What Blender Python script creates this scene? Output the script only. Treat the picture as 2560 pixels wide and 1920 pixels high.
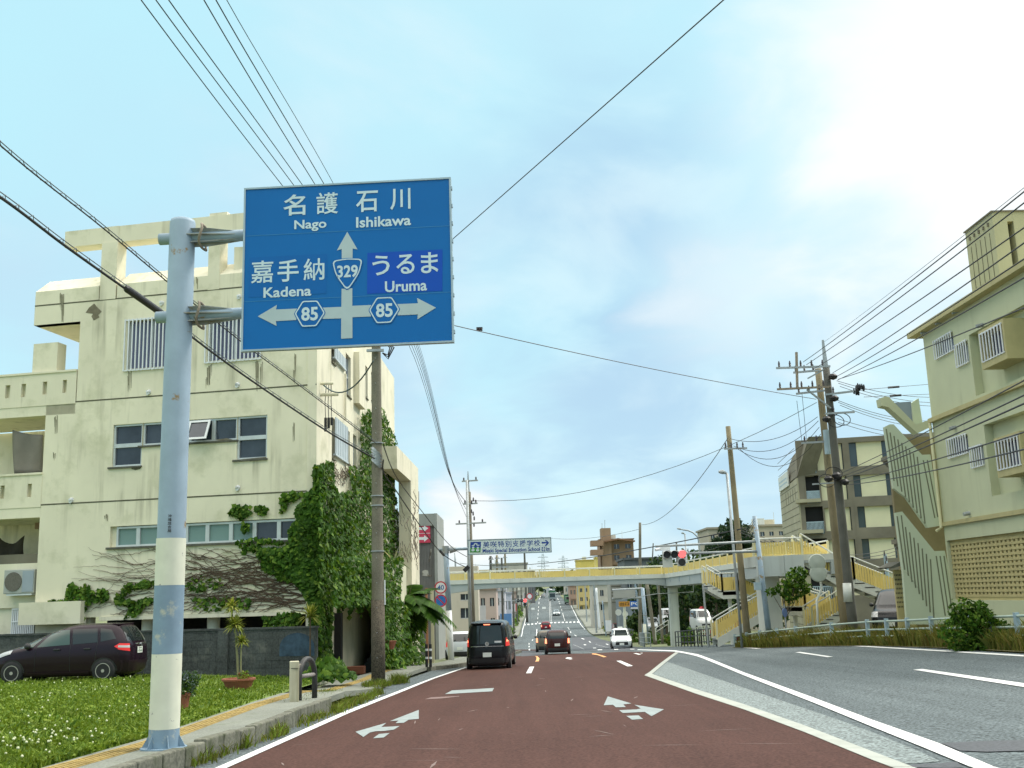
import bpy, math, random
import numpy as np
from mathutils import Vector

random.seed(7); RNG = np.random.default_rng(11)
for o in list(bpy.data.objects): bpy.data.objects.remove(o)
SC = bpy.context.scene
COL = SC.collection

# ------------------------------------------------------------------ camera
F = 2650.0                       # focal length in pixels of a 2560 wide picture
PITCH = math.radians(11.3); ROLL = math.radians(1.77); EYE = 1.4
_cp, _sp, _cr, _sr = math.cos(PITCH), math.sin(PITCH), math.cos(ROLL), math.sin(ROLL)
FW = Vector((0, _cp, _sp)); _r0 = Vector((1, 0, 0)); _u0 = Vector((0, -_sp, _cp))
RT = _r0 * _cr - _u0 * _sr; UP = _u0 * _cr + _r0 * _sr
cd = bpy.data.cameras.new("camera"); cam = bpy.data.objects.new("camera", cd); COL.objects.link(cam)
cd.sensor_fit = 'HORIZONTAL'; cd.sensor_width = 36.0; cd.lens = 36.0 * F / 2560.0
cd.clip_start = 0.05; cd.clip_end = 12000
from mathutils import Matrix
cam.matrix_world = Matrix(((RT.x, UP.x, -FW.x, 0), (RT.y, UP.y, -FW.y, 0), (RT.z, UP.z, -FW.z, EYE), (0, 0, 0, 1)))
SC.camera = cam

def ray(x, y):
    return FW + RT * ((x - 1280) / F) - UP * ((y - 960) / F)
def P(x, y, D):
    d = ray(x, y); k = D / d.y
    return Vector((d.x * k, D, EYE + d.z * k))

# ------------------------------------------------------------------ world, sun, exposure
SUN_EL, SUN_AZ = math.radians(48), math.radians(62)     # azimuth from +Y towards +X
SUN_DIR = Vector((math.sin(SUN_AZ) * math.cos(SUN_EL), math.cos(SUN_AZ) * math.cos(SUN_EL), math.sin(SUN_EL)))
SC.view_settings.view_transform = 'Standard'; SC.view_settings.look = 'None'
SC.view_settings.exposure = 0.10; SC.view_settings.gamma = 1.0
W = bpy.data.worlds.new("World"); SC.world = W; W.use_nodes = True
nt = W.node_tree; nt.nodes.clear(); N = nt.nodes; L = nt.links
def nd(t, **k):
    n = N.new(t)
    for a, b in k.items(): setattr(n, a, b)
    return n
def mathn(op, a, b=None, c=None):
    n = nd('ShaderNodeMath', operation=op)
    for i, v in enumerate((a, b, c)):
        if v is None: continue
        if isinstance(v, (int, float)): n.inputs[i].default_value = v
        else: L.new(v, n.inputs[i])
    return n.outputs[0]
def smap(v, a, b, lo=0.0, hi=1.0):
    n = nd('ShaderNodeMapRange', interpolation_type='SMOOTHSTEP')
    L.new(v, n.inputs[0]); n.inputs[1].default_value = a; n.inputs[2].default_value = b
    n.inputs[3].default_value = lo; n.inputs[4].default_value = hi
    return n.outputs[0]
def mixc(f, a, b):
    n = nd('ShaderNodeMix', data_type='RGBA'); n.clamp_factor = True
    L.new(f, n.inputs[0])
    for i, v in ((6, a), (7, b)):
        if isinstance(v, tuple): n.inputs[i].default_value = (*v, 1)
        else: L.new(v, n.inputs[i])
    return n.outputs[2]
tc = nd('ShaderNodeTexCoord'); nrm = nd('ShaderNodeVectorMath', operation='NORMALIZE'); L.new(tc.outputs['Generated'], nrm.inputs[0])
D0 = nrm.outputs[0]
sep = nd('ShaderNodeSeparateXYZ'); L.new(D0, sep.inputs[0])
Z = mathn('MAXIMUM', sep.outputs[2], 0.0)
inv = mathn('DIVIDE', 1.0, mathn('ADD', Z, 0.30))
cmb = nd('ShaderNodeCombineXYZ')
L.new(mathn('MULTIPLY', sep.outputs[0], inv), cmb.inputs[0]); L.new(mathn('MULTIPLY', sep.outputs[1], inv), cmb.inputs[1])
def noise(vec, scale, detail, rough, off=(0, 0, 0), dist=0.0):
    m = nd('ShaderNodeMapping'); L.new(vec, m.inputs[0]); m.inputs[1].default_value = off
    n = nd('ShaderNodeTexNoise'); L.new(m.outputs[0], n.inputs[0])
    n.inputs['Scale'].default_value = scale; n.inputs['Detail'].default_value = detail
    n.inputs['Roughness'].default_value = rough; n.inputs['Distortion'].default_value = dist
    return n.outputs[0]
n1 = noise(cmb.outputs[0], 1.5, 5, .50, (3.1, 1.7, .4), .3)
n2 = noise(cmb.outputs[0], 3.2, 6, .52, (7.3, 4.4, 1.0), .4)
n3 = noise(D0, 3.0, 3, .5, (1.3, 2.4, .2))
def blob(px, py, c0, c1, wob=0.10):          # a soft patch of the sky round a direction, edge broken up by noise
    d = ray(px, py).normalized()
    dp = nd('ShaderNodeVectorMath', operation='DOT_PRODUCT'); L.new(D0, dp.inputs[0]); dp.inputs[1].default_value = d
    ang = mathn('ARCCOSINE', mathn('MINIMUM', dp.outputs['Value'], 0.99999))
    ang = mathn('ADD', ang, mathn('MULTIPLY', mathn('SUBTRACT', n2, .5), wob * 3))
    return smap(ang, math.radians(c1), math.radians(c0))
sky = nd('ShaderNodeTexSky', sky_type='NISHITA'); sky.sun_disc = False
sky.sun_elevation = SUN_EL; sky.sun_rotation = SUN_AZ
base = mixc(smap(Z, 0.0, .22), (.72, .93, .99), (.55, .88, .98))
col = mixc(smap(n1, .36, .66), base, (.55, .78, .92))               # grey blue undersides
col = mixc(mathn('MULTIPLY', blob(1560, 560, 1, 11), .9), col, (.46, .70, .88))
col = mixc(mathn('MULTIPLY', blob(1640, 1010, 1, 8.5), .85), col, (.47, .69, .87))
col = mixc(mathn('MULTIPLY', blob(1250, 1230, .5, 5), .6), col, (.50, .71, .88))
col = mixc(mathn('MULTIPLY', smap(n2, .46, .74), .50), col, (.78, .95, 1.0))
col = mixc(blob(2500, 300, 5, 16, .13), col, (1.02, 1.06, 1.06))
col = mixc(mathn('MULTIPLY', blob(1850, 720, 1, 7), .55), col, (.90, .99, 1.0))
col = mixc(mathn('MULTIPLY', blob(1180, 1300, .6, 3.2, .05), .9), col, (.98, 1.0, 1.0))
col = mixc(mathn('MULTIPLY', blob(250, 250, 3, 12), .55), col, (.52, .90, 1.0))
col = mixc(smap(Z, .055, 0.0), col, (.90, .98, 1.0))
# the overcast sky is brightest overhead and round the hidden sun
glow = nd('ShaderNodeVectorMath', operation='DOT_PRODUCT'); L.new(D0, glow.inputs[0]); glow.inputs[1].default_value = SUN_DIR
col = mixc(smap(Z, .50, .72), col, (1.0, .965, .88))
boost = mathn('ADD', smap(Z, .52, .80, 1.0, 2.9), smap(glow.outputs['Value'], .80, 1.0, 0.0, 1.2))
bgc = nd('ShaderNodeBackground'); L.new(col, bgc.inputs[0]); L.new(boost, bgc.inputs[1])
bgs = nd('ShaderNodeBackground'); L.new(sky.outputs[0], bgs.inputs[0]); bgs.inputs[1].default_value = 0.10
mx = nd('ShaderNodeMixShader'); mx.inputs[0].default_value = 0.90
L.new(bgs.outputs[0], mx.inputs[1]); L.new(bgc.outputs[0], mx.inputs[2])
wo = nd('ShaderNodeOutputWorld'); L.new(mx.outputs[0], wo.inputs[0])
sl = bpy.data.lights.new("sun", 'SUN'); sl.energy = 2.2; sl.angle = math.radians(10); sl.color = (1.0, .95, .86)
sun = bpy.data.objects.new("sun", sl); COL.objects.link(sun)
sun.rotation_euler = SUN_DIR.to_track_quat('Z', 'Y').to_euler()
SC.cycles.max_bounces = 5; SC.cycles.diffuse_bounces = 3; SC.cycles.glossy_bounces = 3; SC.cycles.transparent_max_bounces = 8
SC.cycles.use_adaptive_sampling = True; SC.cycles.adaptive_threshold = 0.02
SC.cycles.use_denoising = True

# ------------------------------------------------------------------ materials
def _base(name):
    m = bpy.data.materials.new(name); m.use_nodes = True
    t = m.node_tree; b = t.nodes['Principled BSDF']
    return m, t, b
def _tex(t, scale, detail=4, rough=.55, stretch=(1, 1, 1), world=True):
    g = t.nodes.new('ShaderNodeNewGeometry') if world else t.nodes.new('ShaderNodeTexCoord')
    mp = t.nodes.new('ShaderNodeMapping'); t.links.new(g.outputs['Position' if world else 'Object'], mp.inputs[0]); mp.inputs[3].default_value = stretch
    n = t.nodes.new('ShaderNodeTexNoise'); t.links.new(mp.outputs[0], n.inputs[0])
    n.inputs['Scale'].default_value = scale; n.inputs['Detail'].default_value = detail; n.inputs['Roughness'].default_value = rough
    return n.outputs[0]
def _ramp(t, f, stops):
    r = t.nodes.new('ShaderNodeValToRGB'); t.links.new(f, r.inputs[0])
    e = r.color_ramp.elements
    while len(e) < len(stops): e.new(.5)
    for q, (p, c) in zip(e, stops): q.position = p; q.color = (*c, 1)
    return r.outputs[0]
def _mix(t, f, a, b, mode='MIX'):
    n = t.nodes.new('ShaderNodeMix'); n.data_type = 'RGBA'; n.blend_type = mode
    for i, v in ((0, f), (6, a), (7, b)):
        if isinstance(v, (int, float)): n.inputs[i].default_value = v
        elif isinstance(v, tuple): n.inputs[i].default_value = (*v, 1)
        else: t.links.new(v, n.inputs[i])
    return n.outputs[2]
def _bump(t, b, f, s, d=.02):
    n = t.nodes.new('ShaderNodeBump'); n.inputs['Strength'].default_value = s; n.inputs['Distance'].default_value = d
    t.links.new(f, n.inputs['Height']); t.links.new(n.outputs[0], b.inputs['Normal'])
def sc3(c, k): return tuple(min(1, v * k) for v in c)
def streak(m, lo=.80, hi=1.22, st=(2.2, .05, 1), scale=1.0, off=.5):
    t = m.node_tree; b = t.nodes['Principled BSDF']; src = b.inputs['Base Color'].links[0].from_socket
    r = t.nodes.new('ShaderNodeMapRange'); t.links.new(_tex(t, scale, 4, .6, st), r.inputs[0]); r.inputs[1].default_value = .3; r.inputs[2].default_value = .7; r.inputs[3].default_value = lo; r.inputs[4].default_value = hi
    v = t.nodes.new('ShaderNodeVectorMath'); v.operation = 'SCALE'; t.links.new(src, v.inputs[0]); t.links.new(r.outputs[0], v.inputs['Scale']); t.links.new(v.outputs[0], b.inputs['Base Color']); return m
def mat(name, c, rough=.7, var=.18, scale=2.0, metal=0.0, fine=0.0, fscale=60, bump=0.0, stain=None, spec=None, coat=0.0, patch=None):
    """plain weathered surface: broad blotches, optional fine grain, optional vertical run-off stains, optional worn patches"""
    m, t, b = _base(name)
    col = _ramp(t, _tex(t, scale), [(.3, sc3(c, 1 - var)), (.7, sc3(c, 1 + var))])
    if fine:
        f = _tex(t, fscale, 3, .6)
        col = _mix(t, fine, col, _ramp(t, f, [(.40, sc3(c, .28)), (.60, sc3(c, 1.9))]))
        if bump: _bump(t, b, f, bump, .01)
    elif bump: _bump(t, b, _tex(t, fscale, 3, .6), bump, .01)
    if stain:
        sc_, amt = stain
        f = _tex(t, 1.0, 5, .6, (2.6, 2.6, .16)); g = _tex(t, .55, 3, .5)
        k = t.nodes.new('ShaderNodeMath'); k.operation = 'MULTIPLY'
        r1 = t.nodes.new('ShaderNodeMapRange'); t.links.new(f, r1.inputs[0]); r1.inputs[1].default_value = .52; r1.inputs[2].default_value = .74
        r2 = t.nodes.new('ShaderNodeMapRange'); t.links.new(g, r2.inputs[0]); r2.inputs[1].default_value = .40; r2.inputs[2].default_value = .66; r2.inputs[4].default_value = amt
        t.links.new(r1.outputs[0], k.inputs[0]); t.links.new(r2.outputs[0], k.inputs[1])
        col = _mix(t, k.outputs[0], col, sc_)
    if patch:
        pc, lo, hi, ps = patch
        r = t.nodes.new('ShaderNodeMapRange'); t.links.new(_tex(t, ps, 5, .65), r.inputs[0]); r.inputs[1].default_value = lo; r.inputs[2].default_value = hi
        col = _mix(t, r.outputs[0], col, pc)
    t.links.new(col, b.inputs['Base Color'])
    b.inputs['Roughness'].default_value = rough; b.inputs['Metallic'].default_value = metal
    if spec is not None: b.inputs['Specular IOR Level'].default_value = spec
    if coat: b.inputs['Coat Weight'].default_value = coat; b.inputs['Coat Roughness'].default_value = .06
    return m
def glass(name, c, rough=.06):
    m, t, b = _base(name); b.inputs['Base Color'].default_value = (*c, 1); b.inputs['Roughness'].default_value = rough
    b.inputs['Specular IOR Level'].default_value = .6
    return m
def lamp(name, c, s, base=(.3, .02, .02)):
    m, t, b = _base(name); b.inputs['Base Color'].default_value = (*base, 1)
    b.inputs['Emission Color'].default_value = (*c, 1); b.inputs['Emission Strength'].default_value = s; b.inputs['Roughness'].default_value = .3
    return m
def leafmat(name, c, var=.25):
    m, t, b = _base(name)
    col = _ramp(t, _tex(t, 1.4, 3), [(.3, sc3(c, 1 - var)), (.7, sc3(c, 1 + var))])
    t.links.new(col, b.inputs['Base Color']); b.inputs['Roughness'].default_value = .55; b.inputs['Specular IOR Level'].default_value = .12
    tr = t.nodes.new('ShaderNodeBsdfTranslucent'); t.links.new(_mix(t, 1.0, col, (1.3, 1.2, .5), 'MULTIPLY'), tr.inputs[0])
    mx = t.nodes.new('ShaderNodeMixShader'); mx.inputs[0].default_value = .22
    o = t.nodes['Material Output']
    t.links.new(b.outputs[0], mx.inputs[1]); t.links.new(tr.outputs[0], mx.inputs[2]); t.links.new(mx.outputs[0], o.inputs[0])
    return m
M = {}
def mk():
    M['asphalt'] = mat('asphalt', (.094, .113, .119), .85, .10, .35, fine=.66, fscale=26, bump=.3, spec=.15); streak(M['asphalt'], .86, 1.14, (1.4, .06, 1))
    M['asphalt_far'] = mat('asphalt_far', (.125, .135, .142), .8, .14, .06)
    M['asphalt_new'] = mat('asphalt_new', (.062, .068, .078), .8, .12, .4, fine=.25, fscale=30, bump=.2)
    M['red'] = mat('red_paving', (.066, .0325, .0265), .85, .10, .4, fine=.34, fscale=28, bump=.15, spec=.12, patch=((.095, .06, .052), .66, .80, 1.2)); streak(M['red'], .88, 1.12, (1.2, .03, 1)); streak(M['red'], .97, 1.12, (6, .25, 1), 1.0)
    M['pale_gravel'] = mat('pale_paving', (.155, .185, .185), .85, .12, .8, fine=.75, fscale=24, bump=.2)
    M['white_paint'] = mat('white_road_paint', (.70, .71, .70), .6, .05, 2, patch=((.42, .43, .43), .60, .74, 6))
    M['cream_paint'] = mat('worn_road_paint', (.36, .38, .34), .7, .12, 3, patch=((.30, .30, .28), .60, .70, 12))
    M['worn_paint'] = mat('old_road_paint', (.25, .29, .29), .7, .12, 4, patch=((.20, .16, .15), .58, .70, 9))
    M['orange_paint'] = mat('orange_road_paint', (.75, .36, .12), .6, .1, 3)
    M['pavement'] = mat('pavement_concrete', (.175, .185, .155), .9, .2, 1.1, fine=.25, fscale=40, bump=.2, patch=((.10, .12, .07), .56, .72, 2.2))
    M['kerb'] = mat('kerb_stone', (.13, .13, .10), .95, .35, 2.0, fine=.3, fscale=22, bump=.4, patch=((.06, .07, .035), .5, .7, 3))
    M['tactile'] = mat('tactile_yellow', (.31, .225, .07), .85, .25, 3)
    M['ground'] = mat('ground', (.13, .15, .07), .95, .3, .15)
    M['soil'] = mat('lawn_base', (.11, .165, .025), .95, .3, 1.2, bump=.3, fscale=25)
    M['cream'] = mat('cream_render', (.75, .70, .535), .85, .07, .6, stain=((.27, .25, .17), .95), bump=.05, fscale=30, patch=((.52, .50, .34), .54, .78, .9))
    M['cream_side'] = M['cream']
    M['stain'] = mat('mould_stain', (.10, .10, .08), .95, .3, 6)
    M['groove'] = mat('dark_groove', (.10, .095, .06), .9, .2, 3)
    M['alu'] = mat('window_aluminium', (.55, .58, .58), .4, .08, 3, metal=.3)
    M['white_bar'] = mat('white_bar', (.72, .74, .76), .5, .06, 3)
    M['pane'] = mat('window_pane', (.035, .045, .06), .06, .55, .9, spec=.6)
    M['pane_teal'] = glass('frosted_pane', (.16, .26, .24), .25)
    M['pane_blue'] = glass('curtained_pane', (.12, .13, .22), .2)
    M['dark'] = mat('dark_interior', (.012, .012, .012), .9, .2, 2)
    M['shutter'] = mat('grey_sheet', (.50, .56, .58), .5, .06, 2)
    M['block'] = mat('block_wall', (.062, .068, .066), .95, .45, 1.6, fine=.25, fscale=18, bump=.3, patch=((.16, .16, .14), .58, .75, 1.3))
    M['steel_pole'] = mat('blue_grey_steel', (.29, .38, .46), .55, .10, 3, patch=((.27, .19, .09), .615, .66, 2.4))
    M['galv'] = mat('galvanised_steel', (.33, .36, .37), .5, .15, 5, metal=.25)
    M['rust'] = mat('rusty_collar', (.24, .20, .15), .8, .3, 10)
    M['bandblue'] = mat('faded_blue_band', (.20, .29, .37), .7, .10, 5, patch=((.45, .46, .38), .60, .70, 4))
    M['bandcream'] = mat('peeling_cream_band', (.66, .67, .54), .7, .06, 5, patch=((.28, .27, .25), .66, .69, 6))
    M['signblue'] = mat('sign_blue', (.0, .135, .42), .35, .05, .8, spec=.3)
    M['signblue2'] = mat('sign_blue_patch', (.002, .075, .46), .35, .05, 1, spec=.3)
    M['signblue3'] = mat('sign_blue_dark', (.0, .12, .40), .35, .05, 1, spec=.3)
    M['signwhite'] = mat('sign_white', (.56, .70, .74), .45, .05, 3)
    M['signgrey'] = mat('sign_arrow_grey', (.43, .53, .54), .45, .05, 3)
    M['signback'] = mat('sign_frame', (.35, .45, .50), .5, .1, 3, metal=.2)
    M['conc_pole'] = mat('concrete_pole', (.17, .155, .115), .9, .22, 1.4, stain=((.07, .065, .05), .6), fine=.15, fscale=25)
    M['conc_pole_brown'] = mat('brown_concrete_pole', (.22, .185, .11), .9, .2, 1.2)
    M['conc_pole_dark'] = mat('dark_concrete_pole', (.10, .10, .085), .9, .2, 1.2)
    M['wire'] = mat('cable_black', (.014, .014, .016), .6, .1, 2)
    M['wire_grey'] = mat('cable_grey', (.10, .12, .13), .6, .1, 2)
    M['ins'] = mat('insulator', (.05, .04, .045), .4, .2, 4)
    M['bridge_white'] = mat('bridge_white', (.60, .62, .57), .6, .07, .7, stain=((.28, .29, .26), .5))
    M['bridge_grey'] = mat('bridge_girder', (.36, .40, .40), .6, .06, .5, stain=((.30, .28, .24), .4))
    M['bridge_yellow'] = mat('railing_yellow', (.70, .54, .17), .6, .08, 1.5)
    M['bridge_cream'] = mat('railing_cream', (.68, .64, .40), .6, .06, 2)
    M['plaster_green'] = mat('pale_green_render', (.50, .52, .35), .9, .06, .5, stain=((.27, .27, .16), .35))
    M['ledge'] = mat('ochre_band', (.44, .39, .20), .85, .1, 1.5, stain=((.22, .2, .1), .4))
    M['mint'] = mat('mint_render', (.49, .55, .41), .9, .06, .5)
    M['screen'] = mat('ochre_screen_block', (.46, .39, .19), .9, .08, 2)
    M['old_conc'] = mat('old_concrete', (.17, .155, .115), .95, .25, .5, stain=((.08, .075, .055), .7))
    M['cream_panel'] = mat('cream_panel', (.66, .63, .42), .8, .05, 1)
    M['tile'] = mat('tile_cladding', (.34, .32, .22), .8, .12, .8)
    M['plate'] = mat('number_plate', (.75, .77, .72), .5, .03, 4)
    M['ink'] = mat('plate_ink', (.02, .10, .06), .6, .1, 4)
    M['tyre'] = mat('tyre', (.018, .018, .019), .85, .15, 8)
    M['rim'] = mat('wheel_rim', (.42, .40, .36), .4, .12, 6, metal=.2)
    M['carglass'] = glass('car_glass', (.015, .02, .022), .03)
    M['carglass_green'] = glass('tinted_car_glass', (.05, .085, .075), .04)
    M['black_plastic'] = mat('black_plastic', (.02, .02, .022), .55, .15, 5)
    M['chrome'] = mat('chrome_strip', (.7, .72, .74), .18, .04, 5, metal=.9)
    M['tail'] = lamp('tail_light', (1, .04, .03), .35, (.45, .02, .02))
    M['brake'] = lamp('brake_light', (1, .25, .12), 3.0)
    M['head'] = lamp('head_light', (1, .98, .9), 1.2, (.8, .8, .8))
    M['clear'] = glass('clear_lens', (.5, .5, .5), .1)
    M['terracotta'] = mat('terracotta', (.25, .085, .045), .85, .15, 4)
    M['bark'] = mat('bark', (.13, .105, .07), .95, .3, 5)
    M['stem'] = mat('vine_stem', (.10, .07, .045), .95, .3, 6)
    M['leaf1'] = leafmat('ivy_dark', (.034, .085, .009)); M['leaf2'] = leafmat('ivy_mid', (.058, .130, .013)); M['leaf3'] = leafmat('ivy_light', (.125, .205, .025))
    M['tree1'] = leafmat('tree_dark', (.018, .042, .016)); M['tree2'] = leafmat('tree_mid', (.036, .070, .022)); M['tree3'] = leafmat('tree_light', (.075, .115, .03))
    M['grass1'] = leafmat('grass_green', (.14, .21, .024)); M['grass2'] = leafmat('grass_light', (.20, .27, .04)); M['grass3'] = leafmat('grass_dark', (.075, .14, .018))
    M['dry1'] = leafmat('verge_olive', (.17, .18, .04)); M['dry2'] = leafmat('verge_brown', (.205, .165, .048)); M['dry3'] = leafmat('verge_green', (.10, .12, .025))
    M['yucca1'] = leafmat('yucca_green', (.19, .235, .04)); M['yucca2'] = leafmat('yucca_yellow', (.33, .34, .09))
    M['clover'] = mat('clover_white', (.62, .64, .42), .8, .1, 8)
    M['lav'] = leafmat('grey_blue_shoot', (.14, .18, .20))
    M['pine'] = leafmat('pine_needles', (.022, .050, .022))
mk()

# ------------------------------------------------------------------ mesh helper
class MB:
    def __init__(s): s.v = []; s.f = []; s.mi = []
    def add(s, pts, faces, m=0):
        o = len(s.v); s.v.extend(tuple(p) for p in pts)
        for f in faces: s.f.append(tuple(i + o for i in f)); s.mi.append(m)
    def poly(s, pts, m=0): s.add(pts, [tuple(range(len(pts)))], m)
    def obox(s, c, ax, ay, az, m=0):                       # centre and three half-axis vectors
        c = Vector(c); ax, ay, az = Vector(ax), Vector(ay), Vector(az)
        p = [c + ax * i + ay * j + az * k for k in (-1, 1) for j in (-1, 1) for i in (-1, 1)]
        s.add(p, [(0, 2, 3, 1), (4, 5, 7, 6), (0, 1, 5, 4), (2, 6, 7, 3), (0, 4, 6, 2), (1, 3, 7, 5)], m)
    def box(s, x0, x1, y0, y1, z0, z1, m=0):
        s.obox(((x0 + x1) / 2, (y0 + y1) / 2, (z0 + z1) / 2), ((x1 - x0) / 2, 0, 0), (0, (y1 - y0) / 2, 0), (0, 0, (z1 - z0) / 2), m)
    def beam(s, a, b, w, h, up=(0, 0, 1), m=0):
        a, b = Vector(a), Vector(b); d = (b - a); n = d.normalized()
        u = Vector(up); x = n.cross(u)
        if x.length < 1e-4: x = n.cross(Vector((0, 1, 0)))
        x.normalize(); y = x.cross(n).normalized()
        s.obox((a + b) / 2, d / 2, x * (w / 2), y * (h / 2), m)
    def prism(s, pts, vec, m=0):
        pts = [Vector(p) for p in pts]; vec = Vector(vec); n = len(pts)
        q = pts + [p + vec for p in pts]
        s.add(q, [tuple(range(n - 1, -1, -1)), tuple(range(n, 2 * n))] + [(i, (i + 1) % n, (i + 1) % n + n, i + n) for i in range(n)], m)
    def tube(s, pts, r, n=8, m=0, cap=True):
        pts = [Vector(p) for p in pts]; k = len(pts)
        rs = r if isinstance(r, (list, tuple)) else [r] * k
        o = len(s.v); prev = None
        for i, p in enumerate(pts):
            t = (pts[min(i + 1, k - 1)] - pts[max(i - 1, 0)]).normalized()
            if prev is None:
                a = Vector((0, 0, 1)) if abs(t.z) < .9 else Vector((1, 0, 0))
                x = t.cross(a).normalized()
            else:
                x = (prev - t * prev.dot(t))
                x = x.normalized() if x.length > 1e-6 else t.orthogonal().normalized()
            prev = x; y = t.cross(x)
            for j in range(n):
                a = 2 * math.pi * j / n
                s.v.append(tuple(p + x * (math.cos(a) * rs[i]) + y * (math.sin(a) * rs[i])))
        for i in range(k - 1):
            for j in range(n):
                s.f.append((o + i * n + j, o + i * n + (j + 1) % n, o + (i + 1) * n + (j + 1) % n, o + (i + 1) * n + j)); s.mi.append(m)
        if cap and n > 2:
            s.f.append(tuple(o + j for j in range(n - 1, -1, -1))); s.mi.append(m)
            s.f.append(tuple(o + (k - 1) * n + j for j in range(n))); s.mi.append(m)
    def lathe(s, prof, c=(0, 0, 0), n=16, axis='z', m=0):
        c = Vector(c); o = len(s.v); k = len(prof)
        for r, z in prof:
            for j in range(n):
                a = 2 * math.pi * j / n; x, y = r * math.cos(a), r * math.sin(a)
                q = (x, y, z) if axis == 'z' else ((z, x, y) if axis == 'x' else (x, z, y))
                s.v.append(tuple(c + Vector(q)))
        for i in range(k - 1):
            for j in range(n):
                s.f.append((o + i * n + j, o + i * n + (j + 1) % n, o + (i + 1) * n + (j + 1) % n, o + (i + 1) * n + j)); s.mi.append(m)
        s.f.append(tuple(o + j for j in range(n))); s.mi.append(m)
        s.f.append(tuple(o + (k - 1) * n + j for j in range(n))); s.mi.append(m)
    def leaves(s, c, nrm, size, nm=3, droop=None, aspect=.8, jit=.6):
        """leaf-shaped faces at points c (N,3), roughly facing nrm, tips pointing droop"""
        c = np.asarray(c, float); n = len(c)
        if n == 0: return
        nrm = np.asarray(nrm, float) + RNG.normal(0, jit, (n, 3)); nrm /= np.linalg.norm(nrm, axis=1)[:, None] + 1e-9
        d = (np.asarray(droop, float) if droop is not None else np.zeros(3)) + RNG.normal(0, .55 if droop is not None else 1, (n, 3))
        d -= nrm * (d * nrm).sum(1)[:, None]; d /= np.linalg.norm(d, axis=1)[:, None] + 1e-9
        w = np.cross(nrm, d)
        L_ = (np.asarray(size) * RNG.uniform(.5, 1.45, n))[:, None]
        fold = nrm * L_ * .12
        p = np.stack([c - d * L_ * .5, c + w * L_ * aspect * .5 - d * L_ * .05 - fold, c + d * L_ * .5, c - w * L_ * aspect * .5 - d * L_ * .05 - fold], 1)
        o = len(s.v); s.v.extend(map(tuple, p.reshape(-1, 3)))
        s.f.extend((o + 4 * i, o + 4 * i + 1, o + 4 * i + 2, o + 4 * i + 3) for i in range(n))
        s.mi.extend(RNG.choice(nm, n).tolist() if isinstance(nm, int) else RNG.choice(len(nm), n, p=nm).tolist())
    def blades(s, c, h, w, nm=3, lean=.35):
        c = np.asarray(c, float); n = len(c)
        if n == 0: return
        a = RNG.uniform(0, 2 * math.pi, n); u = np.stack([np.cos(a), np.sin(a), np.zeros(n)], 1)
        b = RNG.uniform(0, 2 * math.pi, n); le = np.stack([np.cos(b), np.sin(b), np.zeros(n)], 1)
        hh = (h * RNG.uniform(.5, 1.25, n))[:, None]; ww = w * RNG.uniform(.7, 1.3, n)[:, None]
        tip = c + np.array([0, 0, 1.0]) * hh + le * hh * lean * RNG.uniform(.3, 1.6, n)[:, None]
        mid = c + np.array([0, 0, .55]) * hh + le * hh * lean * .25
        p = np.stack([c - u * ww * .5, c + u * ww * .5, mid + u * ww * .4, tip, mid - u * ww * .4], 1)
        o = len(s.v); s.v.extend(map(tuple, p.reshape(-1, 3)))
        s.f.extend((o + 5 * i, o + 5 * i + 1, o + 5 * i + 2, o + 5 * i + 3, o + 5 * i + 4) for i in range(n))
        s.mi.extend(RNG.choice(nm, n).tolist() if isinstance(nm, int) else RNG.choice(len(nm), n, p=nm).tolist())
    def build(s, name, mats, parent=None, world=True, smooth=False, bevel=0.0):
        if not isinstance(mats, (list, tuple)): mats = [mats]
        me = bpy.data.meshes.new(name)
        v = s.v; loc = None
        if parent is not None and world:
            loc = WLOC.get(parent.name, Vector((0, 0, 0)))
        elif parent is None and v:
            a = np.array(v); loc = Vector(((a[:, 0].min() + a[:, 0].max()) / 2, (a[:, 1].min() + a[:, 1].max()) / 2, a[:, 2].min()))
        if loc is not None: v = (np.array(v) - np.array(loc)).tolist()
        me.from_pydata(v, [], s.f)
        for q in mats: me.materials.append(M[q] if isinstance(q, str) else q)
        if len(mats) > 1: me.polygons.foreach_set('material_index', s.mi)
        if smooth: me.polygons.foreach_set('use_smooth', [len(f) <= 4 for f in s.f])
        me.update()
        o = bpy.data.objects.new(name, me); COL.objects.link(o)
        if parent is not None: o.parent = parent; WLOC[o.name] = loc if world and loc is not None else Vector((0, 0, 0))
        else: o.location = loc if loc is not None else (0, 0, 0); WLOC[o.name] = Vector(o.location)
        if bevel:
            b = o.modifiers.new('bevel', 'BEVEL'); b.width = bevel; b.segments = 2; b.limit_method = 'ANGLE'
        return o
WLOC = {}
def thing(name, label, cat, loc=(0, 0, 0), rz=0.0, group=None):
    o = bpy.data.objects.new(name, None); COL.objects.link(o); o.empty_display_size = .3
    o.location = loc; o.rotation_euler = (0, 0, rz); o['label'] = label; o['category'] = cat
    if group: o['group'] = group
    WLOC[o.name] = Vector(loc)
    return o
def tag(o, label, cat, group=None, kind=None):
    o['label'] = label; o['category'] = cat
    if group: o['group'] = group
    if kind: o['kind'] = kind
    return o
def struct(o): o['kind'] = 'structure'; return o
def dup(root, loc, rz=0.0, label=None):
    r = root.copy(); COL.objects.link(r); r.location = loc; r.rotation_euler = (0, 0, rz); WLOC[r.name] = Vector(loc)
    if label: r['label'] = label
    def rec(a, b):
        for ch in list(a.children):
            c = ch.copy(); COL.objects.link(c); c.parent = b; rec(ch, c)
    rec(root, r)
    return r
def zc(ox, oy, s): return lambda x, y: (ox + x / s, oy + y / s)
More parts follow.
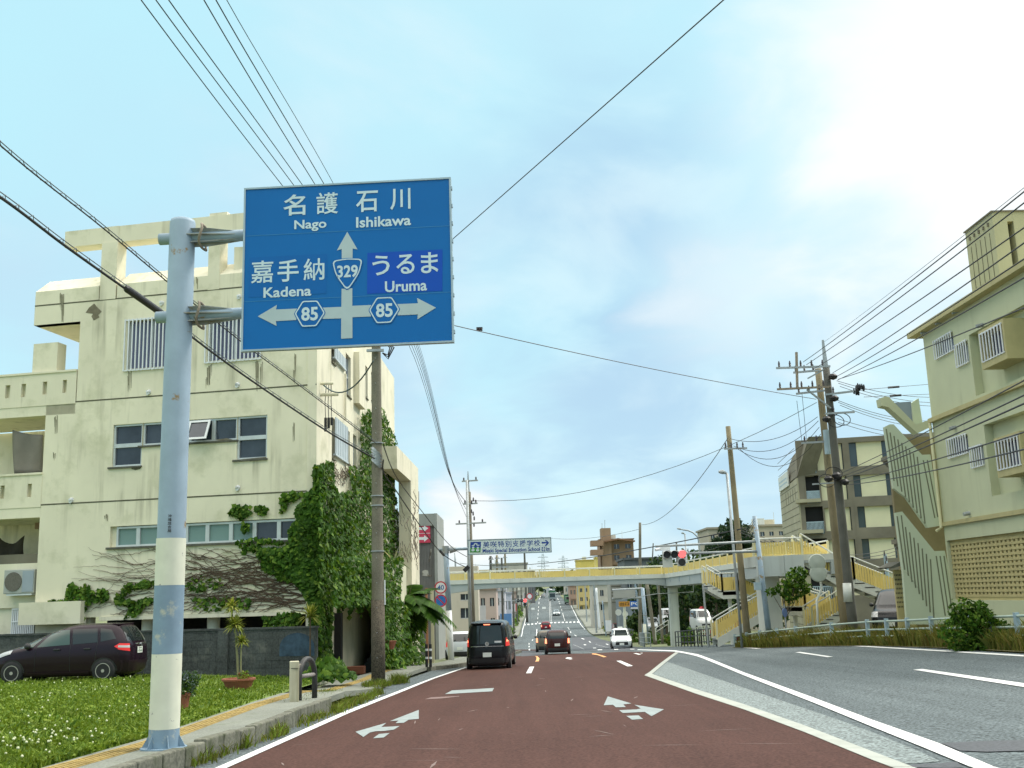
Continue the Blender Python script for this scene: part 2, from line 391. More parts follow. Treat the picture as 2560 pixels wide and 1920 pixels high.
zA = zc(0, 400, 3.456); zB = zc(560, 420, 3.456); zC = zc(0, 880, 3.456); zD = zc(560, 880, 3.456); zE = zc(0, 1440, 3.456); zF = zc(560, 1300, 3.456)
zH = zc(1080, 1250, 5.267); zI = zc(1100, 1440, 3.456); zJ = zc(1440, 1280, 5.267); zK = zc(1740, 1300, 5.267); zL = zc(2080, 1240, 4.608); zM = zc(1800, 840, 4.424)
zN = zc(2160, 480, 5.53); zO = zc(2120, 760, 3.457); zQ = zc(1860, 1040, 3.95); zR = zc(1740, 1560, 2.6976); zS = zc(1120, 1500, 6.144); zT = zc(1480, 1440, 6.144)
zU = zc(0, 1240, 3.3175); zV = zc(900, 1180, 5.53); zW = zc(780, 800, 4.147); zX = zc(800, 1640, 4.608); zY = zc(1500, 1160, 5.53); zAA = zc(1300, 1380, 8.508)

class Fac:
    """a vertical plane through two ground points; s runs along it, z up, o outwards"""
    def __init__(s, a, b):
        s.a = Vector((a[0], a[1], 0)); b = Vector((b[0], b[1], 0)); s.len = (b - s.a).length
        s.t = (b - s.a).normalized(); s.n = Vector((s.t.y, -s.t.x, 0))
        if s.n.dot(-s.a) < 0: s.n = -s.n
    def hit(s, x, y, o=0.0):
        d = ray(x, y); c = Vector((0, 0, EYE)); k = (s.a + s.n * o - c).dot(s.n) / d.dot(s.n)
        p = c + d * k
        return ((p - s.a).dot(s.t), p.z)
    def pt(s, u, z, o=0.0):
        p = s.a + s.t * u + s.n * o; return Vector((p.x, p.y, z))
    def box(s, mb, u0, u1, z0, z1, o0, o1, m=0):
        mb.obox(s.pt((u0 + u1) / 2, (z0 + z1) / 2, (o0 + o1) / 2), s.t * ((u1 - u0) / 2), s.n * ((o1 - o0) / 2), (0, 0, (z1 - z0) / 2), m)
    def wall(s, mb, u0, u1, z0, z1, holes=(), thick=.25, o=0.0, rev=.18, m=0):
        us = sorted({u0, u1, *[h[0] for h in holes], *[h[1] for h in holes]}); zs = sorted({z0, z1, *[h[2] for h in holes], *[h[3] for h in holes]})
        us = [u for u in us if u0 <= u <= u1]; zs = [z for z in zs if z0 <= z <= z1]
        for a, b in zip(us, us[1:]):
            for c, d in zip(zs, zs[1:]):
                mu, mz = (a + b) / 2, (c + d) / 2
                if any(h[0] < mu < h[1] and h[2] < mz < h[3] for h in holes): continue
                mb.poly([s.pt(a, c, o), s.pt(b, c, o), s.pt(b, d, o), s.pt(a, d, o)], m)
        for h in holes:
            a, b, c, d = h
            for q in (((a, c), (b, c)), ((b, c), (b, d)), ((b, d), (a, d)), ((a, d), (a, c))):
                (x1, y1), (x2, y2) = q
                mb.poly([s.pt(x1, y1, o), s.pt(x2, y2, o), s.pt(x2, y2, o - rev), s.pt(x1, y1, o - rev)], m)
        for (x1, y1), (x2, y2) in (((u0, z0), (u1, z0)), ((u1, z0), (u1, z1)), ((u1, z1), (u0, z1)), ((u0, z1), (u0, z0))):
            mb.poly([s.pt(x1, y1, o), s.pt(x2, y2, o), s.pt(x2, y2, o - thick), s.pt(x1, y1, o - thick)], m)
        mb.poly([s.pt(u0, z0, o - thick), s.pt(u0, z1, o - thick), s.pt(u1, z1, o - thick), s.pt(u1, z0, o - thick)], m)
    def rect(s, p0, p1):
        """u0,u1,z0,z1 of the pixel box p0 (upper corner) p1 (lower corner)"""
        a = s.hit(*p0); b = s.hit(*p1)
        return (min(a[0], b[0]), max(a[0], b[0]), min(a[1], b[1]), max(a[1], b[1]))

_tcache = {}
def text2d(txt, off=.018):
    if (txt, off) in _tcache: return _tcache[txt, off]
    c = bpy.data.curves.new('lettering', 'FONT'); c.body = txt; c.offset = off; c.resolution_u = 3
    o = bpy.data.objects.new('lettering', c); COL.objects.link(o); bpy.context.view_layer.update()
    me = bpy.data.meshes.new_from_object(o.evaluated_get(bpy.context.evaluated_depsgraph_get()))
    v = np.array([p.co[:2] for p in me.vertices]); f = [tuple(p.vertices) for p in me.polygons]
    bpy.data.objects.remove(o); bpy.data.curves.remove(c); bpy.data.meshes.remove(me)
    _tcache[txt, off] = (v, f); return v, f
def text_on(mb, txt, fac, u0, u1, z0, z1, o, m=0, off=.018, flip=False):
    v, f = text2d(txt, off); lo, hi = v.min(0), v.max(0)
    q = (v - lo) / (hi - lo)
    if flip: q[:, 0] = 1 - q[:, 0]
    mb.add([fac.pt(u0 + a * (u1 - u0), z0 + b * (z1 - z0), o) for a, b in q], f, m)

# ------------------------------------------------------------------ terrain
_K = [(-60, 1.9), (0, 0), (40, -1.25), (60, -1.95), (80, -2.68), (120, -3.85), (183, -5.0), (230, -4.6), (265, -4.0), (345, -1.5), (430, -.9), (600, 3.0), (760, 7.2), (900, 8.0), (6000, 8.0)]
def _lin(y):
    for (a, b), (c, d) in zip(_K, _K[1:]):
        if y <= c: return b + (d - b) * (y - a) / (c - a)
    return _K[-1][1]
def smooth(a, b, x):
    t = min(1, max(0, (x - a) / (b - a))); return t * t * (3 - 2 * t)
def zr(y):
    w = 3 if y < 100 else 10
    return (_lin(y - w) + _lin(y) * 2 + _lin(y + w)) / 4
def zt(x, y): return zr(y) + .06 * min(9, max(0, x - 4)) * (1 - smooth(40, 105, y))
def G(x, y, off=0.0):
    d = ray(x, y); t = 2.0; a = 1.0
    while t < 3000:
        if EYE + d.z * t < zt(d.x * t, d.y * t) + off: break
        a = t; t *= 1.01
    lo, hi = a, t
    for _ in range(34):
        m = (lo + hi) / 2
        if EYE + d.z * m < zt(d.x * m, d.y * m) + off: hi = m
        else: lo = m
    return Vector((d.x * hi, d.y * hi, EYE + d.z * hi))
def ys_knots(y0, y1):
    out = []; y = -60.0
    while y < y1:
        if y > y0: out.append(y)
        y += 2.0 if y < 130 else (10.0 if y < 1000 else 200)
    return out
import bmesh
def sheet(name, polys, m, off, xstep=2.0, parent=None, zfun=None, slab=0.0):
    """flat polygons (world XY) laid over the terrain at a height off, cut on one common lattice"""
    bm = bmesh.new()
    for pl in polys:
        vs = [bm.verts.new((p[0], p[1], 0)) for p in pl]
        bm.faces.new(vs)
    xs = [p[0] for pl in polys for p in pl]; ys = [p[1] for pl in polys for p in pl]
    for y in ys_knots(min(ys), max(ys)):
        bmesh.ops.bisect_plane(bm, geom=bm.verts[:] + bm.edges[:] + bm.faces[:], plane_co=(0, y, 0), plane_no=(0, 1, 0))
    x = math.ceil(max(min(xs), -20) / xstep) * xstep
    while x < min(max(xs), 26):
        bmesh.ops.bisect_plane(bm, geom=bm.verts[:] + bm.edges[:] + bm.faces[:], plane_co=(x, 0, 0), plane_no=(1, 0, 0)); x += xstep
    bmesh.ops.triangulate(bm, faces=bm.faces[:])
    for v in bm.verts: v.co.z = (zfun or zt)(v.co.x, v.co.y) + off
    for f in bm.faces:
        f.normal_update()
        if f.normal.z < 0: f.normal_flip()
    if slab:
        r = bmesh.ops.extrude_face_region(bm, geom=bm.faces[:])
        for v in [g for g in r['geom'] if isinstance(g, bmesh.types.BMVert)]: v.co.z -= slab
        bmesh.ops.recalc_face_normals(bm, faces=bm.faces[:])
    me = bpy.data.meshes.new(name); bm.to_mesh(me); bm.free(); me.materials.append(M[m] if isinstance(m, str) else m)
    o = bpy.data.objects.new(name, me); COL.objects.link(o)
    if parent: o.parent = parent
    return o

# ------------------------------------------------------------------ ground, road, paving, markings
g = []
def gxy(x, y, off=0.0): p = G(x, y, off); return (p.x, p.y)
def sw_off(y): return .22 if y < 24 else (.22 - .16 * smooth(24, 28, y) if y < 33 else .06 + .09 * smooth(33, 38, y))
KL = [gxy(275, 1925, .24), gxy(640, 1815, .24), gxy(830, 1746, .22)]
d0 = ((KL[0][0] - KL[1][0]) / (KL[1][1] - KL[0][1]))
KL.insert(0, (KL[0][0] + .1, -14.0))
LEFT = KL + [gxy(1000, 1700, .05), gxy(1078, 1674, .05), gxy(1167, 1660, .1), gxy(1235, 1628), gxy(1297, 1590), gxy(1306, 1556), gxy(1325, 1510), gxy(1368, 1470)]
RIGHT = [(13.5, -14.0), (13.0, 14.0), gxy(2560, 1634), gxy(2300, 1619), gxy(2000, 1606), gxy(1860, 1609), gxy(1700, 1616), gxy(1600, 1618), gxy(1540, 1610), gxy(1481, 1588), gxy(1456, 1556), gxy(1428, 1510), gxy(1386, 1470)]
def zground(x, y):
    z = zt(x, y) - .06
    if y > 140:
        z += smooth(30, 160, abs(x - 8)) * 6 * smooth(140, 500, y)
    return z - (1.5 if y > 900 else 0)
gx = sorted({*[-3000, -1200, -600, -300, -160, -90, -55, -30], *range(-20, 27, 2), *[35, 50, 80, 130, 220, 400, 800, 1600, 3000]})
gy = [-60, -40, -20] + [y for y in ys_knots(-20, 6000)]
mb = MB()
for y in gy:
    for x in gx: mb.v.append((x, y, zground(x, y)))
n = len(gx)
for j in range(len(gy) - 1):
    for i in range(n - 1): mb.f.append((j * n + i, j * n + i + 1, (j + 1) * n + i + 1, (j + 1) * n + i)); mb.mi.append(0)
me = bpy.data.meshes.new('ground'); me.from_pydata(mb.v, [], mb.f); me.materials.append(M['ground'])
ground = bpy.data.objects.new('ground', me); COL.objects.link(ground); struct(ground)

struct(sheet('road', [LEFT + RIGHT[::-1]], 'asphalt', 0.0))
wl_out = [gxy(540, 1922), gxy(858, 1782), gxy(1000, 1727), gxy(1078, 1697), gxy(1163, 1669)]
wl_in = [gxy(568, 1922), gxy(873, 1784), gxy(1010, 1728.5), gxy(1084, 1698), gxy(1167, 1670)]
b0 = (wl_out[0][0] - .25, -12.0); b1 = (wl_in[0][0] - .25, -12.0)
L0o = [gxy(*p) for p in ((2228, 1920), (2180, 1902), (2016, 1834), (1860, 1775), (1740, 1735.5), (1611, 1689), (1689, 1631))]
L0i = [gxy(*p) for p in ((2283, 1920), (2180, 1880.5), (2016, 1817), (1860, 1762), (1740, 1724), (1630, 1685.5), (1697, 1632))]
red = [b1] + wl_in + [gxy(1215, 1651), gxy(1245, 1641.5), gxy(1310, 1640), gxy(1430, 1634.5), gxy(1560, 1629)] + L0o[::-1] + [(L0o[0][0], -12)]
struct(sheet('red_paving', [red], 'red', .006))
struct(sheet('red_paving', [[gxy(1230, 1627.5), gxy(1400, 1626), gxy(1400, 1623.5), gxy(1245, 1624.5)]], 'red', .006))
struct(sheet('new_asphalt_patch', [[gxy(*zS(1905, 565)), gxy(*zS(2212, 572)), gxy(*zT(260, 1000)), gxy(*zT(400, 1060)), gxy(*zT(700, 1100)), gxy(*zT(690, 1140)), gxy(*zT(0, 1160)), gxy(*zS(1905, 770))],
                                   [gxy(*zS(1130, 790)), gxy(*zS(1440, 775)), gxy(*zS(1440, 850)), gxy(*zS(1130, 868))]], 'asphalt_new', .010))
struct(sheet('new_asphalt_patch', [[gxy(*zR(1650, 808)), gxy(*zR(2000, 792)), gxy(*zR(2300, 788)), gxy(*zR(2300, 858)), gxy(*zR(1960, 868)), gxy(*zR(1780, 860))],
                                   [gxy(*zR(1400, 972)), gxy(*zR(1480, 952)), gxy(*zR(1760, 935)), gxy(*zR(1810, 975))]], 'asphalt_new', .010))
pale = [gxy(*p) for p in ((1669, 1655), (1632, 1685), (1740, 1723), (1860, 1761), (2016, 1816), (2180, 1879.5), (2262, 1911), (2350, 1904), (2290, 1876), (2180, 1831), (2112, 1806), (2001, 1768), (1860, 1720), (1740, 1679))]
struct(sheet('pale_paving', [pale], 'pale_gravel', .006))
# white lines
Q = lambda z, *p: [gxy(*z(*q)) for q in p]
struct(sheet('road_marking_edge_line', [[b0] + wl_out + wl_in[::-1] + [b1]], 'white_paint', .014))
struct(sheet('road_marking_spur_line', [[gxy(882, 1754), gxy(955, 1738), gxy(950, 1741), gxy(886, 1756.5)]], 'white_paint', .011))
L1l = [(1594, 1625.5), (1686, 1629.2), (1740, 1640.5), (1860, 1689.6), (2036.5, 1759.4), (2180, 1819), (2305.7, 1870), (2425, 1920)]
L1r = [(2485, 1920), (2347.6, 1861), (2180, 1801.5), (2036.5, 1746.8), (1860, 1682), (1744, 1636.2), (1690, 1626.8), (1594, 1624)]
struct(sheet('road_marking_opposing_line', [[gxy(*p) for p in L1l + L1r] ], 'white_paint', .014))
c0, c1 = gxy(2425, 1920), gxy(2485, 1920)
struct(sheet('road_marking_opposing_line', [[(c0[0], c0[1] - .02), (c1[0], c1[1] - .02), (c1[0] - .5, -10), (c0[0] - .5, -10)]], 'white_paint', .014))
struct(sheet('road_marking_hatched_border', [L0o + L0i[::-1]], 'cream_paint', .012))
c0, c1 = gxy(2228, 1920), gxy(2283, 1920)
struct(sheet('road_marking_hatched_border', [[(c0[0], c0[1] - .02), (c1[0], c1[1] - .02), (c1[0], -10), (c0[0], -10)]], 'cream_paint', .012))
struct(sheet('road_marking_far_edge', [[gxy(1960, 1609), gxy(2000, 1609), gxy(2300, 1623.6), gxy(2560, 1638.5), gxy(2560, 1642.5), gxy(2300, 1626), gxy(2000, 1610.8), gxy(1960, 1610.5)]], 'white_paint', .012))
dash = [Q(zR, (1465, 312), (1525, 306), (2212, 404), (2212, 429)), Q(zR, (668, 193), (702, 190), (925, 223), (885, 226)), Q(zR, (280, 160), (310, 158), (440, 167), (410, 170)),
        Q(zT, (375, 1308), (440, 1303), (630, 1385), (545, 1393)), Q(zX, (1440, 445), (1520, 402), (2005, 374), (1985, 412)), Q(zS, (1200, 1130), (1255, 1030), (1325, 1026), (1280, 1128)),
        Q(zT, (635, 1190), (680, 1188), (760, 1208), (720, 1212)), Q(zT, (740, 1186), (775, 1184), (780, 1190), (750, 1192))]
struct(sheet('road_marking_dashes', dash[:4] + dash[5:], 'white_paint', .012))
struct(sheet('road_marking_stop_line', [dash[4]], 'worn_paint', .012))
struct(sheet('road_marking_old_line', [Q(zX, (1205, 505), (1280, 482), (1600, 466), (1610, 472), (1400, 496))], mat('ghost_paint', (.17, .11, .10), .8, .1, 3), .012))
struct(sheet('road_marking_orange_curve', [Q(zS, (1340, 950), (1395, 945), (1405, 900), (1375, 868), (1340, 862), (1362, 890), (1358, 915)), Q(zT, (0, 1192), (60, 1195), (225, 1243), (180, 1251), (80, 1215), (0, 1205))], 'orange_paint', .012))
# worn lane arrows (left lane: straight and left; right lane: straight and right)
arrA = [Q(zX, (805, 758), (1138, 628), (1138, 733), (1022, 742), (965, 778), (870, 782), (905, 752)), Q(zX, (408, 882), (765, 778), (705, 828), (918, 815), (850, 858), (740, 872), (640, 876), (575, 890), (500, 942)), Q(zX, (610, 958), (680, 908), (803, 896), (735, 948))]
arrB = [Q(zI, (1450, 1045), (1655, 1107), (1585, 1115), (1605, 1138), (1520, 1140), (1495, 1118), (1415, 1122)), Q(zI, (1680, 1118), (1935, 1158), (1828, 1218), (1770, 1180), (1580, 1190), (1548, 1165), (1700, 1158), (1735, 1150)), Q(zI, (1610, 1215), (1715, 1210), (1755, 1242), (1660, 1248))]
struct(sheet('road_marking_lane_arrow', arrA, 'worn_paint', .012)); struct(sheet('road_marking_lane_arrow', arrB, 'worn_paint', .012))
struct(sheet('road_marking_lane_arrow', [Q(zS, (1800, 900), (1835, 884), (1910, 886), (1880, 895), (1915, 910), (1870, 916))], 'white_paint', .012))
random.seed(3); sc_ = []
for i in range(34):
    x, y = random.uniform(-2.8, 3.2), random.uniform(11, 34); a = random.uniform(-.5, .5) if random.random() < .6 else random.uniform(1.2, 1.9); l = random.uniform(.15, .9); w = random.uniform(.006, .022); dx, dy = math.cos(a) * l, math.sin(a) * l; sc_.append([(x, y), (x + dx * .5 - dy / l * w, y + dy * .5 + dx / l * w), (x + dx, y + dy), (x + dx * .5 + dy / l * w, y + dy * .5 - dx / l * w)])
struct(sheet('road_scuffs', sc_, mat('scuff', (.19, .14, .125), .85, .2, 5), .0115))
# far road lines
def edgeL(D):
    for a, b in zip(LEFT, LEFT[1:]):
        if D <= b[1]: return a[0] + (b[0] - a[0]) * (D - a[1]) / (b[1] - a[1])
    return LEFT[-1][0]
def edgeR(D):
    for a, b in zip(RIGHT[8:], RIGHT[9:]):
        if D <= b[1]: return a[0] + (b[0] - a[0]) * (D - a[1]) / (b[1] - a[1])
    return RIGHT[-1][0]
far = []
def strip(pts, w):
    far.append([gxy(x - w(i) / 2, y) for i, (x, y) in enumerate(pts)] + [gxy(x + w(i) / 2, y) for i, (x, y) in reversed(list(enumerate(pts)))])
strip([(1303, 1592), zAA(60, 1640), zAA(140, 1320), zAA(215, 1050), zAA(270, 860)], lambda i: [1.9, 1.7, 1.4, 1.1, .7][i])
strip([zAA(1380, 1650), zAA(1300, 1555), zAA(1190, 1350), zAA(1080, 1130), zAA(960, 940), zAA(860, 840)], lambda i: [1.8, 1.7, 1.5, 1.2, .8, .6][i])
strip([zAA(640, 1480), zAA(618, 1000), zAA(600, 860)], lambda i: [.7, .45, .3][i]); strip([zAA(672, 1480), zAA(640, 1000), zAA(620, 860)], lambda i: [.7, .45, .3][i])
for a, b in (((372, 1510), (374, 1480)), ((375, 1430), (378, 1395)), ((382, 1345), (385, 1300)), ((389, 1262), (392, 1230)), ((395, 1190), (398, 1160)), ((402, 1110), (406, 1060)), ((410, 1010), (425, 980)), ((432, 960), (450, 930))):
    strip([zAA(*a), zAA(*b)], lambda i: 1.3)
for a, b in (((955, 1465), (905, 1300)), ((892, 1250), (880, 1222)), ((868, 1180), (860, 1155)), ((848, 1110), (842, 1092)), ((835, 1070), (828, 1050)), ((815, 1020), (790, 970)), ((1040, 1640), (1010, 1605))):
    strip([zAA(*a), zAA(*b)], lambda i: 1.2)
for i in range(5): a = zAA(100 + 80 * i, 1550 - 7 * i); far.append([gxy(a[0] - 2.4, a[1] + 1.4), gxy(a[0] + 2.4, a[1] + 1.2), gxy(a[0] + 2.4, a[1] - 1.4), gxy(a[0] - 2.4, a[1] - 1.2)])
for i in range(8): a = zAA(668 + 81 * i, 1506 - 2 * i); far.append([gxy(a[0] - 2.5, a[1] + 1.4), gxy(a[0] + 2.5, a[1] + 1.3), gxy(a[0] + 2.5, a[1] - 1.4), gxy(a[0] - 2.5, a[1] - 1.3)])
far += [Q(zS, (1357, 452), (1372, 452), (1368, 545), (1352, 570), (1340, 570), (1355, 540)), Q(zS, (1285, 628), (1300, 608), (1312, 608), (1298, 630)), Q(zS, (1238, 690), (1240, 665), (1252, 665), (1250, 690)), Q(zS, (1236, 730), (1240, 710), (1255, 710), (1252, 732)), Q(zS, (1240, 780), (1240, 758), (1262, 756), (1260, 780))]
far += [Q(zS, (1838, 425), (1850, 425), (1868, 455), (1855, 455)), Q(zS, (1875, 485), (1885, 485), (1895, 508), (1882, 508)), Q(zS, (1935, 540), (1950, 537), (1982, 556), (1965, 560)), Q(zS, (2042, 592), (2060, 588), (2100, 606), (2085, 610)), Q(zS, (2160, 640), (2175, 636), (2200, 655), (2185, 660)), Q(zS, (2080, 690), (2100, 685), (2130, 693), (2105, 702)),
        Q(zT, (205, 1048), (225, 1045), (258, 1056), (240, 1063)), Q(zT, (15, 1108), (60, 1106), (68, 1116), (20, 1118)), Q(zT, (85, 1136), (155, 1134), (160, 1144), (90, 1146)), Q(zT, (335, 1130), (400, 1128), (405, 1138), (345, 1140)), Q(zT, (585, 1128), (650, 1126), (655, 1134), (590, 1136))]
strip([zS(1925, 690), zS(2010, 725), zS(2095, 765)], lambda i: 1.0); strip([zT(50, 1050), zT(160, 1085), zT(290, 1122)], lambda i: 1.0)
struct(sheet('road_marking_far_lines', far, 'white_paint', .03))
struct(sheet('road_marking_far_letters', [Q(zAA, (240, 1190), (305, 1185), (312, 1228), (240, 1232)), Q(zAA, (470, 1170), (545, 1165), (552, 1210), (470, 1214))], 'worn_paint', .03))
# pavement, kerb, tactile strip, lawn
LAWN = [gxy(101, 1920, .22), gxy(376, 1842, .22), gxy(640, 1752, .22), gxy(797, 1706, .20)]
LAWN.insert(0, (LAWN[0][0] + .05, -12.0))
pave = LAWN + [(-5.75, 33.2), (-5.3, 36), (-4.6, 45), (-3.7, 47.5), (-3.2, 62), (-2.6, 80)] + [(-.9, 80), (-1.6, 60)] + [(p[0] - .16, p[1]) for p in LEFT[4:7][::-1]] + [(p[0] - .16, p[1]) for p in KL[::-1]]
fpL = [(G(*p).x, G(*p).y) for p in ((1297, 1590), (1306, 1556), (1325, 1510), (1340, 1495))]; fpR = [(G(*p).x, G(*p).y) for p in ((1481, 1588), (1456, 1556), (1428, 1510), (1414, 1495))]
struct(sheet('far_pavement', [[(a - .1, b) for a, b in fpL] + [(a - 7, b) for a, b in fpL[::-1]], [(a + .1, b) for a, b in fpR] + [(a + 6, b) for a, b in fpR[::-1]]], 'pavement', .10))
struct(sheet('pavement', [pave], 'pavement', .0, zfun=lambda x, y: zt(x, y) + sw_off(y), slab=.12))
mb = MB()
def kerbline(pts, z0, h, w=.16):
    for (a, b) in zip(pts, pts[1:]):
        n_ = max(1, int(math.dist(a, b) / .6))
        for i in range(n_):
            p = [a[k] + (b[k] - a[k]) * (i + .02) / n_ for k in (0, 1)]; q = [a[k] + (b[k] - a[k]) * (i + .98) / n_ for k in (0, 1)]
            j = random.uniform(-.015, .015)
            za, zb = zt(*p), zt(*q)
            mb.prism([(p[0], p[1], za - .1), (p[0], p[1], za + h + j), (p[0] - w + .001, p[1], za + h + j), (p[0] - w + .001, p[1], za - .1)], (q[0] - p[0], q[1] - p[1], zb - za))
kerbline(KL, 0, .25); kerbline([LEFT[5], LEFT[6], (-.75, 62), (0.1, 80)], 0, .16)
k = mb.build('kerb', 'kerb', bevel=.02); struct(k)
mb = MB(); tl = [(-4.75, 4), (-4.72, 13), (-4.86, 24), (-4.75, 31), (-4.0, 38)]
TX = [gxy(145, 1920, .23), gxy(373, 1857, .23), gxy(640, 1762, .23), gxy(790, 1718, .23), gxy(930, 1690, .1), gxy(985, 1676, .1)]
TX.insert(0, (TX[0][0], 3.0))
for a, b in zip(TX, TX[1:]):
    n_ = max(1, int(math.dist(a, b) / .33))
    for i in range(n_):
        p = [a[k] + (b[k] - a[k]) * (i + .02) / n_ for k in (0, 1)]; q = [a[k] + (b[k] - a[k]) * (i + .98) / n_ for k in (0, 1)]
        za, zb = zt(*p) + sw_off(p[1]), zt(*q) + sw_off(q[1])
        mb.prism([(p[0] - .15, p[1], za - .02), (p[0] - .15, p[1], za + .006), (p[0] + .15, p[1], za + .006), (p[0] + .15, p[1], za - .02)], (q[0] - p[0], q[1] - p[1], zb - za), 0)
        for u in (-.11, -.04, .04, .11):
            mb.prism([(p[0] + u - .016, p[1], za), (p[0] + u - .016, p[1], za + .018), (p[0] + u + .016, p[1], za + .018), (p[0] + u + .016, p[1], za)], (q[0] - p[0], q[1] - p[1], zb - za), 0)
struct(mb.build('pavement_tactile_strip', 'tactile'))
def lawn_x(y):
    for a, b in zip(LAWN, LAWN[1:]):
        if y <= b[1]: return a[0] + (b[0] - a[0]) * (y - a[1]) / (b[1] - a[1])
    return LAWN[-1][0]
def lawn_z(x, y): return zt(x, y) + .21 + .045 * min(5, max(0, lawn_x(y) - x))
struct(sheet('lawn_ground', [LAWN + [(-5.85, 32.5), (-40, 36), (-40, -12)]], 'soil', 0, zfun=lawn_z))
def GL(x, y):
    p = None; lo, hi = 2.0, 200.0
    d = ray(x, y); t = 3.0
    while t < 60 and EYE + d.z * t > lawn_z(d.x * t, d.y * t): t *= 1.004
    return Vector((d.x * t, d.y * t, EYE + d.z * t))
# grass blades, clover flowers
mb = MB(); pts = []
while len(pts) < 60000:
    y = 9.6 + 22.2 * RNG.random() ** 1.5; x = lawn_x(y) - .02 - RNG.random() * (y * .5 - 4.2) 
    pts.append((x, y))
pts = np.array(pts); dens = np.sin(pts[:, 0] * 1.9 + np.sin(pts[:, 1] * 1.3) * 2) * np.sin(pts[:, 1] * 1.7 + pts[:, 0] * .6)
keep = RNG.random(len(pts)) < .62 + .38 * dens; pts = pts[keep]
z = np.array([lawn_z(a, b) for a, b in pts])
mb.blades(np.column_stack([pts, z]), .085 + .05 * (RNG.random(len(pts)) < .15), .020, [.5, .28, .22], .55)
# broad low clover leaves
cp = pts[RNG.random(len(pts)) < .45]; cz = np.array([lawn_z(a, b) for a, b in cp]) + RNG.uniform(.02, .08, len(cp))
mb.leaves(np.column_stack([cp, cz]), np.tile((0, 0, 1.0), (len(cp), 1)), .055, [.4, .25, .35], None, .9, .5)
tag(mb.build('lawn_grass', ['grass1', 'grass2', 'grass3']), 'green lawn of grass and clover beside the pavement', 'grass', kind='stuff')
mb = MB(); fl = []
for cx, cy, n_, sx, sy in ((-5.8, 11.9, 90, .55, .6), (-6.3, 12.6, 120, .9, .9), (-7.4, 16.5, 70, 1.2, 1.3), (-5.9, 16.2, 60, .5, .8), (-8.2, 21, 110, 1.6, 1.2), (-11, 26, 160, 2.5, 1.3), (-9, 24, 60, 1.5, 1)):
    fl += [(cx + RNG.normal(0, sx), cy + RNG.normal(0, sy)) for _ in range(int(n_ * (.75 if cy < 14 else .26)))]
for x, y in fl:
    if x > lawn_x(y) - .05 or y < 9.5 or y > 30: continue
    zb = lawn_z(x, y); h = RNG.uniform(.08, .16); r = RNG.uniform(.010, .017)
    mb.lathe([(0.002, 0), (r, r * .6), (r * .95, r * 1.3), (0.003, r * 1.9)], (x, y, zb + h), 6)
    mb.tube([(x, y, zb), (x, y, zb + h)], .002, 3, m=1, cap=False)
tag(mb.build('clover_flowers', ['clover', 'grass1']), 'small white clover flowers scattered over the lawn', 'flowers', kind='stuff')
# kerbside weeds
mb = MB()
def tuft(x, y, n_, h, r, z=None):
    c = np.column_stack([RNG.normal(x, r, n_), RNG.normal(y, r * 1.8, n_)]); zz = np.array([(z if z is not None else zt(a, b) + .02) for a, b in c])
    mb.blades(np.column_stack([c, zz]), h, .016, [.4, .25, .35], .6)
for i in range(70):
    t = random.random(); y = 11.5 + 15 * t; x = KL[1][0] + (y - KL[1][1]) * .028 + random.uniform(-.02, .22)
    tuft(x, y, random.randint(8, 45), random.uniform(.08, .2), .06)
for i in range(9): tuft(gxy(830, 1752)[0] - random.uniform(0, .4), 21 + random.random() * 4, 120, .22, .14, None)
u0_ = gxy(944, 1712, .1)
for i in range(14): a = random.random() * 6.3; tuft(u0_[0] + .3 * math.cos(a), u0_[1] + .3 * math.sin(a) - .1, 30, .16, .07, zt(*u0_) + .08)
for i in range(6): tuft(gxy(985, 1712, .05)[0] + random.uniform(-.15, .15), gxy(985, 1712)[1] + random.uniform(-.5, .5), 60, .28, .08)
tag(mb.build('kerb_weeds', ['dry3', 'dry1', 'grass1']), 'straggly weeds and dry tufts growing along the kerb', 'weeds', kind='stuff')

# ------------------------------------------------------------------ the cream concrete building on the corner
C0 = P(790, 1300, 33.4); _d = Vector((-1, .198, 0)).normalized()
A0 = Vector((C0.x, C0.y, 0)) + _d * 12
FL = Fac((A0.x, A0.y), (C0.x, C0.y))
_r = ray(1344, 1487); _e = Vector((_r.x / _r.y, 1, 0)).normalized()
E0 = Vector((C0.x, C0.y, 0)) + _e * 19
FS = Fac((C0.x, C0.y), (E0.x, E0.y))
bld = thing('concrete_building', 'cream concrete building with ivy climbing its corner, behind the blue direction sign', 'building', (C0.x - 4, C0.y + 6, zt(C0.x, C0.y) + .2))
def u_(p): return FL.hit(*p)[0]
def z_(p): return FL.hit(*p)[1]
zg1 = z_(zA(1200, 1180)); zg2 = z_(zC(900, 412)); zg3 = z_(zC(1000, 1287)); zlow = z_((560, 1533)); zob = z_(zA(500, 1412))
zf = z_(zA(1500, 1028)); ztop = z_(zA(1500, 885))
uL3 = u_((193, 960)); uL2 = u_((108, 1150)); uOv = u_(zA(303, 1250)); U1 = FL.len
H = {}
holes = []
def win(p0, p1): r = FL.rect(p0, p1); holes.append(r); return r
H['g1'] = win((320, 803), (432, 914)); H['g2'] = win((521, 797), (648, 893))
H['a1'] = win((284, 1060), (356, 1166)); H['a2'] = win((357, 1057), (473, 1110)); H['a3'] = win((473, 1046), (592, 1101)); H['a4'] = win((592, 1038), (667, 1146))
H['s'] = win((276, 1316), (737, 1349))
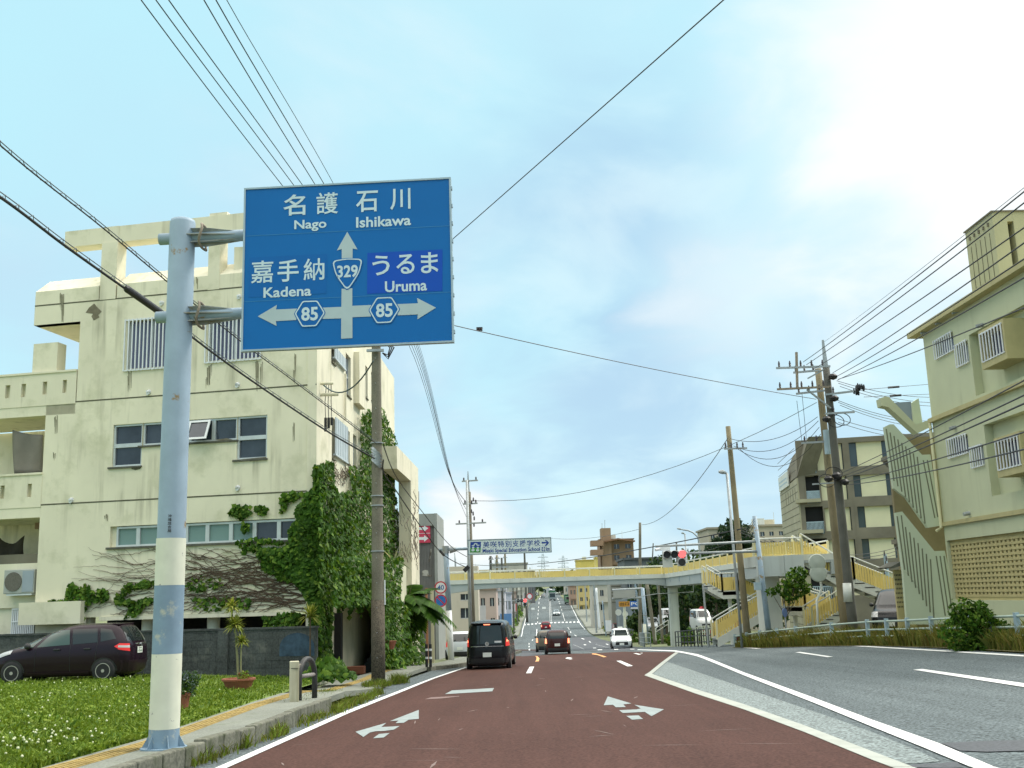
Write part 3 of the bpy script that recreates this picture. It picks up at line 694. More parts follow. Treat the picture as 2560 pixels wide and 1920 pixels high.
# align rows
zt_a = z_((470, 1050)); zm_a = z_((470, 1107)); zb_a = z_((470, 1157))
for k in ('a1', 'a2', 'a3', 'a4'):
    r = H[k]; H[k] = (r[0], r[1], zb_a if k in ('a1', 'a4') else zm_a, zt_a)
zs0, zs1 = z_((500, 1359)), z_((500, 1306)); H['s'] = (H['s'][0], H['s'][1], zs0, zs1)
holes = [H['g1'], H['g2'], H['a1'], (H['a2'][0], H['a3'][1], zm_a, zt_a), H['a4'], H['s']]
H['a1'] = (H['a1'][0], H['a2'][0], H['a1'][2], H['a1'][3]); H['a4'] = (H['a3'][1], H['a4'][1], H['a4'][2], H['a4'][3]); holes[2] = H['a1']; holes[4] = H['a4']
mb = MB()
FL.wall(mb, uL3, U1, zg2, zg1, [H['g1'], H['g2']], .3); FL.wall(mb, uL2, U1, zlow, zg2, [h for h in holes[2:]], .3)
# overhanging top storey with a sloped parapet
FL.wall(mb, uOv, uL3, zob, zg1, [], .3)
def slab_profile(u0, u1):
    pr = [(0, zg1), (0, zf), (-.75, ztop), (-1.0, ztop), (-1.0, zg1)]
    mb.prism([FL.pt(u0, z, o) for o, z in pr], FL.t * (u1 - u0))
uc0, uc1 = u_(zA(866, 1100)), u_(zA(1002, 1100))
slab_profile(uOv, uc0 - .04); slab_profile(uc1 + .05, U1)
mb.poly([FL.pt(uOv, zob, 0), FL.pt(uL3, zob, 0), FL.pt(uL3, zob, -3.2), FL.pt(uOv, zob, -3.2)])
mb.poly([FL.pt(uOv, zob, 0), FL.pt(uOv, zg1, 0), FL.pt(uOv, zg1, -3.2), FL.pt(uOv, zob, -3.2)])
FL.box(mb, uOv, U1 - .9, zg1 - .2, zg1 - .01, -3.4, -.31)
# end wall on the left of the storeys, roof and back so it is a solid block
FL.box(mb, uL2, uL2 + .25, zlow, zg2, -14, -.301); FL.box(mb, uL3, uL3 + .25, zg2, zg1, -14, -.301)
mb.prism([FL.pt(uL3 + .26, zg1 - .25, -3.41), FL.pt(U1 - .9, zg1 - .25, -3.41), FS.pt(18.5, zg1 - .25, -.32), FL.pt(uL3 + .26, zg1 - .25, -17)], (0, 0, .2))
# lower left projecting mass and the ground floor lintel
r = FL.rect(zU(216, 885), zU(715, 1055)); FL.box(mb, r[0], r[1], r[2], r[3], .01, .35)
r2 = FL.rect(zU(0, 880), zU(216, 935))
FL.box(mb, u_((250, 1545)), U1 - .8, zlow - .12, zlow - .005, -.3, .06)
body = mb.build('wall', 'cream', bld)
# floor grooves
mb = MB()
for z, u0 in ((zg1, uOv), (zg2, u_((78, 1010))), (zg3, uL2)): FL.box(mb, u0, U1 - .01, z - .022, z + .022, -.01, .006)
mb.build('floor_joint', 'groove', bld)
# side towards the road
zside = FS.hit(*zW(735, 425))[1]
SH = {k: FS.rect(zW(*a), zW(*b)) for k, a, b in (('w1', (350, 335), (402, 815)), ('w2', (541, 450), (578, 825)), ('w3', (612, 530), (632, 850)), ('w4', (355, 1130), (392, 1500)), ('w5', (426, 1180), (461, 1530)), ('b1', (200, 275), (240, 470)), ('b2', (206, 1005), (235, 1450)))}
ent = FS.rect((834, 1510), (932, 1640)); ent = (ent[0], ent[1], zt(-5.5, 36) + .12, ent[3]); SH['ivywin'] = FS.rect((833, 1318), (876, 1394))
mb = MB(); FS.wall(mb, .001, FS.len, zt(-5.5, 40) - .3, zside, list(SH.values()) , .3, rev=.22)
FS.box(mb, .8, 4.2, zside + .01, zside + .9, -3, -.5)
sw = mb.build('side_wall', 'cream_side', bld)
mb = MB()
for k in SH: r = SH[k]; FS.box(mb, r[0] + .01, r[1] - .01, r[2] + .01, r[3] - .01, -.19, -.15, 1); FS.box(mb, (r[0] + r[1]) / 2 - .03, (r[0] + r[1]) / 2 + .03, r[2], r[3], -.15, -.1, 0); FS.box(mb, r[0], r[1], (r[2] + r[3]) / 2 - .03, (r[2] + r[3]) / 2 + .03, -.149, -.10, 0)
for k in SH:
    r = SH[k]; m2 = MB(); FS.box(m2, r[0] + .01, r[1] - .01, r[2] + .01, r[3] - .01, -.19, -.15, 1)
    um = (r[0] + r[1]) / 2; zm = (r[2] + r[3]) / 2
    FS.box(m2, r[0], r[1], zm - .03, zm + .03, -.149, -.10, 0); FS.box(m2, r[0], r[0] + .05, r[2], r[3], -.15, -.095, 0); FS.box(m2, r[1] - .05, r[1], r[2], r[3], -.15, -.095, 0); FS.box(m2, r[0], r[1], r[2] - .05, r[2], -.1, .05, 2)
    m2.build('window', ['alu', 'pane', 'groove'], bld)
for a, b in (((215, 268), (329, 515)), ((222, 1005), (350, 1475))):
    r = FS.rect(zW(*a), zW(*b)); m2 = MB(); n_ = 14
    for i in range(n_):
        u0, u1 = r[0] + (r[1] - r[0]) * i / n_, r[0] + (r[1] - r[0]) * (i + 1) / n_
        FS.box(m2, u0, u1 - .012, r[2], r[3], .05, .08 + .012 * (i % 2))
    FS.box(m2, r[0] - .03, r[1] + .03, r[2] - .06, r[2], .0, .1)
    m2.build('window_shutter', 'shutter', bld)
# pilaster, downpipe and mast bracket on the side
mb = MB(); r = FS.rect(zW(432, 330), zW(498, 930)); FS.box(mb, r[0], r[1], r[2], r[3], .0, .22); mb.build('pilaster', 'cream', bld)
mb = MB(); r = FS.hit(*zW(325, 560)); mb.tube([FS.pt(r[0], r[1], .08), FS.pt(r[0], r[1] - 1.7, .08)], .04, 8)
mb.build('downpipe', 'cream', bld); mb = MB()
a = FS.hit(*zW(80, 660)); mb.tube([FS.pt(a[0], a[1], 0), FS.pt(a[0], a[1], .45)], .05, 8); mb.tube([FS.pt(a[0] + .1, a[1] - .35, 0), FS.pt(a[0] + .1, a[1] - .35, .6)], .06, 8)
mb.build('mast_bracket', 'cream', bld)
# projecting concrete frame along the road side
mb = MB(); ua, ub = FS.hit(1005, 1300, 1.0)[0], FS.hit(1047, 1300, 1.0)[0]
zb_ = FS.hit(*zV(700, 122), 1.0)[1]; ztp = FS.hit(1046, 1172, 1.0)[1]
us = FS.hit(*zW(880, 1400), 1.0)[0]
FS.box(mb, us, ub, zb_, ztp, .35, 1.0)
up = FS.hit(1028, 1300, 1.0)[0]
FS.box(mb, up, ub, zt(-5, 48) - .2, zb_ - .002, .42, 1.0)
mb.build('porch_frame', 'cream', bld)
# roof pergola
mb = MB(); zb0, zb1 = z_(zA(1500, 655)), z_(zA(1500, 515))
ue0 = u_(zA(553, 680)); FL.box(mb, ue0, U1 + 1.5, zb0, zb1, -.62, -.05)
FL.box(mb, uc0, uc1, zg1, zb0 - .002, -.55, .012); FL.box(mb, uc0 + .01, uc1 - .01, zb0, zb1 + .004, -.54, -.03)
r = FL.rect(zA(1800, 450), zA(1950, 470)); FL.box(mb, r[0], r[1], zb1 + .003, zb1 + .12, -.5, -.1)
for u in (uc1 + 3.4, uc1 + 6.4): FL.box(mb, u, u + .42, zg1, zb0 - .002, -.55, .012)
mb.build('roof_pergola', 'cream', bld)
# front windows
def grille_window(r, tilt=False):
    m2 = MB(); FL.box(m2, r[0] + .01, r[1] - .01, r[2] + .01, r[3] - .01, -.2, -.16, 1)
    um = (r[0] + r[1]) / 2
    for u in (r[0] + .03, um, r[1] - .03): FL.box(m2, u - .03, u + .03, r[2], r[3], -.159, -.12, 0)
    w = m2.build('window', ['alu', 'pane_blue'], bld)
    m3 = MB(); n_ = int((r[1] - r[0]) / .125)
    for i in range(n_ + 1): u = r[0] - .06 + (r[1] - r[0] + .12) * i / n_; FL.box(m3, u - .02, u + .02, r[2] - .08, r[3] + .05, .05, .08)
    for z in (r[2] - .06, r[3] + .02): FL.box(m3, r[0] - .08, r[1] + .08, z - .025, z + .025, .02, .05)
    m3.build('window_grille', 'white_bar', w)
def pane_window(r, nu=1, nz=1, pm='pane', sill=True):
    m2 = MB(); FL.box(m2, r[0] + .005, r[1] - .005, r[2] + .005, r[3] - .005, -.17, -.13, 1)
    fw = .065
    for i in range(nu + 1): u = r[0] + (r[1] - r[0]) * i / nu; FL.box(m2, max(r[0], u - fw), min(r[1], u + fw), r[2], r[3], -.129, -.06, 0)
    for j in range(nz + 1): z = r[2] + (r[3] - r[2]) * j / nz; FL.box(m2, r[0], r[1], max(r[2], z - fw), min(r[3], z + fw), -.128, -.055, 0)
    if sill: FL.box(m2, r[0] - .12, r[1] + .03, r[2] - .06, r[2] - .002, -.1, .06, 2)
    return m2.build('window', ['alu', pm, 'stain'], bld)
grille_window(H['g1']); grille_window(H['g2'])
pane_window(H['a1'], 1, 2); pane_window((H['a2'][0], H['a2'][1], zm_a, zt_a), 2, 1); pane_window((H['a3'][0], H['a3'][1], zm_a, zt_a), 2, 1); pane_window(H['a4'], 1, 2)
r = H['a3']; m2 = MB(); du = (r[1] - r[0]) / 2                                     # the one awning sash that stands open
for (a, b, c, d) in ((.0, 1, 0, .1), (0, 1, .9, 1), (0, .1, .1, .9), (.9, 1, .1, .9)):
    q = []
    for uu, zz in ((a, c), (b, c), (b, d), (a, d)): q.append(FL.pt(r[0] + .05 + uu * (du - .1), zm_a + .02 + zz * (zt_a - zm_a - .1) + .03, .02 + .30 * (1 - zz)))
    m2.prism(q, FL.n * .04)
mid = [FL.pt(r[0] + .05 + uu * (du - .1), zm_a + .05 + zz * (zt_a - zm_a - .1), .025 + .30 * (1 - zz)) for uu, zz in ((.08, .08), (.92, .08), (.92, .92), (.08, .92))]
m2.poly(mid, 1); m2.build('open_window_sash', ['alu', 'pane'], bld)
us0, us1 = H['s'][0], H['s'][1]; ups = [u_((x, 1330)) for x in (289, 343, 400, 463, 516, 575, 634, 695, 737)]
for i, (a, b) in enumerate(zip(ups, ups[1:])): pane_window((a, b, zs0, zs1 - .02), 1, 1, 'pane_teal' if i < 6 else 'pane', sill=False)
mb = MB(); FL.box(mb, us0, ups[0] - .002, zs0, zs1, -.2, -.12); mb.build('window_reveal', 'cream', bld)
mb = MB(); FL.box(mb, us0 - .1, us1, zs0 - .07, zs0 - .002, -.05, .07); mb.build('window_sill', 'stain', bld)
# run-off stains and broken render under sills
RUN = mat('run_off', (.26, .24, .165), .95, .25, 5)
def stainpatch(pts, o=.004): mb.poly([FL.pt(*FL.hit(*p), o) for p in pts])
for x, y, w, h in ((zC(1118, 150) + (5, 60)), zA(540, 1130) + (6, 75), zA(520, 1140) + (3, 40), zC(485, 545) + (4, 45), zC(1800, 110) + (5, 50), zC(1820, 100) + (3, 30), zD(300, 60) + (7, 70), zD(322, 80) + (3, 60), zD(620, 10) + (4, 60), zD(600, 600) + (3, 45), zU(882, 145) + (4, 18), zA(1690, 1010) + (5, 30), zC(470, 860) + (3, 20), zC(1790, 210) + (3, 28), zD(610, 130) + (3, 40)):
    mb = MB()
    for k in range(5):
        xx = x + random.uniform(-w, w); ww = w * random.uniform(.15, .4); hh = h * random.uniform(.5, 1); yy = y + random.uniform(0, h * .3)
        stainpatch([(xx - ww, yy), (xx + ww, yy + .5), (xx + ww * .4, yy + hh), (xx - ww * .3, yy + hh * .97)], .004 + .001 * k)
    mb.build('wall_stain', RUN, bld)
pass
BRK = mat('bare_concrete', (.17, .15, .10), .95, .3, 6)
for pts in ([zA(740, 1320), zA(770, 1275), zA(815, 1240), zA(835, 1265), zA(880, 1310), zA(850, 1340), zA(860, 1360), zA(810, 1388), zA(790, 1350), zA(805, 1330)], [zC(1130, 1010), zC(1160, 992), zC(1220, 995), zC(1210, 1012), zC(1170, 1022)], [zD(120, 930), zD(365, 905), zD(365, 925), zD(300, 930), zD(230, 945), zD(180, 935)], [zC(1840, 760), zC(1960, 745), zC(2020, 760), zC(1990, 780), zC(1900, 765)]):
    mb = MB(); stainpatch(pts, .006); mb.build('broken_render', BRK, bld)
# round vent caps
for p in (zA(1398, 1235), zA(2066, 1180), zC(1285, 345), zC(2053, 282), zC(618, 1278), zC(2056, 1172), zD(118, 283), zD(120, 1172)):
    u, z = FL.hit(*p)
    if 0 < u < U1:
        m2 = MB(); c = FL.pt(u, z, 0)
        for k in range(4): m2.tube([c + FL.n * (.03 * k), c + FL.n * (.03 * k + .031)], [.085 - .012 * k, .085 - .012 * (k + 1)], 10)
        m2.tube([c + FL.n * .02 - Vector((0, 0, .06)), c + FL.n * .09 - Vector((0, 0, .07))], .05, 8); m2.build('vent_cap', 'white_bar', bld, smooth=True)
# ground floor: void, round columns, back wall
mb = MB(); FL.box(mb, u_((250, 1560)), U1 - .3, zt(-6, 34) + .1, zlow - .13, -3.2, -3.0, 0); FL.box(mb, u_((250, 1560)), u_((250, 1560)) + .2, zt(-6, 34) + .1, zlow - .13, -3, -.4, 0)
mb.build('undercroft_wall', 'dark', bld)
for x in (347, 513, 680):
    u = u_((x, 1565)); m2 = MB(); p = FL.pt(u, 0, -.55); m2.tube([(p.x, p.y, zt(-8, 33) + .1), (p.x, p.y, zlow - .12)], .2, 14); m2.build('round_column', 'cream', bld, smooth=True)
mb = MB(); r = FL.rect(zE(272, 400), zE(742, 520)); FL.box(mb, r[0], r[1], zt(-10, 33), r[3] + .1, -.5, -.2); mb.build('base_wall', 'cream', bld)
# porch on the road side: open front, stair inside, ivy over it
us_p, ue_p, op = 3.6, 12.5, 1.3
zl0, zl1 = P(880, 1513, 36.8).z, P(880, 1400, 36.8).z; zgp = zt(-5, 37) + .1
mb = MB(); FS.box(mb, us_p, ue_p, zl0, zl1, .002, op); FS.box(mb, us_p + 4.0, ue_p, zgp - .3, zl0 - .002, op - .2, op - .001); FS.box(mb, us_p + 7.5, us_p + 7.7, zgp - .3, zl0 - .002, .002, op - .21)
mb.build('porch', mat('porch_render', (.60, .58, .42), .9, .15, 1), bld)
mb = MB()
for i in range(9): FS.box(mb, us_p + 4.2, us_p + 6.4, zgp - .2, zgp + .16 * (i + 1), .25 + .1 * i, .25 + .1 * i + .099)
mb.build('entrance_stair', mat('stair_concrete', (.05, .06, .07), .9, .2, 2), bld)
pq = P(886, 1637, 38.0); mb = MB(); mb.box(pq.x - .25, pq.x + .45, 37.2, 37.6, zgp, zgp + .26); tag(mb.build('terracotta_planter', 'terracotta', bevel=.02), 'low brown planter box inside the ivy covered entrance', 'planter')

# ------------------------------------------------------------------ balconies wing beyond the cream building
bal = thing('balcony_wing', 'cream balcony block with slotted parapets at the edge of the picture', 'building', FL.pt(u_((60, 1500)), zt(-13, 36), -.5))
mb = MB(); uB0 = u_((-160, 1200)); uB1 = u_((190, 980)); uB2 = u_((104, 1230))
def slotted(u0, u1, z0, z1, slots, o=0.0):
    FL.wall(mb, u0, u1, z0, z1, slots, .16, o=o, rev=.16)
z0u, z1u = z_(zC(300, 470)), z_(zC(300, 195)); z0l, z1l = z_(zC(150, 1350)), z_(zC(150, 1070))
sl = []
for p0, p1 in (((52, 290), (86, 398)), ((190, 278), (222, 388)), ((374, 258), (406, 366)), ((547, 243), (576, 352))): sl.append(FL.rect(zC(*p0), zC(*p1)))
sl += [(s_[0] - 1.8 * k, s_[1] - 1.8 * k, s_[2], s_[3]) for k in (1, 2) for s_ in sl[:2]]
slotted(uB0, uB1, z0u, z1u, [s_ for s_ in sl if s_[0] > uB0 + .1], .02)
s2 = [FL.rect(zC(8, 1155), zC(38, 1268)), FL.rect(zC(243, 1140), zC(273, 1252))]
slotted(uB0, uB2, z0l, z1l, s2, .02)
for z0, z1, u1 in ((z0u, z1u, uB1), (z0l, z1l, uB2)):
    FL.box(mb, uB0, u1, z1 + .001, z1 + .07, -.2, .06); FL.box(mb, uB0, u1, z0 - .34, z0 - .002, -2.6, .0)
FL.box(mb, u_(zA(288, 1600)), u_(zA(497, 1600)), z1u + .07, z_(zA(400, 1580)), -.5, -.02)
FL.box(mb, uB0, uL2 - .02, zt(-14, 36), z0u - .35, -3.0, -2.75)
FL.box(mb, uB0, uL2 - .02, z_(zU(60, 930)), z_(zU(60, 560)), -1.2, -.4); FL.box(mb, uB0, uL2 - .02, zt(-14, 36), z_(zU(60, 931)), -1.1, -.5)
mb.build('wall', 'cream', bal)
mb = MB(); FL.box(mb, uB0, uL2 - .02, z_(zU(60, 560)) + .001, z_(zU(60, 545)) + .25, -1.0, -.42); mb.build('parapet_cap', 'old_conc', bal)
for (p0, p1, o) in (((5, 268), (213, 352), -2.7), ((42, 940), (212, 1150), -.46)):
    r = FL.rect(zU(*p0), zU(*p1)); m2 = MB(); FL.box(m2, r[0], r[1], r[2], r[3], o - .03, o, 1); w = m2.build('window', ['alu', 'pane'], bal)
    m3 = MB(); n_ = 12
    for i in range(n_ + 1): u = r[0] + (r[1] - r[0]) * i / n_; FL.box(m3, u - .02, u + .02, r[2], r[3], o + .06, o + .09)
    for z in (r[2], r[3], (r[2] + r[3]) / 2): FL.box(m3, r[0], r[1], z - .02, z + .02, o + .09, o + .11)
    m3.build('window_grille', 'white_bar', w)
mb = MB(); r = FL.rect(zU(0, 165), zU(195, 240))
for i in range(16): u = r[0] + (r[1] - r[0]) * i / 16; FL.box(mb, u, u + (r[1] - r[0]) / 32, r[2], r[3], -1.9, -1.86)
mb.build('awning', mat('pink_stripes', (.50, .34, .26), .8, .1, 3), bal)
def cloth(name, pts, o, m, label, sag=.1):
    m2 = MB(); n_ = 8; q = [FL.pt(*FL.hit(*p, o), o) for p in pts]
    for j in range(n_ + 1):
        for i in range(n_ + 1):
            a, b = i / n_, j / n_
            p = (q[0] * (1 - a) + q[1] * a) * (1 - b) + (q[3] * (1 - a) + q[2] * a) * b
            m2.v.append(tuple(p + FL.n * (.05 * math.sin(a * 9 + b * 2) + sag * math.sin(b * 3.1) * .4) - Vector((0, 0, sag * math.sin(a * math.pi) * (1 - b)))))
    for j in range(n_):
        for i in range(n_): m2.f.append((j * 9 + i, j * 9 + i + 1, j * 9 + i + 10, j * 9 + i + 9)); m2.mi.append(0)
    o_ = m2.build(name, m, smooth=True); s_ = o_.modifiers.new('thickness', 'SOLIDIFY'); s_.thickness = .012
    return tag(o_, label, 'cloth')
cloth('tarpaulin', [zC(110, 672), zC(376, 716), zC(362, 1052), zC(132, 1060)], -.4, mat('grey_tarp', (.20, .18, .15), .8, .12, 2), 'grey tarpaulin stretched over the upper balcony opening', .05)
cloth('brown_sheet', [zU(0, 345), zU(208, 328), zU(200, 540), zU(0, 548)], -1.6, mat('brown_cloth', (.055, .045, .03), .9, .2, 3), 'dark brown sheet hung across the lower balcony window', .25)
# air conditioner
ac = FL.rect(zU(28, 615), zU(270, 805)); acz = thing('air_conditioner', 'grey outdoor air conditioner unit mounted on the balcony wall', 'air conditioner', FL.pt((ac[0] + ac[1]) / 2, ac[2], -.2))
mb = MB(); FL.box(mb, ac[0], ac[1], ac[2], ac[3], -.395, -.05); mb.build('casing', mat('ac_grey', (.40, .41, .38), .6, .06, 3), acz, bevel=.02)
mb = MB(); um = ac[0] + (ac[1] - ac[0]) * .32; zm = (ac[2] + ac[3]) / 2; rr = (ac[3] - ac[2]) * .40
mb.tube([FL.pt(um, zm, -.05), FL.pt(um, zm, -.02)], rr, 20); mb.build('fan_grille', mat('ac_fan', (.13, .12, .10), .7, .2, 20), acz)
mb = MB(); FL.box(mb, ac[0] + (ac[1] - ac[0]) * .62, ac[1] - .03, ac[2] + .05, ac[3] - .05, -.049, -.03); mb.build('service_panel', mat('ac_panel', (.30, .35, .40), .6, .05, 3), acz)
mb = MB(); FL.box(mb, ac[0] + .1, ac[1] - .1, ac[2] - .06, ac[2] - .002, -.38, -.08); mb.build('bracket', 'white_bar', acz)

# ------------------------------------------------------------------ ivy on the corner
def inpoly(p, poly):
    x, y = p; c = False; n_ = len(poly)
    for i in range(n_):
        (x1, y1), (x2, y2) = poly[i], poly[i - 1]
        if (y1 > y) != (y2 > y) and x < (x2 - x1) * (y - y1) / (y2 - y1) + x1: c = not c
    return c
def scatter(poly, n_):
    xs = [p[0] for p in poly]; ys = [p[1] for p in poly]; out = []
    while len(out) < n_:
        p = (random.uniform(min(xs), max(xs)), random.uniform(min(ys), max(ys)))
        if inpoly(p, poly): out.append(p)
    return out
ivy = thing('climbing_ivy', 'dense green ivy with bare brown stems climbing the corner of the cream building', 'ivy', (C0.x, C0.y - .2, zt(C0.x, C0.y) + .2))
sidepoly = [(800, 1165), (815, 1152), (832, 1156), (836, 1172), (838, 1212), (845, 1228), (862, 1232), (880, 1222), (876, 1196), (873, 1170), (886, 1165), (900, 1172), (904, 1120), (901, 1080), (905, 1032), (915, 1040), (921, 1022), (932, 1034), (948, 1016), (962, 1026), (974, 1062), (986, 1086), (997, 1112), (993, 1150), (985, 1182), (988, 1232), (998, 1290), (1012, 1330), (1010, 1380), (1005, 1440), (1002, 1520), (960, 1535), (930, 1512), (834, 1516), (830, 1600), (838, 1690), (800, 1700)]
rightpoly = [(930, 1500), (1000, 1500), (1045, 1540), (1062, 1600), (1066, 1672), (985, 1678), (962, 1660), (955, 1580)]
frontmass = [(800, 1165), (800, 1700), (778, 1690), (775, 1560), (770, 1500), (735, 1450), (718, 1420), (690, 1408), (652, 1398), (640, 1388), (655, 1372), (700, 1372), (726, 1362), (722, 1330), (728, 1315), (742, 1300), (738, 1272), (758, 1252), (762, 1236), (782, 1225), (790, 1200)]
frontbits = [([(583, 1262), (600, 1264), (626, 1268), (628, 1282), (620, 1290), (604, 1300), (590, 1293), (575, 1290), (566, 1286), (582, 1276)], 120), ([(638, 1268), (650, 1263), (668, 1272), (671, 1285), (655, 1288), (640, 1280)], 60), ([(700, 1240), (735, 1228), (762, 1236), (745, 1246), (722, 1256), (705, 1285), (697, 1282), (708, 1258), (699, 1258)], 130),
             ([(604, 1306), (622, 1306), (626, 1325), (610, 1334), (604, 1322)], 25), ([(585, 1355), (640, 1345), (720, 1352), (715, 1362), (640, 1358), (600, 1368)], 90), ([(600, 1366), (650, 1360), (655, 1378), (600, 1385)], 50),
             ([zE(565, 180), zE(600, 65), zE(680, 85), zE(740, 58), zE(800, 140), zE(860, 110), zE(930, 120), zE(940, 200), zE(880, 245), zE(800, 215), zE(740, 290), zE(720, 375), zE(690, 360), zE(700, 290), zE(640, 265), zE(580, 310), zE(570, 390), zE(550, 340), zE(545, 280), zE(440, 280), zE(400, 225), zE(480, 200), zE(560, 215)], 420),
             ([zE(970, 180), zE(1040, 150), zE(1060, 90), zE(1130, 60), zE(1200, 70), zE(1240, 30), zE(1340, 40), zE(1340, 90), zE(1200, 110), zE(1090, 150), zE(1040, 200), zE(1180, 220), zE(1280, 190), zE(1340, 210), zE(1240, 270), zE(1170, 350), zE(1050, 385), zE(1110, 310), zE(1130, 270), zE(1010, 250)], 300),
             ([(455, 1455), (500, 1440), (545, 1445), (560, 1462), (520, 1476), (470, 1480)], 60), ([(470, 1500), (560, 1490), (640, 1500), (620, 1522), (520, 1530), (470, 1520)], 90), ([(660, 1395), (720, 1420), (735, 1460), (700, 1450), (650, 1420)], 120), ([(655, 1545), (700, 1530), (750, 1536), (752, 1566), (690, 1572), (660, 1566)], 150)]
mb = MB(); c = []; nn = []
def put(fac, pts, o0, o1):
    for p in pts:
        o = random.uniform(o0, o1); u, z = fac.hit(p[0], p[1], o)
        c.append(tuple(fac.pt(u, z, o))); nn.append(tuple(fac.n * .9 + Vector((0, 0, .35))))
sp_pts = scatter(sidepoly, 12500); put(FS, [p for p in sp_pts if p[1] < 1395 or p[0] < 836], .02, .34); put(FS, [p for p in sp_pts if p[1] >= 1395 and p[0] >= 836], 1.25, 1.55); put(FS, scatter(rightpoly, 2600), 1.3, 1.7)
for i in range(900):
    a_ = random.random(); p = FS.pt(us_p + random.uniform(-.12, .1), zl0 - random.random() ** 2 * .55 * (.5 + .5 * math.sin(a_ * 23)) + random.uniform(0, .9), a_ * op); c.append(tuple(p)); nn.append((0, -1, .2))
put(FL, scatter(frontmass, 4600), .02, .30)
# rounded shoulder where the ivy wraps the corner
for i in range(1500):
    z = random.uniform(zt(C0.x, C0.y) + .2, FL.hit(795, 1165)[1]); a = random.random() * math.pi / 2; r_ = random.uniform(.02, .3)
    p = Vector((C0.x, C0.y, z)) + FL.n * (math.cos(a) * r_) + FS.n * (math.sin(a) * r_)
    c.append(tuple(p)); nn.append(tuple(FL.n * math.cos(a) + FS.n * math.sin(a)))
mb.leaves(c, nn, .165, [.50, .36, .14], (0, 0, -1.0), .95, .38)
c = []; nn = []
for poly, k in frontbits: put(FL, scatter(poly, k), .02, .14)
mb.leaves(c, nn, .15, [.25, .45, .30], (0, 0, -1.0), .95, .45)
mb.build('foliage', ['leaf1', 'leaf2', 'leaf3'], ivy)
mb = MB()
def vine(x, y, dx, dy, n_, r, step=9, wander=.5, fac=FL):
    pts = []
    for i in range(n_):
        u, z = fac.hit(x, y, .03); pts.append(fac.pt(u, z, .03))
        a = math.atan2(dy, dx) + random.gauss(0, wander) * .6; x += math.cos(a) * step; y += math.sin(a) * step * .8
        if not (110 < x < 800 and 1368 < y < 1540): break
        dx = .75 * dx + .25 * math.cos(a); dy = .75 * dy + .25 * math.sin(a)
    if len(pts) > 2: mb.tube(pts, [r * (1 - .7 * i / len(pts)) for i in range(len(pts))], 4, cap=False)
for i in range(46): vine(random.uniform(700, 790), random.uniform(1400, 1535), -1, random.uniform(-.35, .3), 60, random.uniform(.012, .022))
for i in range(70): vine(random.uniform(440, 760), random.uniform(1385, 1530), random.choice((-1, -1, 1)), random.uniform(-.8, .8), random.randint(8, 22), random.uniform(.008, .014), 8, .8)
for i in range(16): vine(random.uniform(330, 420), random.uniform(1395, 1530), -1, random.uniform(-.3, .35), random.randint(12, 26), .009)
for i in range(26):
    x, y = random.uniform(838, 876), random.uniform(1180, 1215); pts = []
    for k in range(6): u, z = FS.hit(x, y, .04); pts.append(FS.pt(u, z, .04)); x += random.uniform(-6, 6); y -= random.uniform(-2, 9)
    mb.tube(pts, .012, 4, cap=False)
mb.build('vine_stems', 'stem', ivy)
mb = MB()
for i in range(26):
    x, y = random.choice((1012, 1036)) + random.uniform(-8, 8), random.uniform(1280, 1440); pts = []
    for k in range(9):
        u, z = FS.hit(x, y, 1.02); pts.append(FS.pt(min(u, ub - .02), z, 1.02)); x += random.uniform(-5, 5); y -= random.uniform(2, 10)
    mb.tube(pts, .011, 4, cap=False)
tag(mb.build('bare_creeper', 'stem'), 'bare brown creeper stems on the concrete porch pillar', 'creeper')

# ------------------------------------------------------------------ block garden wall
Cw = G(791, 1640, .2); Cw = P(791, 1600, 32.2); FW_ = Fac((Cw.x + _d.x * 16, Cw.y + _d.y * 16), (Cw.x, Cw.y))
wl = thing('block_wall', 'low grey concrete block wall with mould stains behind the parked hatchback', 'wall', FW_.pt(10, lawn_z(Cw.x - 6, 33) - .1, 0))
mb = MB(); zw1 = FW_.hit(600, 1575)[1]; zw0 = zw1 - 1.75; row = .21; k = 0; z = zw0
while z < zw1 - .05:
    u = -.2 * (k % 2)
    while u < FW_.len:
        a, b = max(0, u), min(FW_.len, u + .4)
        if b > a + .02: FW_.box(mb, a + .004, b - .004, z + .004, min(z + row, zw1) - .004, -.14, random.uniform(-.004, .004))
        u += .4
    z += row; k += 1
FW_.box(mb, 0, FW_.len, zw0, zw1 - .02, -.13, -.012)
FW_.box(mb, -.1, FW_.len + .02, zw1, zw1 + .06, -.17, .03)
mb.build('blocks', 'block', wl)
for x in (560,): 
    m2 = MB(); u = FW_.hit(x, 1620)[0]; FW_.box(m2, u - .16, u + .16, zw0, zw1 - .01, .004, .10); m2.build('pier', 'block', wl)
m2 = MB(); n_ = 12; u0, z0 = FW_.hit(*zF(630, 1100)); m2.poly([FW_.pt(u0 + .55 * math.cos(math.pi * i / n_), z0 + .42 * math.sin(math.pi * i / n_), .008) for i in range(n_ + 1)] + [FW_.pt(u0 - .55, z0 - .25, .008), FW_.pt(u0 + .55, z0 - .25, .008)])
m2.build('blue_daub', mat('blue_daub', (.035, .065, .10), .9, .4, 5), wl)

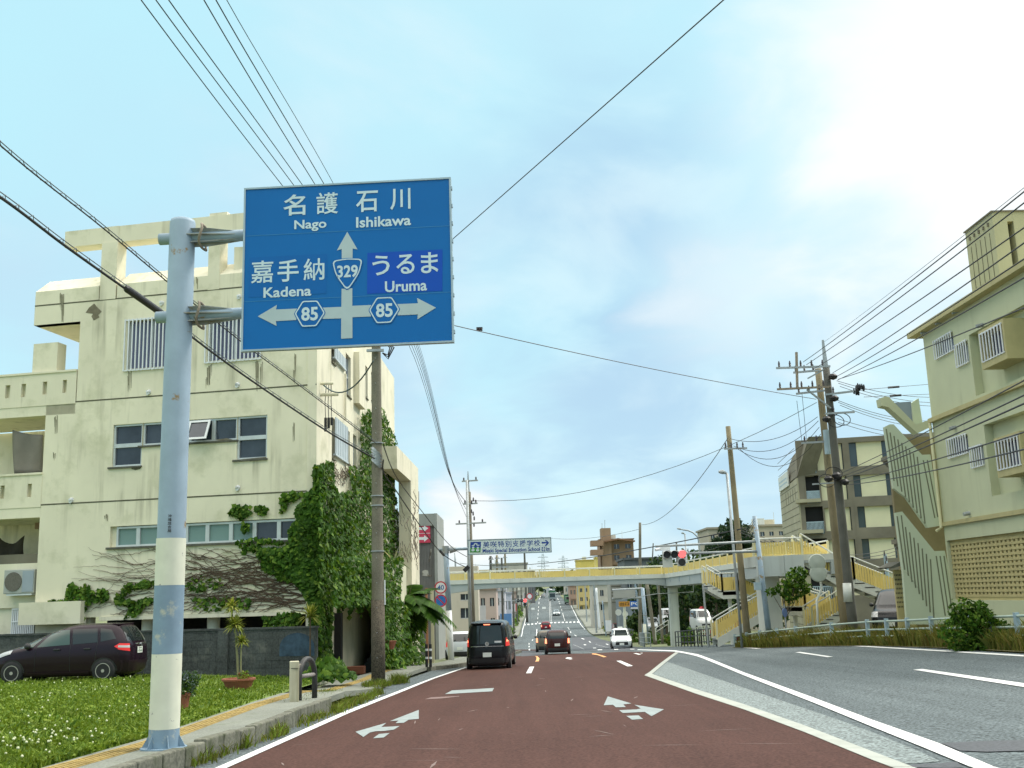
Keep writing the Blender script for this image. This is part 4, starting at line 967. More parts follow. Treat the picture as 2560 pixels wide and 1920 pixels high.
# ------------------------------------------------------------------ the big direction sign
Yp = 12.5; Bp = P(409, 1870, Yp)
sb = Vector((Bp.x, Bp.y, zt(Bp.x, Bp.y) + .22))
Pn = Fac((P(607, 700, Yp - .2).x, Yp - .2), (P(1126, 700, Yp - .34).x, Yp - .345))
ds = thing('direction_sign', 'large blue overhead direction sign with Japanese place names on a banded grey pole', 'road sign', sb)
pole_r = .165
def zy(y, x=440): return P(x, y, Yp).z
zt0 = zy(548, 456)
mb = MB(); zb1, zb2, zb3, zb4 = zy(1346), zy(1463), zy(1634, 420), zy(1821, 415)
xt = P(457, 560, Yp).x; xb = sb.x
def ax(z): return (xb + (xt - xb) * (z - sb.z) / (zt0 - sb.z), Yp)
mb.tube([(*ax(zb1), zb1), (*ax(zt0 - .06), zt0 - .06), (*ax(zt0 - .02), zt0 - .02), (*ax(zt0), zt0)], [pole_r * .98, pole_r * .93, pole_r * .88, pole_r * .6], 24, cap=False)
mb.build('pole', 'steel_pole', ds, smooth=True)
for a, b, m in ((zb2, zb1, 'bandcream'), (zb3, zb2, 'bandblue'), (zb4, zb3, 'bandcream'), (sb.z - .02, zb4, 'bandblue')):
    m2 = MB(); m2.tube([(*ax(a), a + .001), (*ax(b), b)], [pole_r + .003] * 2, 24, cap=False); m2.build('paint_band', m, ds, smooth=True)
m2 = MB(); m2.tube([(*ax(sb.z), sb.z - .02), (*ax(sb.z), sb.z + .02)], pole_r + .09, 24)
for i in range(6): a = i * math.pi / 3; m2.prism([(ax(sb.z)[0] + math.cos(a) * r_, Yp + math.sin(a) * r_, sb.z + h) for r_, h in ((pole_r, .02), (pole_r + .08, .02), (pole_r, .16))], (-.008 * math.sin(a), .008 * math.cos(a), 0))
m2.build('base_flange', 'bandblue', ds)
for yc in (594, 789):
    z = zy(yc - 4, 600); xp = ax(z)[0]; m2 = MB(); xe = P(640, 600, Yp).x
    m2.tube([(xp - .28, Yp, z - .012), (xe + .5, Yp, z + .02)], .072, 16); m2.build('arm', 'steel_pole', ds, smooth=True)
    m2 = MB(); x1 = xp + pole_r - .03; x2 = x1 + .36
    for dz, dy in ((.11, 0), (-.11, 0), (0, .11), (0, -.11), (.08, .08), (-.08, -.08), (.08, -.08), (-.08, .08)):
        m2.prism([(x1 - .10, Yp + dy * 1.15, z + dz * 1.15), (x1 + .18, Yp + dy * 1.1, z + dz * 1.1), (x2 + .2, Yp + dy * .62, z + dz * .62), (x1 - .1, Yp + dy * .55, z + dz * .55)], (0, .012 if dz else 0, .012 if not dz else 0))
    m2.build('clamp_bracket', mat('clamp_steel', (.30, .32, .30), .6, .25, 8, patch=((.20, .13, .07), .55, .7, 9)), ds)
    m2 = MB(); n_ = 20; m2.tube([(x1 + .13 + .02 * math.sin(i * .9), Yp + .165 * math.cos(2 * math.pi * i / n_), z + .165 * math.sin(2 * math.pi * i / n_)) for i in range(n_ + 1)], .016, 6)
    m2.build('clamp_ring', 'rust', ds, smooth=True)
def uvB(x, y): return Pn.hit(*zB(x, y))
tl, tr, br, bl = [uvB(*p) for p in ((165, 182), (1940, 105), (1977, 1500), (190, 1562))]
u0s, u1s = (tl[0] + bl[0]) / 2, (tr[0] + br[0]) / 2; z1s = (tl[1] + tr[1]) / 2; z0s = (bl[1] + br[1]) / 2
from math import hypot
cB = [(165, 182), (1940, 105), (1977, 1500), (190, 1562)]
# projective map from the panel's picture corners to its true rectangle
def homog(src, dst):
    A = []; b = []
    for (x, y), (u, v) in zip(src, dst):
        A += [[x, y, 1, 0, 0, 0, -u * x, -u * y], [0, 0, 0, x, y, 1, -v * x, -v * y]]; b += [u, v]
    h = np.append(np.linalg.solve(np.array(A, float), np.array(b, float)), 1).reshape(3, 3)
    return lambda x, y: tuple((lambda q: (q[0] / q[2], q[1] / q[2]))(h @ np.array([x, y, 1.0])))
hB = homog(cB, [(u0s, z1s), (u1s, z1s), (u1s, z0s), (u0s, z0s)])
mb = MB(); Pn.box(mb, u0s, u1s, z0s, z1s, -.05, .0)
panel = mb.build('panel', 'signblue', ds)
mb = MB(); w_ = .022
for a in ((u0s - w_, u1s + w_, z1s, z1s + w_), (u0s - w_, u1s + w_, z0s - w_, z0s), (u0s - w_, u0s, z0s, z1s), (u1s, u1s + w_, z0s, z1s)): Pn.box(mb, *a, -.055, .012)
for i in range(9): z = z0s + (z1s - z0s) * (i + .5) / 9; Pn.box(mb, u1s + w_, u1s + w_ + .012, z - .02, z + .02, -.05, .0)
for y in (zy(592), zy(787)): Pn.box(mb, u0s, u1s, y - .04, y + .04, -.10, -.052)
mb.build('panel_frame', 'signback', panel)
def face(pts, m, o): mm = MB(); mm.poly([Pn.pt(*hB(*p), o) for p in pts]); return mm
def addf(mb, pts, o): mb.poly([Pn.pt(*hB(*p), o) for p in pts])
m2 = MB(); addf(m2, [(1238, 745), (1888, 720), (1890, 1078), (1242, 1097)], .003); m2.build('overlay_patch', 'signblue2', panel)
m2 = MB(); addf(m2, [(215, 775), (890, 748), (892, 1090), (222, 1118)], .003); m2.build('overlay_patch', 'signblue3', panel)
m2 = MB()
for a, b in (((172, 590), (1955, 522)), ((185, 1156), (1968, 1083))):
    p, q = hB(*a), hB(*b); m2.poly([Pn.pt(u0s, p[1], .0035), Pn.pt(u1s, p[1], .0035), Pn.pt(u1s, p[1] + .006, .0035), Pn.pt(u0s, p[1] + .006, .0035)])
m2.build('panel_seam', mat('seam', (.03, .22, .45), .5, .1, 4), panel)
m2 = MB()
addf(m2, [(1060, 560), (1152, 714), (1110, 706), (1111, 797), (1018, 800), (1015, 709), (974, 721)], .006)
m2.build('route_arrow', 'signgrey', panel); m2 = MB()
addf(m2, [(1022, 1052), (1115, 1048), (1118, 1198), (1280, 1193), (1280, 1290), (1121, 1295), (1125, 1472), (1028, 1476), (1025, 1304), (865, 1307), (865, 1211), (1024, 1206)], .006)
m2.build('route_crossing', 'signgrey', panel); m2 = MB()
addf(m2, [(308, 1280), (470, 1184), (463, 1223), (645, 1217), (640, 1314), (465, 1322), (473, 1363)], .006)
m2.build('route_arrow', 'signgrey', panel); m2 = MB()
addf(m2, [(1836, 1221), (1672, 1136), (1681, 1182), (1500, 1187), (1510, 1283), (1681, 1277), (1678, 1318)], .006)
m2.build('route_arrow', 'signgrey', panel)
def shield(name, pts, txt, box, shrink=(.93, .86)):
    cx = sum(p[0] for p in pts) / len(pts); cy = sum(p[1] for p in pts) / len(pts)
    sc_ = lambda k: [(cx + (x - cx) * k, cy + (y - cy) * k) for x, y in pts]
    m3 = MB(); addf(m3, sc_(1.06), .008); s_ = m3.build(name, 'signblue3', panel)
    m3 = MB(); addf(m3, sc_(1.0), .010); m3.build('shield_border', 'signwhite', s_) if False else None
    m3 = MB(); n_ = len(pts); a, b = sc_(1.0), sc_(.91)
    for i in range(n_): m3.poly([Pn.pt(*hB(*p), .011) for p in (a[i], a[(i + 1) % n_], b[(i + 1) % n_], b[i])])
    (x0, y0, x1, y1) = box; p = hB(x0, (y1 + y0) / 2); q = hB(x1, (y1 + y0) / 2); zt_ = hB((x0 + x1) / 2, y0)[1]; zb_ = hB((x0 + x1) / 2, y1)[1]
    text_on(m3, txt, Pn, p[0], q[0], zb_, zt_, .011, off=.028)
    m3.build('route_number', 'signwhite', s_)
rnd = []
import itertools
def rounded(pts, r=.18, k=5):
    out = []; n_ = len(pts)
    for i in range(n_):
        p0, p1, p2 = [Vector((*pts[(i + d) % n_], 0)) for d in (-1, 0, 1)]
        a = p1 + (p0 - p1) * r; b = p1 + (p2 - p1) * r
        for j in range(k + 1): t = j / k; q = a * (1 - t) ** 2 + p1 * 2 * t * (1 - t) + b * t * t; out.append((q.x, q.y))
    return out
shield('route_shield', rounded([(935, 812), (1066, 792), (1200, 798), (1172, 920), (1072, 1075), (968, 932)], .30), '329', (980, 850, 1160, 957))
hexa = lambda cx, cy: rounded([(cx - 131, cy), (cx - 66, cy - 108), (cx + 62, cy - 111), (cx + 129, cy - 6), (cx + 58, cy + 106), (cx - 64, cy + 111)], .12, 3)
shield('route_hexagon', hexa(756, 1262), '85', (682, 1205, 826, 1322)); shield('route_hexagon', hexa(1394, 1238), '85', (1322, 1180, 1466, 1298))
def sign_word(t, b, name='place_name', off=.012):
    m3 = MB(); x0, y0, x1, y1 = b; p = hB(x0, (y1 + y0) / 2); q = hB(x1, (y1 + y0) / 2)
    text_on(m3, t, Pn, p[0], q[0], hB((x0 + x1) / 2, y1)[1], hB((x0 + x1) / 2, y0)[1], .0065, off=off); m3.build(name, 'signwhite', panel)
def words_(lst, name):
    m3 = MB()
    for t, b, off in lst:
        x0, y0, x1, y1 = b; p = hB(x0, (y1 + y0) / 2); q = hB(x1, (y1 + y0) / 2)
        text_on(m3, t, Pn, p[0], q[0], hB((x0 + x1) / 2, y1)[1], hB((x0 + x1) / 2, y0)[1], .0065, off=off)
    m3.build('place_name_lettering', 'signwhite', panel)
words_([('名', (497, 228, 690, 412), .014), ('護', (785, 213, 974, 402), .010), ('Nago', (598, 450, 878, 552), .022)], 0)
words_([('石', (1130, 203, 1322, 387), .014), ('川', (1428, 185, 1605, 370), .014), ('Ishikawa', (1135, 425, 1612, 517), .022)], 0)
words_([('嘉', (237, 803, 428, 995), .010), ('手', (465, 795, 648, 985), .014), ('納', (690, 787, 870, 976), .012), ('Kadena', (350, 1028, 762, 1116), .022)], 0)
words_([('う', (1282, 768, 1433, 940), .014), ('る', (1490, 760, 1648, 930), .014), ('ま', (1702, 745, 1853, 925), .014), ('Uruma', (1395, 985, 1757, 1080), .022)], 0)
# small stencilled owner's mark on the pole
m2 = MB(); z = zy(1290); PF = Fac((ax(z)[0] - 1, Yp - pole_r - .006), (ax(z)[0] + 1, Yp - pole_r - .006)); a = PF.hit(*zC(1452, 1400)); b = PF.hit(*zC(1478, 1560))
for i, ch in enumerate('沖縄総合局'): h = (a[1] - b[1]) / 5; text_on(m2, ch, PF, a[0], b[0], a[1] - h * (i + .92), a[1] - h * (i + .08), 0)
m2.build('owner_lettering', 'wire', ds)

# ------------------------------------------------------------------ overhead school sign and its neighbours
def simple_pole(name, label, base, ztop, r0, r1, m, group=None, cat='pole', extra=None, lean=(0, 0)):
    t = thing(name, label, cat, base, 0, group); m2 = MB()
    m2.tube([(base[0], base[1], base[2] - .1), (base[0] + lean[0], base[1] + lean[1], ztop)], [r0, r1], 14); m2.build('pole', m, t, smooth=True)
    return t
Ys = 53.0; bs = P(1128, 1640, Ys); bs.z = zt(bs.x, Ys) + .1; ztp_ = P(1115, 1366, Ys).z
ss = thing('school_sign', 'white overhead school sign with blue lettering on a grey and white pole', 'road sign', bs)
xT = P(1114, 1370, Ys).x
zw = P(1127, 1526, Ys).z; xw = bs.x + (xT - bs.x) * (zw - bs.z) / (ztp_ - bs.z)
m2 = MB(); m2.tube([(xw, Ys, zw), (xT, Ys, ztp_)], [.14, .13], 16); pl = m2.build('pole', 'steel_pole', ss, smooth=True)
m2 = MB(); m2.tube([(bs.x, Ys, bs.z - .1), (xw, Ys, zw)], [.15, .143], 16); m2.build('paint_band', 'white_paint', ss, smooth=True)
Ps = Fac((P(1167, 1370, Ys - .25).x, Ys - .25), (P(1380, 1360, Ys - .4).x, Ys - .4))
za_ = P(1150, 1373, Ys).z; m2 = MB(); m2.tube([(xT - .35, Ys, za_), (P(1200, 1370, Ys).x, Ys - .1, za_ + .02)], .075, 12); m2.build('arm', 'steel_pole', ss, smooth=True)
m2 = MB(); m2.tube([(xT + .2, Ys, za_), (xT + .55, Ys, za_)], [.2, .1], 12); m2.tube([(xT, Ys, za_ - .18), (xT, Ys, za_ + .18)], .165, 12); m2.build('clamp_bracket', 'galv', ss)
cH = [(462, 543), (1565, 470), (1580, 676), (481, 740)]
q_ = [Ps.hit(*zH(*p)) for p in cH]; su0, su1, sz1, sz0 = (q_[0][0] + q_[3][0]) / 2, (q_[1][0] + q_[2][0]) / 2, (q_[0][1] + q_[1][1]) / 2, (q_[2][1] + q_[3][1]) / 2
hH = homog(cH, [(su0, sz1), (su1, sz1), (su1, sz0), (su0, sz0)])
m2 = MB(); Ps.box(m2, su0 + .04, su1 - .04, sz0 + .04, sz1 - .04, -.05, 0); sp_ = m2.build('panel', mat('school_sign_white', (.62, .74, .76), .5, .04, 2), ss)
m2 = MB()
for a in ((su0, su1, sz1 - .04, sz1), (su0, su1, sz0, sz0 + .04), (su0, su0 + .04, sz0 + .04, sz1 - .04), (su1 - .04, su1, sz0 + .04, sz1 - .04)): Ps.box(m2, *a, -.06, .012)
m2.build('panel_frame', mat('frame_grey_blue', (.20, .28, .32), .5, .1, 4), sp_)
navy = mat('lettering_navy', (.01, .05, .30), .5, .05, 4)
m2 = MB()
for i, ch in enumerate('美咲特別支援学校'):
    x = 664 + 95.5 * i; y = 556 - 6.2 * i
    p = hH(x, y + 40); q = hH(x + 82, y + 38); text_on(m2, ch, Ps, p[0], q[0], hH(x + 41, y + 82)[1], hH(x + 41, y)[1], .006, off=.006)
for t, b in (('Misaki Special Education School', (662, 628, 1420, 700)), ('0.2 km', (1440, 610, 1550, 652))):
    p, q = hH(b[0], (b[1] + b[3]) / 2), hH(b[2], (b[1] + b[3]) / 2); zz = (p[1] + q[1]) / 2; h_ = .125 if t[0] == 'M' else .11
    text_on(m2, t, Ps, p[0], q[0], zz - h_, zz + h_, .006, off=.02)
m2.poly([Ps.pt(*hH(*p), .006) for p in ((1438, 540), (1505, 536), (1480, 512), (1500, 510), (1540, 548), (1500, 592), (1480, 592), (1507, 556), (1438, 560))])
m2.build('lettering', navy, sp_)
m2 = MB(); m2.poly([Ps.pt(*hH(*p), .006) for p in ((500, 570), (634, 562), (637, 640), (503, 646))]); m2.poly([Ps.pt(*hH(*p), .006) for p in ((503, 646), (637, 640), (638, 700), (505, 706))], 1)
for cx in (540, 600):
    n_ = 10; m2.poly([Ps.pt(*hH(cx + 16 * math.cos(2 * math.pi * i / n_), 642 + 14 * math.sin(2 * math.pi * i / n_)), .010) for i in range(n_)], 2)
    m2.poly([Ps.pt(*hH(*p), .010) for p in ((cx - 22, 668), (cx - 4, 656), (cx + 18, 662), (cx + 24, 678), (cx + 4, 690), (cx - 14, 690))], 2)
m2.poly([Ps.pt(*hH(*p), .010) for p in ((520, 612), (545, 608), (545, 590), (568, 582), (592, 588), (592, 606), (618, 602), (618, 612), (585, 618), (575, 596), (560, 597), (552, 622), (520, 624))], 2)
m2.build('emblem', [navy, mat('emblem_green', (.05, .28, .05), .6, .05, 4), 'signwhite'], sp_)
def disc(mb, fac, u, z, r, o, m=0, n=28): mb.poly([fac.pt(u + r * math.cos(2 * math.pi * i / n), z + r * math.sin(2 * math.pi * i / n), o) for i in range(n)], m)
def ring(mb, fac, u, z, r0, r1, o, m=0, n=28):
    for i in range(n):
        a, b = 2 * math.pi * i / n, 2 * math.pi * (i + 1) / n
        mb.poly([fac.pt(u + r * math.cos(t), z + r * math.sin(t), o) for r, t in ((r0, a), (r0, b), (r1, b), (r1, a))], m)
redm = mat('sign_red', (.52, .03, .05), .5, .06, 4); blm = mat('sign_disc_blue', (.02, .16, .50), .5, .06, 4)
Pd = Fac((-8, Ys - .3), (2, Ys - .3))
for c_, nm, lab in ((zH(114, 1152), 'speed_limit_sign', 'round white speed limit sign with red rim and number 40'), (zH(116, 1326), 'no_parking_sign', 'round blue no parking sign with red rim, under the 40 sign')):
    u, z = Pd.hit(*c_); p = Pd.pt(u, z, 0); t = thing(nm, lab, 'road sign', p); R_ = .30
    m2 = MB(); m2.tube([p + Vector((0, .02, 0)), p + Vector((0, -.004, 0))], R_ + .005, 28); m2.tube([p + Vector((.1, .03, 0)), p + Vector((.34, .2, 0))], .025, 8); m2.build('plate', 'galv', t)
    m2 = MB(); ring(m2, Pd, u, z, R_ * .80, R_, .006); m2.build('rim_band', redm, t)
    if nm == 'speed_limit_sign':
        m2 = MB(); disc(m2, Pd, u, z, R_ * .80, .006); m2.build('face', 'white_bar', t)
        m2 = MB(); text_on(m2, '40', Pd, u - .165, u + .165, z - .115, z + .115, .010, off=.02); m2.build('lettering', mat('speed_blue', (.03, .12, .36), .5, .05, 4), t)
    else:
        m2 = MB(); disc(m2, Pd, u, z, R_ * .80, .006); m2.build('face', blm, t)
        m2 = MB(); k = R_ * .57; m2.poly([Pd.pt(u + a, z + b, .010) for a, b in ((-k - .02, k - .02), (-k + .02, k + .02), (k + .02, -k + .02), (k - .02, -k - .02))]); m2.build('slash', redm, t)
# ------------------------------------------------------------------ utility poles
def insulator(mb, p, h=.16, m=0): mb.lathe([(.02, 0), (.05, .02), (.03, .05), (.055, .07), (.03, .10), (.05, .12), (.02, h)], p, 8, m=m)
def crossarm(t, c, d, L_, m='galv', ins=4, name='crossarm'):
    c = Vector(c); d = Vector(d).normalized(); m2 = MB(); m2.beam(c - d * L_ / 2, c + d * L_ / 2, .075, .075); a = m2.build(name, m, t)
    m3 = MB()
    for i in range(ins):
        k = (i + .3) / max(1, ins - .4) - .5
        if abs(k) < .06: continue
        insulator(m3, c + d * (L_ * k) + Vector((0, 0, .04)))
    if ins: m3.build('insulators', 'ins', a)
    return a
bp = G(946, 1708, .1); LP = thing('utility_pole', 'weathered concrete utility pole on the pavement in front of the ivy', 'utility pole', bp)
topx, topz = P(939, 640, bp.y).x, P(939, 640, bp.y).z
m2 = MB(); zs_ = [bp.z - .2 + (topz - bp.z + .2) * i / 10 for i in range(11)]
m2.tube([(bp.x + (topx - bp.x) * i / 10, bp.y, z) for i, z in enumerate(zs_)], [.185 - .007 * i for i in range(11)], 18); m2.build('pole', 'conc_pole', LP, smooth=True)
m2 = MB(); zlo = P(946, 1500, bp.y).z; f_ = (zlo - bp.z) / (topz - bp.z)
m2.tube([(bp.x, bp.y, bp.z - .1), (bp.x + (topx - bp.x) * f_, bp.y, zlo)], [.193, .186], 18)
m2.build('rough_sleeve', mat('rough_concrete', (.085, .07, .05), .95, .5, 9, fine=.5, fscale=30, bump=.5, patch=((.26, .25, .22), .66, .70, 6)), LP, smooth=True)
def lpx(z): return bp.x + (topx - bp.x) * (z - bp.z) / (topz - bp.z)
for yy in (1378, 1264, 1108, 1240):
    z = P(944, yy, bp.y).z; m2 = MB(); m2.tube([(lpx(z), bp.y, z - .015), (lpx(z), bp.y, z + .015)], .19, 16); m2.build('steel_band', 'galv', LP)
for yy in (1130, 1137, 1145, 1153, 1160):
    z = P(944, yy, bp.y).z; m2 = MB(); m2.tube([(lpx(z) - .03, bp.y, z - .02), (lpx(z) + .02, bp.y, z + .03)], .205, 14); m2.build('cable_binding', 'galv', LP)
for i, yy in enumerate(range(900, 1660, 62)):
    z = P(944, yy, bp.y).z; m2 = MB(); s_ = -1 if i % 2 else 1; m2.tube([(lpx(z), bp.y - .15 * (i % 2 == 0), z), (lpx(z) + s_ * .0, bp.y - .27, z + .01)], .009, 5); m2.build('step_bolt', 'galv', LP)
m2 = MB(); z0_, z1_ = P(958, 1512, bp.y).z, P(958, 1450, bp.y).z; m2.tube([(lpx(z0_) + .2, bp.y - .03, z0_), (lpx(z1_) + .2, bp.y - .03, z1_)], .02, 6); m2.build('cable_guard', 'white_bar', LP)
crossarm(LP, (topx, bp.y - .2, topz - .35), (1, .1, 0), 1.8); crossarm(LP, (topx, bp.y - .2, P(940, 880, bp.y).z), (1, .05, 0), .5, ins=0)
m2 = MB(); z_a = P(960, 880, bp.y).z
for k in range(3): m2.tube([(topx + .2 + .1 * k, bp.y - .1, z_a + .3 - .05 * k), (topx + .42 + .06 * k, bp.y - .12, z_a + .1), (topx + .36, bp.y - .12, z_a - .12 - .06 * k), (topx + .2, bp.y - .1, z_a - .05)], .02, 6)
m2.build('jumper_cables', 'wire', LP)
# poles behind the van
Yv = 57.0; bv = P(1182, 1640, Yv); bv.z = zt(bv.x, Yv) + .1
VP_ = thing('utility_pole', 'distant concrete utility pole rising behind the white school sign', 'utility pole', bv)
x_, z__ = P(1171, 1230, Yv).x, P(1171, 1230, Yv).z; m2 = MB(); m2.tube([(bv.x, Yv, bv.z - .2), (x_, Yv, z__), ], [.20, .13], 14); m2.build('pole', 'conc_pole', VP_, smooth=True)
m2 = MB(); zt2 = P(1171, 1178, Yv).z; m2.tube([(x_, Yv, z__ - .3), (x_, Yv, zt2)], [.09, .02], 8); m2.build('top_spike', 'galv', VP_)
for yy, L_ in ((1203, .9), (1309, 1.7), (1260, .8)): crossarm(VP_, (x_ + .1, Yv - .15, P(1171, yy, Yv).z), (1, -.3, 0), L_, ins=3)
for yy in (1255, 1262, 1284, 1290, 1302, 1318): m2 = MB(); insulator(m2, (x_ + random.uniform(.12, .3), Yv - .2, P(1171, yy, Yv).z), .22); m2.build('fitting', 'ins', VP_)
by = P(1178, 1640, 54.5); by.z = zt(by.x, 54.5) + .1
SPp = thing('steel_pole', 'tall shiny steel pole standing just behind the black minivan', 'pole', by)
m2 = MB(); m2.tube([(by.x, 54.5, by.z - .1), (P(1167, 1200, 54.5).x, 54.5, P(1167, 1200, 54.5).z)], [.11, .06], 14); m2.build('pole', 'galv', SPp, smooth=True)
m2 = MB(); m2.beam(P(1160, 1428, 54.3), P(1172, 1416, 54.3), .22, .2); m2.build('camera_box', 'black_plastic', SPp)

# ------------------------------------------------------------------ vehicles
def carpaint(name, c, rough=.25, metal=.0): return mat(name, c, rough, .04, .8, metal=metal, coat=.12, spec=.25)
class Car:
    """body given by level outlines: z, front x, rear x, half width; x points forward"""
    def __init__(s, levels, n=4.5, bow=.0):
        s.lv = levels; s.n = n; s.bow = bow
    def at(s, z):
        lv = s.lv
        if z <= lv[0][0]: return lv[0][1:]
        for a, b in zip(lv, lv[1:]):
            if z <= b[0]:
                t = (z - a[0]) / (b[0] - a[0]); return tuple(a[i] + (b[i] - a[i]) * t for i in (1, 2, 3))
        return lv[-1][1:]
    def outline(s, z, k=56):
        f, r, w = s.at(z); c, a = (f + r) / 2, (f - r) / 2; out = []
        for i in range(k):
            t = 2 * math.pi * i / k; ct, st = math.cos(t), math.sin(t)
            rr = (abs(ct) ** s.n + abs(st) ** s.n) ** (-1 / s.n); out.append((c + a * rr * ct, w * rr * st, z))
        return out
    def body(s, k=56):
        mb = MB(); zs = []
        for a, b in zip(s.lv, s.lv[1:]):
            m_ = max(1, int((b[0] - a[0]) / .06)); zs += [a[0] + (b[0] - a[0]) * i / m_ for i in range(m_)]
        zs.append(s.lv[-1][0])
        for z in zs: mb.v += s.outline(z, k)
        for j in range(len(zs) - 1):
            for i in range(k): mb.f.append((j * k + i, j * k + (i + 1) % k, (j + 1) * k + (i + 1) % k, (j + 1) * k + i)); mb.mi.append(0)
        mb.f.append(tuple(range(k - 1, -1, -1))); mb.mi.append(0); mb.f.append(tuple((len(zs) - 1) * k + i for i in range(k))); mb.mi.append(0)
        return mb
    def side(s, x, z, o=0.0, sg=1):
        f, r, w = s.at(z); c, a = (f + r) / 2, (f - r) / 2; q = min(.999, abs((x - c) / a))
        return Vector((x, sg * (w * (1 - q ** s.n) ** (1 / s.n) + o), z))
    def end(s, y, z, o=0.0, front=False):
        f, r, w = s.at(z); c, a = (f + r) / 2, (f - r) / 2; q = min(.999, abs(y / w)); d = a * (1 - q ** s.n) ** (1 / s.n)
        return Vector((c + d + o if front else c - d - o, y, z))
    def patch(s, kind, q, o=.006, nu=8, nz=5, sg=1, mb=None, m=0):
        """q: four (u,z) corners"""
        mb = mb or MB(); b0 = len(mb.v)
        for j in range(nz + 1):
            for i in range(nu + 1):
                a, b = i / nu, j / nz
                u = (q[0][0] * (1 - a) + q[1][0] * a) * (1 - b) + (q[3][0] * (1 - a) + q[2][0] * a) * b
                z = (q[0][1] * (1 - a) + q[1][1] * a) * (1 - b) + (q[3][1] * (1 - a) + q[2][1] * a) * b
                p = s.side(u, z, o, sg) if kind == 'side' else s.end(u, z, o, kind == 'front')
                mb.v.append(tuple(p))
        for j in range(nz):
            for i in range(nu): mb.f.append((b0 + j * (nu + 1) + i, b0 + j * (nu + 1) + i + 1, b0 + (j + 1) * (nu + 1) + i + 1, b0 + (j + 1) * (nu + 1) + i)); mb.mi.append(m)
        return mb
def local(mb, name, mats, t, smooth=False, bevel=0.0): return mb.build(name, mats, t, world=False, smooth=smooth, bevel=bevel)
def add_wheels(t, c, wheels, R, detail=True, well=True):
    for x in wheels:
        for sg in (1, -1):
            yo = sg * max(abs(c.side(x + dx_, z_, 0, sg).y) for z_ in (R, R * 1.5, R * 2) for dx_ in (-R, 0, R))
            if well:
                mb = MB(); k = 18; pts = []
                for i in range(k):
                    a = 2 * math.pi * i / k; z = R + R * 1.14 * math.sin(a); pts.append(tuple(c.side(x + R * 1.14 * math.cos(a), max(z, c.lv[0][0] - .1), .004, sg)))
                cc = tuple(c.side(x, R, .004, sg)); mb.add([cc] + pts, [(0, 1 + i, 1 + (i + 1) % k) for i in range(k)]); local(mb, 'wheel_arch', 'black_plastic', t)
            mb = MB(); w = .19; y1 = yo + sg * .012
            pr = [(R * .62, 0), (R * .92, 0), (R, .03), (R, w - .03), (R * .92, w), (R * .62, w)]
            mb.lathe([(r, y1 - sg * d) for r, d in pr], (x, 0, R), 24, 'y'); wh = local(mb, 'wheel', 'tyre', t, True)
            mb = MB(); mb.lathe([(R * .64, y1 - sg * .004), (R * .60, y1 - sg * .03), (.05, y1 - sg * .045)], (x, 0, R), 24, 'y', 1)
            ring_ = [(R * .67, y1 + sg * .002), (R * .60, y1 + sg * .004)]; mb.lathe([(R * .67, y1 - sg * .02), (R * .67, y1 + sg * .003), (R * .61, y1 + sg * .003), (R * .60, y1 - sg * .03)], (x, 0, R), 24, 'y', 0)
            if detail:
                for i in range(9):
                    a = 2 * math.pi * i / 9
                    for da in (-.12, .12): mb.beam((x + .04 * math.cos(a), y1 - sg * .012, R + .04 * math.sin(a)), (x + R * .63 * math.cos(a + da), y1 - sg * .012, R + R * .63 * math.sin(a + da)), .014, .02)
                mb.lathe([(.045, y1 + sg * .004), (.035, y1 - sg * .03)], (x, 0, R), 12, 'y')
            local(mb, 'rim', ['rim', 'black_plastic'], wh)
def plate(t, p, text=True, rear=True, w=.33, h=.165):
    mb = MB(); sx = -1 if rear else 1; p = Vector(p); mb.obox(p, (.006, 0, 0), (0, w / 2, 0), (0, 0, h / 2)); pl_ = local(mb, 'number_plate', 'plate', t)
    if text:
        mb = MB()
        for s_, y0, y1, z0, z1 in (('沖縄 502', -.10, .10, .03, .07), ('• 74-14', -.14, .14, -.06, .012)):
            v, f = text2d(s_, .02); lo, hi = v.min(0), v.max(0); q = (v - lo) / (hi - lo)
            mb.add([(p.x + sx * .009, p.y + (1 if rear else -1) * -1 * (y0 + a * (y1 - y0)), p.z + z0 + b * (z1 - z0)) for a, b in q], f)
        local(mb, 'plate_lettering', 'ink', pl_)
def mirror(t, c, x, z, m, sgs=(1, -1)):
    for sg in sgs:
        p = c.side(x, z, 0, sg); mb = MB(); mb.lathe([(.02, 0), (.075, .02), (.085, .07), (.07, .13), (.02, .16)], (p.x - .02, p.y + sg * .11, p.z - .07), 10); mb.beam(p, p + Vector((-.02, sg * .08, 0)), .05, .04); local(mb, 'door_mirror', m, t, True)
HATCH = [(.17, 1.78, -1.80, .74), (.26, 1.90, -1.90, .81), (.50, 1.95, -1.95, .845), (.68, 1.90, -1.955, .848), (.80, 1.78, -1.945, .842), (.90, 1.50, -1.93, .828), (.98, 1.18, -1.905, .80), (1.06, .98, -1.87, .772), (1.20, .66, -1.79, .72), (1.34, .31, -1.69, .668), (1.43, .05, -1.60, .62), (1.485, -.15, -1.50, .56), (1.515, -.30, -1.38, .44), (1.525, -.45, -1.2, .25)]
def scale_levels(lv, L_, W_, H_):
    l0 = max(a[1] for a in lv) - min(a[2] for a in lv); w0 = 2 * max(a[3] for a in lv); h0 = lv[-1][0]
    return [(z * H_ / h0, f * L_ / l0, r * L_ / l0, w * W_ / w0) for z, f, r, w in lv]
